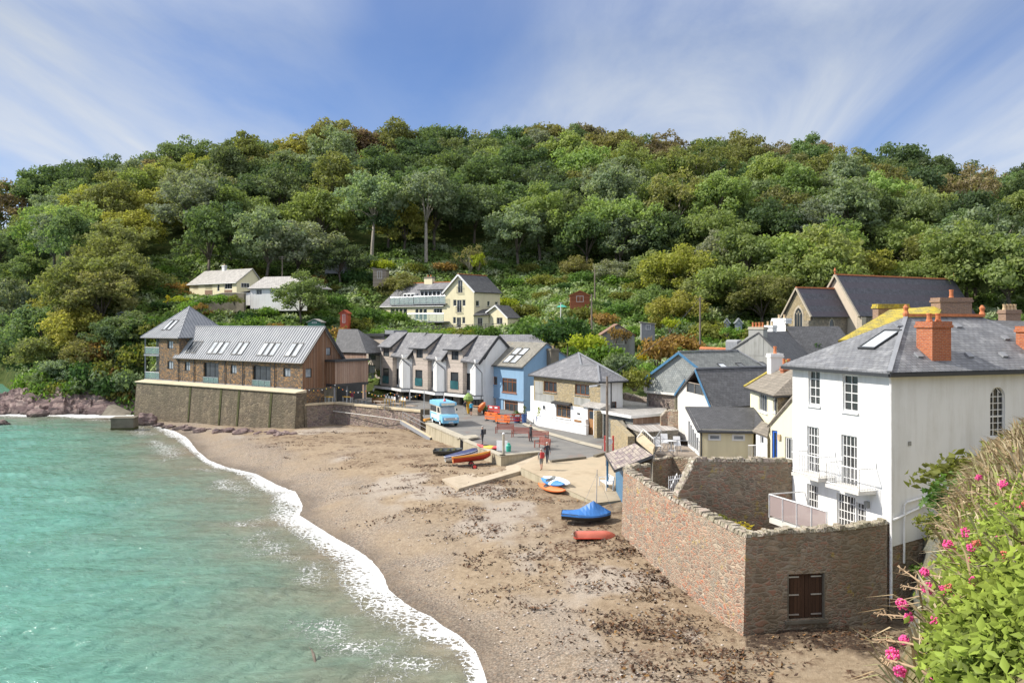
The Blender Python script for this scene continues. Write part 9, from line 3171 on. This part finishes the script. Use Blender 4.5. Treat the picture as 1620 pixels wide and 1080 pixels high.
p_ = ong(797,714); e_ = thing('white_board',p_,'small white board standing behind the concrete post','board'); m_ = MB(); m_.box(p_ + Vector((-.15,.1,.05)),1.0,.05,.9,(1,-.3,0)); m_.build('panel','kayak_white',e_); m_ = MB(); m_.box(p_ + Vector((-.5,.2,0)),.05,.05,.1); m_.box(p_ + Vector((.2,.0,0)),.05,.05,.1); m_.build('feet','steel',e_)
p_ = ong(804.5,714); e_ = thing('green_bin',p_,'small green bottle shaped bin beside the white board','bin'); m_ = MB(); m_.lathe(p_,[(.2,0),(.24,.5),(.14,.65),(.16,.72),(.05,.76)],12); m_.build('body','green_tarp',e_)
p_ = ong(963,713); e_ = thing('lifebuoy_post',p_,'red lifebuoy housing on posts at the foot of the telegraph pole','lifebuoy post')
for x_ in (-.35,.38):
 m_ = MB(); m_.box(p_ + Vector((x_,-.1,0)),.14,.14,1.35); m_.build('post','kayak_red',e_)
m_ = MB(); m_.lathe(p_ + Vector((0.02,-.12,.85)),[(.30,-.07),(.36,-.03),(.36,.03),(.30,.07),(.2,.05),(.2,-.05)],16,(0,-1,0)); m_.build('lifebuoy','kayak_white',e_)
# gangway down to the beach
e_ = thing('gangway',ob(655,684),'grey timber gangway with tan deck sloping along the quay onto the beach','gangway')
a_,b_,c_,d_ = D(633,672,106),D(637,670,107),D(685,689,96),D(680,697,95)
a_.z,b_.z,c_.z,d_.z = 2.75,2.75,2.15,2.1
m_ = MB(); m_.slab([a_,d_,c_,b_],.35); m_.build('ramp','lead',e_); m_ = MB(); m_.slab([a_.lerp(b_,.2) + UP * .02,d_.lerp(c_,.2) + UP * .02,d_.lerp(c_,.8) + UP * .02,a_.lerp(b_,.8) + UP * .02],.03); m_.build('deck','concrete_tan',e_)
m_ = MB(); m_.tube([b_ + UP * .95,c_ + UP * .95],.03); m_.tube([b_ + UP * .5,c_ + UP * .5],.025)
for k in range(6):
 p = b_.lerp(c_,k / 5); m_.beam(p,p + UP * .95,.05)
m_.build('handrail','steel',e_)
e_ = thing('quay_pipe',ob(560,665),'long pale pipe fixed along the face of the mottled quay wall','pipe'); m_ = MB(); q0,q1,q2 = V2(ong(531,641),3.0),V2(ong(600,649),2.9),V2(ong(640,652),2.6); dd = Vector((-.25,-.35,0)); m_.tube([q0 + dd,q1 + dd,q2 + dd],.05); m_.build('pipe','offwhite_board',e_)
e_ = thing('orange_beam',ong(672,667),'orange painted timber balk lying behind the van','timber'); m_ = MB(); m_.beam(ong(671,669) + UP * .35,ong(683,666.5) + UP * .3,.3,.25); m_.build('beam','boat_orange',e_); m_ = MB(); m_.box(ong(674,668.5),.25,.3,.25); m_.build('chock','concrete',e_)

def table(px,py,label,top='table_yellow',h=1.05,w=1.1):
 p = ong(px,py); e = thing('cafe_table',p,label,'table','tables on the cafe terrace'); m = MB(); m.box(p + UP * h,w,.7,.07,TU); m.build('top',top,e)
 for i,j in ((-1,-1),(1,-1),(-1,1),(1,1)):
  q = p + TU * (w * .42 * i) + TV * (.28 * j); m = MB(); m.beam(q,q + UP * h,.06); m.build('leg','steel',e)

table(520.5,640.5,'high yellow topped table against the brick base of the timber gable'); table(548.5,640.5,'high yellow topped table beside the person in burgundy')
for i,(px,py) in enumerate([(571,641),(600,644),(629,647.5),(606,649),(651,651)]):
 table(px,py,('low weathered table on the terrace, %s' % ('under the timber box','in front of the planters','before the person in black','by the quay coping','close to the end pier')[i]),'deck_wood',.72,1.8)
for i,px in enumerate((609,613.5,618,622.5,634,638.5)):
 p = ong(px,640 + i * .8); e = thing('bar_stool',p,'timber bar stool outside the cafe, number %d from the planter box' % (i + 1),'stool','bar stools outside the cafe')
 e['label'] = ('timber bar stool next to the planter box','timber bar stool second from the planter box','timber bar stool third from the planter box','timber bar stool just short of the person in black','timber bar stool just past the person in black','timber bar stool next to the stone pier')[i]
 m = MB(); m.box(p + UP * .78,.4,.4,.05); m.build('seat','table_yellow',e); m = MB(); m.box(p + UP * .83 + TV * .17,.4,.05,.38,TU); m.build('backrest','kayak_white',e)
 for a,b in ((-1,-1),(1,-1),(-1,1),(1,1)):
  m = MB(); m.beam(p + Vector((.2 * a,.2 * b,0)),p + Vector((.16 * a,.16 * b,.78)),.05); m.build('leg','table_yellow',e)
e_ = thing('planter_box',ong(596,637.5),'long timber planter of grasses under the stair block','planter'); p_ = ong(597,637.5); m_ = MB(); m_.box(p_,1.7,.7,.75,TU); m_.build('box','oak',e_); o_ = bpy.data.objects.new('foliage',PROTO['shrub1'][0]); COL.objects.link(o_); o_.parent = e_; o_.location = (0,0,.6); o_.scale = (.5,.3,.6); o_.color = (.12,.16,.05,1)
# string of festoon lights
q_ = [D(475.5,612,112),D(530,608,113),D(579,617,112),D(618,620.5,111),D(671,621,106)]
e_ = thing('festoon_lights',q_[2],'sagging string of yellow and red festoon bulbs over the cafe terrace','festoon'); m_ = MB()
pts_ = []
for a,b in zip(q_[:-1],q_[1:]):
 for k in range(8):
  t = k / 8; pts_.append(a.lerp(b,t) - UP * (.5 * 4 * t * (1 - t)))
m_.tube(pts_,.02,4); m_.build('cord','boat_black',e_); m_ = MB()
for i,p in enumerate(pts_):
 m_.cur = i % 3; m_.lathe(p - UP * .12,[(.02,-.06),(.07,0),(.05,.06),(.02,.1)],6)
m_.build('bulbs',['kayak_yellow','kayak_orange','kayak_white'],e_)
for q,l in ((ong(530,638.5),'slim grey pole holding the festoon lights at the timber box end'),(ong(671,660),'slim grey pole holding the festoon lights behind the van')):
 e_ = thing('festoon_pole',q,l,'pole'); m_ = MB(); m_.tube([q,q + UP * 3.2],.05,6); m_.build('shaft','steel',e_)
# board signs and surf kayak stood outside the last terraced house
e_ = thing('standing_kayak',ong(760,656),'orange kayak stood on its edge against the last white terraced house','kayak'); p_ = ong(759.5,656.5); m_ = MB(); m_.lathe(p_ + UP * .8,[(.02,-1.15),(.25,-.8),(.36,0),(.25,.8),(.02,1.15)],10,(.45,-.35,.55)); o_ = m_.build('hull','kayak_orange',e_,True)
e_ = thing('ice_cream_cone_sign',ong(740,654),'big green and yellow cone shaped sign behind the ice cream van','sign'); p_ = ong(741,654); m_ = MB(); m_.lathe(p_,[(.12,0),(.42,1.5),(.48,1.55)],12); m_.build('cone','table_yellow',e_); m_ = MB(); m_.lathe(p_ + UP * 1.5,[(.5,0),(.62,.25),(.5,.6),(.3,.8),(.08,1.0)],12); m_.build('scoop','green_scoop',e_)
e_ = thing('timber_counter',ong(752,655),'low dark timber counter beside the cone shaped sign','counter'); m_ = MB(); m_.box(ong(752.5,655.5),1.5,.6,1.0,TU); m_.build('counter','deck_wood',e_); m_ = MB(); m_.box(ong(752.5,655.5) + UP * 1.0,1.7,.8,.06,TU); m_.build('top','oak',e_)
# bicycle leaning by the last bench
p_ = ong(864,705); e_ = thing('bicycle',p_,'dark bicycle leaning behind the end bench','bicycle'); d_ = Vector((.35,-.93,0)).normalized()
for k in (-.52,.52):
 m_ = MB(); c = p_ + d_ * k + UP * .34; m_.tube([c + d_ * (.33 * math.cos(t)) + UP * (.33 * math.sin(t)) for t in np.linspace(0,6.2832,19)],.022,5,False); m_.build('wheel','rubber',e_)
m_ = MB(); A,B_2,C_,D_2 = p_ - d_ * .52 + UP * .34,p_ - d_ * .1 + UP * .32,p_ - d_ * .22 + UP * .85,p_ + d_ * .36 + UP * .82
for a,b in ((A,B_2),(A,C_),(B_2,C_),(C_,D_2),(B_2,D_2),(D_2,p_ + d_ * .52 + UP * .34)):
 m_.tube([a,b],.02,5)
m_.build('frame','boat_black',e_); m_ = MB(); m_.tube([D_2 + UP * .12 + Vector((.25,.1,0)),D_2 + UP * .16,D_2 + UP * .12 - Vector((.25,.1,0))],.018,5); m_.build('handlebar','steel',e_); m_ = MB(); m_.box(C_ + UP * .06,.12,.25,.05,(-d_.y,d_.x,0)); m_.build('saddle','rubber',e_)
# deck chairs and table on the timber deck
for i,(px,py,Y,l) in enumerate([(1072,704,63.5,'white folding chair nearest the glazed end of the annexe'),(1040,711,63.2,'white folding chair at the stair end of the timber deck'),(1052,706,65,'white folding chair pushed to the back of the timber deck')]):
 p = PX(px,Y,5.25); e = thing('folding_chair',p,l,'chair','white chairs on the timber deck'); m = MB(); m.box(p + UP * .42,.5,.45,.04); m.build('seat','rail_white',e); m = MB(); m.slab([p + Vector((-.25,.2,.45)),p + Vector((.25,.2,.45)),p + Vector((.25,.42,1.05)),p + Vector((-.25,.42,1.05))],.03); m.build('backrest','rail_white',e)
 for s in (-.22,.22):
  m = MB(); m.beam(p + Vector((s,-.2,0)),p + Vector((s,.25,.62)),.035); m.build('leg','rail_white',e); m = MB(); m.beam(p + Vector((s,.25,0)),p + Vector((s,-.2,.42)),.035); m.build('leg','rail_white',e)
p_ = PX(1062,64,5.25); e_ = thing('deck_table',p_,'round white table between the folding chairs on the timber deck','table'); m_ = MB(); m_.lathe(p_ + UP * .7,[(.45,0),(.45,.04)],16); m_.build('top','rail_white',e_); m_ = MB(); m_.lathe(p_,[(.25,0),(.05,.06),(.05,.7)],10); m_.build('pedestal','steel',e_)

# ---------------- things up in the gardens
def shed(pxs,y0,y1,Y,label,wallm,roofm,name='garden_shed',depth=2.5,pitch=.8,door='glass_pale',ridge=True,skew=.15):
 a,b = D(pxs[0],y1,Y),D(pxs[1],y1,Y - skew); zt = D(0,y0,Y).z; zr = zt - pitch
 e = thing(name,a.lerp(b,.5),label,'shed'); pl = Plane(a,b); n_ = pl.n
 out = [(0,a.z - 1.5),(pl.L,a.z - 1.5),(pl.L,zr)] + ([(pl.L / 2,zt - .08)] if ridge else []) + [(0,zr if ridge else zt)]
 wall(e,pl,out,wallm,[],'wall')
 window(e,pl,(pl.L * .32,a.z + .05,pl.L * .68,a.z + min(1.9,(zr - a.z) * .85)),'white_frame',door,2,1,out=.03,name='door')
 k = [pl.at(0,a.z - 1.5),pl.at(0,a.z - 1.5,-depth),pl.at(pl.L,a.z - 1.5,-depth),pl.at(pl.L,a.z - 1.5)]
 m = MB(); tz = [zr if ridge else zt,zr if ridge else zt,zr,zr]
 for i in range(3):
  m.add([k[i],k[i + 1],V2(k[i + 1],tz[i + 1]),V2(k[i],tz[i])],[[3,2,1,0]])
 m.build('side_wall',wallm,e)
 m = MB(); o = .2
 if ridge:
  r0,r1 = pl.at(pl.L / 2,zt,o),pl.at(pl.L / 2,zt,-depth - o)
  m.slab([pl.at(-o,zr - .12,o),r0,r1,pl.at(-o,zr - .12,-depth - o)],.09); m.slab([pl.at(pl.L + o,zr - .12,o),r0,r1,pl.at(pl.L + o,zr - .12,-depth - o)],.09)
 else:
  m.slab([pl.at(-o,zt,o),pl.at(pl.L + o,zr,o),pl.at(pl.L + o,zr,-depth - o),pl.at(-o,zt,-depth - o)],.09)
 m.build('roof',roofm,e)
 return e

surf('rust_roof',[(.32,.12,.05),(.20,.15,.13),(.42,.19,.09)],1.2,.9,.3,8); flat('green_hut',(.08,.22,.17),.7)
shed((902,933),459,478,153,'little red brown garden cabin with glazed door on the bushy slope','shed_red','terracotta','garden_cabin',3)
shed((951,1004),512,545,124,'rust roofed white cottage smothered in creeper below the telegraph pole','grey_render','rust_roof','creeper_cottage',6,1.5)
shed((1015,1036),509,522,128,'small grey shed with flat pale roof beyond the creeper covered cottage','lead','roof_pale','garden_shed',3,.25,'void',False)
shed((538,550),490,511,148,'tall narrow red summerhouse on the slope beside the cream house','summer_red','summer_red','summerhouse',1.8,.5)
shed((487,507.5),504,512,146,'low green hut with a pale dome roof behind the metal roofed hotel','green_hut','roof_pale','garden_hut',2.4,.45)
shed((590,611),424,441,172,'dark open timber shack among bushes above the long slate wing','deck_wood','roof_pale','timber_shack',3,.3,'void',False)
shed((514,550),409,421,178,'grey lean-to with a green sheet roof high on the slope','lead','green_tarp','lean_to_shed',3,.3,'void',False)
shed((186,212),490.5,501,160,'white greenhouse half buried in bushes uphill of the pyramid tower','glass_pale','glass_pale','greenhouse',3,.5)
shed((1146,1154),503,511,136,'tiny white pointed greenhouse among weeds below the woodland','glass_pale','glass_roof','greenhouse',2.2,.7)
shed((1164,1174),503,512,134,'second tiny white greenhouse, closer to the church','glass_pale','glass_roof','greenhouse',2.2,.7)
e_ = thing('green_parasol',D(888,474,150),'bright green garden parasol beside the red cabin','parasol'); p_ = D(889,474,150); p_.z = terr(889,150) + 1.7; m_ = MB(); m_.lathe(p_,[(.95,.1),(.5,.35),(.05,.5)],8); m_.build('canopy','green_tarp',e_); m_ = MB(); m_.tube([p_ - UP * 1.8,p_ + UP * .6],.03); m_.build('stem','steel',e_)
e_ = thing('terrace_fence',D(740,522,150),'grey post and rail fence along the terrace below the cream gabled house','fence'); a_,b_ = D(655,524.5,152),D(800,519.5,148.5); m_ = MB()
for h_ in (.45,.9,1.25):
 m_.beam(a_ + UP * (h_ - .4),b_ + UP * (h_ - .4),.06,.1)
m_.build('rails','grey_stone',e_)
for k in range(15):
 p = a_.lerp(b_,k / 14); m_ = MB(); m_.beam(p - UP * 1.4,p + UP * .95,.11); m_.build('post','grey_stone',e_)

# ------------------------------------------------------------------ a name tag for every plant
ORD = ['first','second','third','fourth','fifth','sixth','seventh','eighth','ninth','tenth','eleventh','twelfth','thirteenth','fourteenth','fifteenth','sixteenth','seventeenth','eighteenth','nineteenth','twentieth']
ORD += ['twenty ' + o for o in ORD[:9]] + ['thirtieth'] + ['thirty ' + o for o in ORD[:9]]
FORM = {'broad': 'broad','tall': 'tall','round': 'round','ragged': 'ragged','high': 'lanky','sparse': 'thin','shrub': 'mounded','conifer': 'upright'}

def mark(px):
 return min(MARKS,key=lambda m: abs(m[0] - px))[1]

def label_all(items,rows,noun,group):
 by = {}
 for Y,px,cn,key,e in items:
  row = next(n for t,n in rows if Y < t)
  if isinstance(row,tuple):
   row,mk = row[0],''
  else:
   mk = mark(px)
  by.setdefault((cn,FORM[key.rstrip('0123456789')],row,mk),[]).append((px,e))
 for (cn,fm,row,mk),L in by.items():
  L.sort(key=lambda t: t[0])
  for i,(px,e) in enumerate(L):
   one = '%s %s %s %s %s' % (cn,fm,noun,row,mk)
   e['label'] = (one if len(L) == 1 else '%s, %s from left' % (one.strip(),ORD[i])).strip()
   e['group'] = group

label_all(WOOD,[(172,'in the front row'),(192,'low down'),(214,'midway up'),(238,'high up'),(262,'below the skyline'),(999,'on the skyline')],'tree','woodland trees on the hill')
label_all(SHRUB,[(17,('on the near cliff bank',)),(34.5,('on the cliff beside the white house',)),(39,('at the white house footing',)),(60,('in the walled courtyard',)),(128,'behind the roofs'),(140,'low on the slope'),(152,'midway up'),(166,'high on the slope'),(999,'by the wood edge')],'shrub','shrubs on the garden slope')
rows_ = sorted({round(Y * 2) for px,Y,k,e in VALERIAN if isinstance(k,int)})
for n_,rw_ in enumerate(rows_):
 for i_,(px_,e_) in enumerate(sorted([(px,e) for px,Y,k,e in VALERIAN if isinstance(k,int) and round(Y * 2) == rw_],key=lambda t: t[0])):
  e_['label'] = 'leafy valerian plant, %s from left in the %s row up the near bank' % (ORD[i_],ORD[n_])
for kind_,txt_ in (('stalk','bare dead stalk leaning out from the bank, %s from left by its tip'),('flower','pink valerian flower head on a clear stem, %s from left of those')):
 for i_,(px_,e_) in enumerate(sorted([(px,e) for px,Y,k,e in VALERIAN if k == kind_],key=lambda t: t[0])):
  e_['label'] = txt_ % ORD[i_]
for i_,o_ in enumerate(sorted([o for o in bpy.data.objects if o.get('group') == 'boulders along the sea wall foot'],key=lambda o: o.location.x / o.location.y)):
 o_['label'] = '%s reddish boulder from left along the foot of the tall sea wall' % ORD[i_]
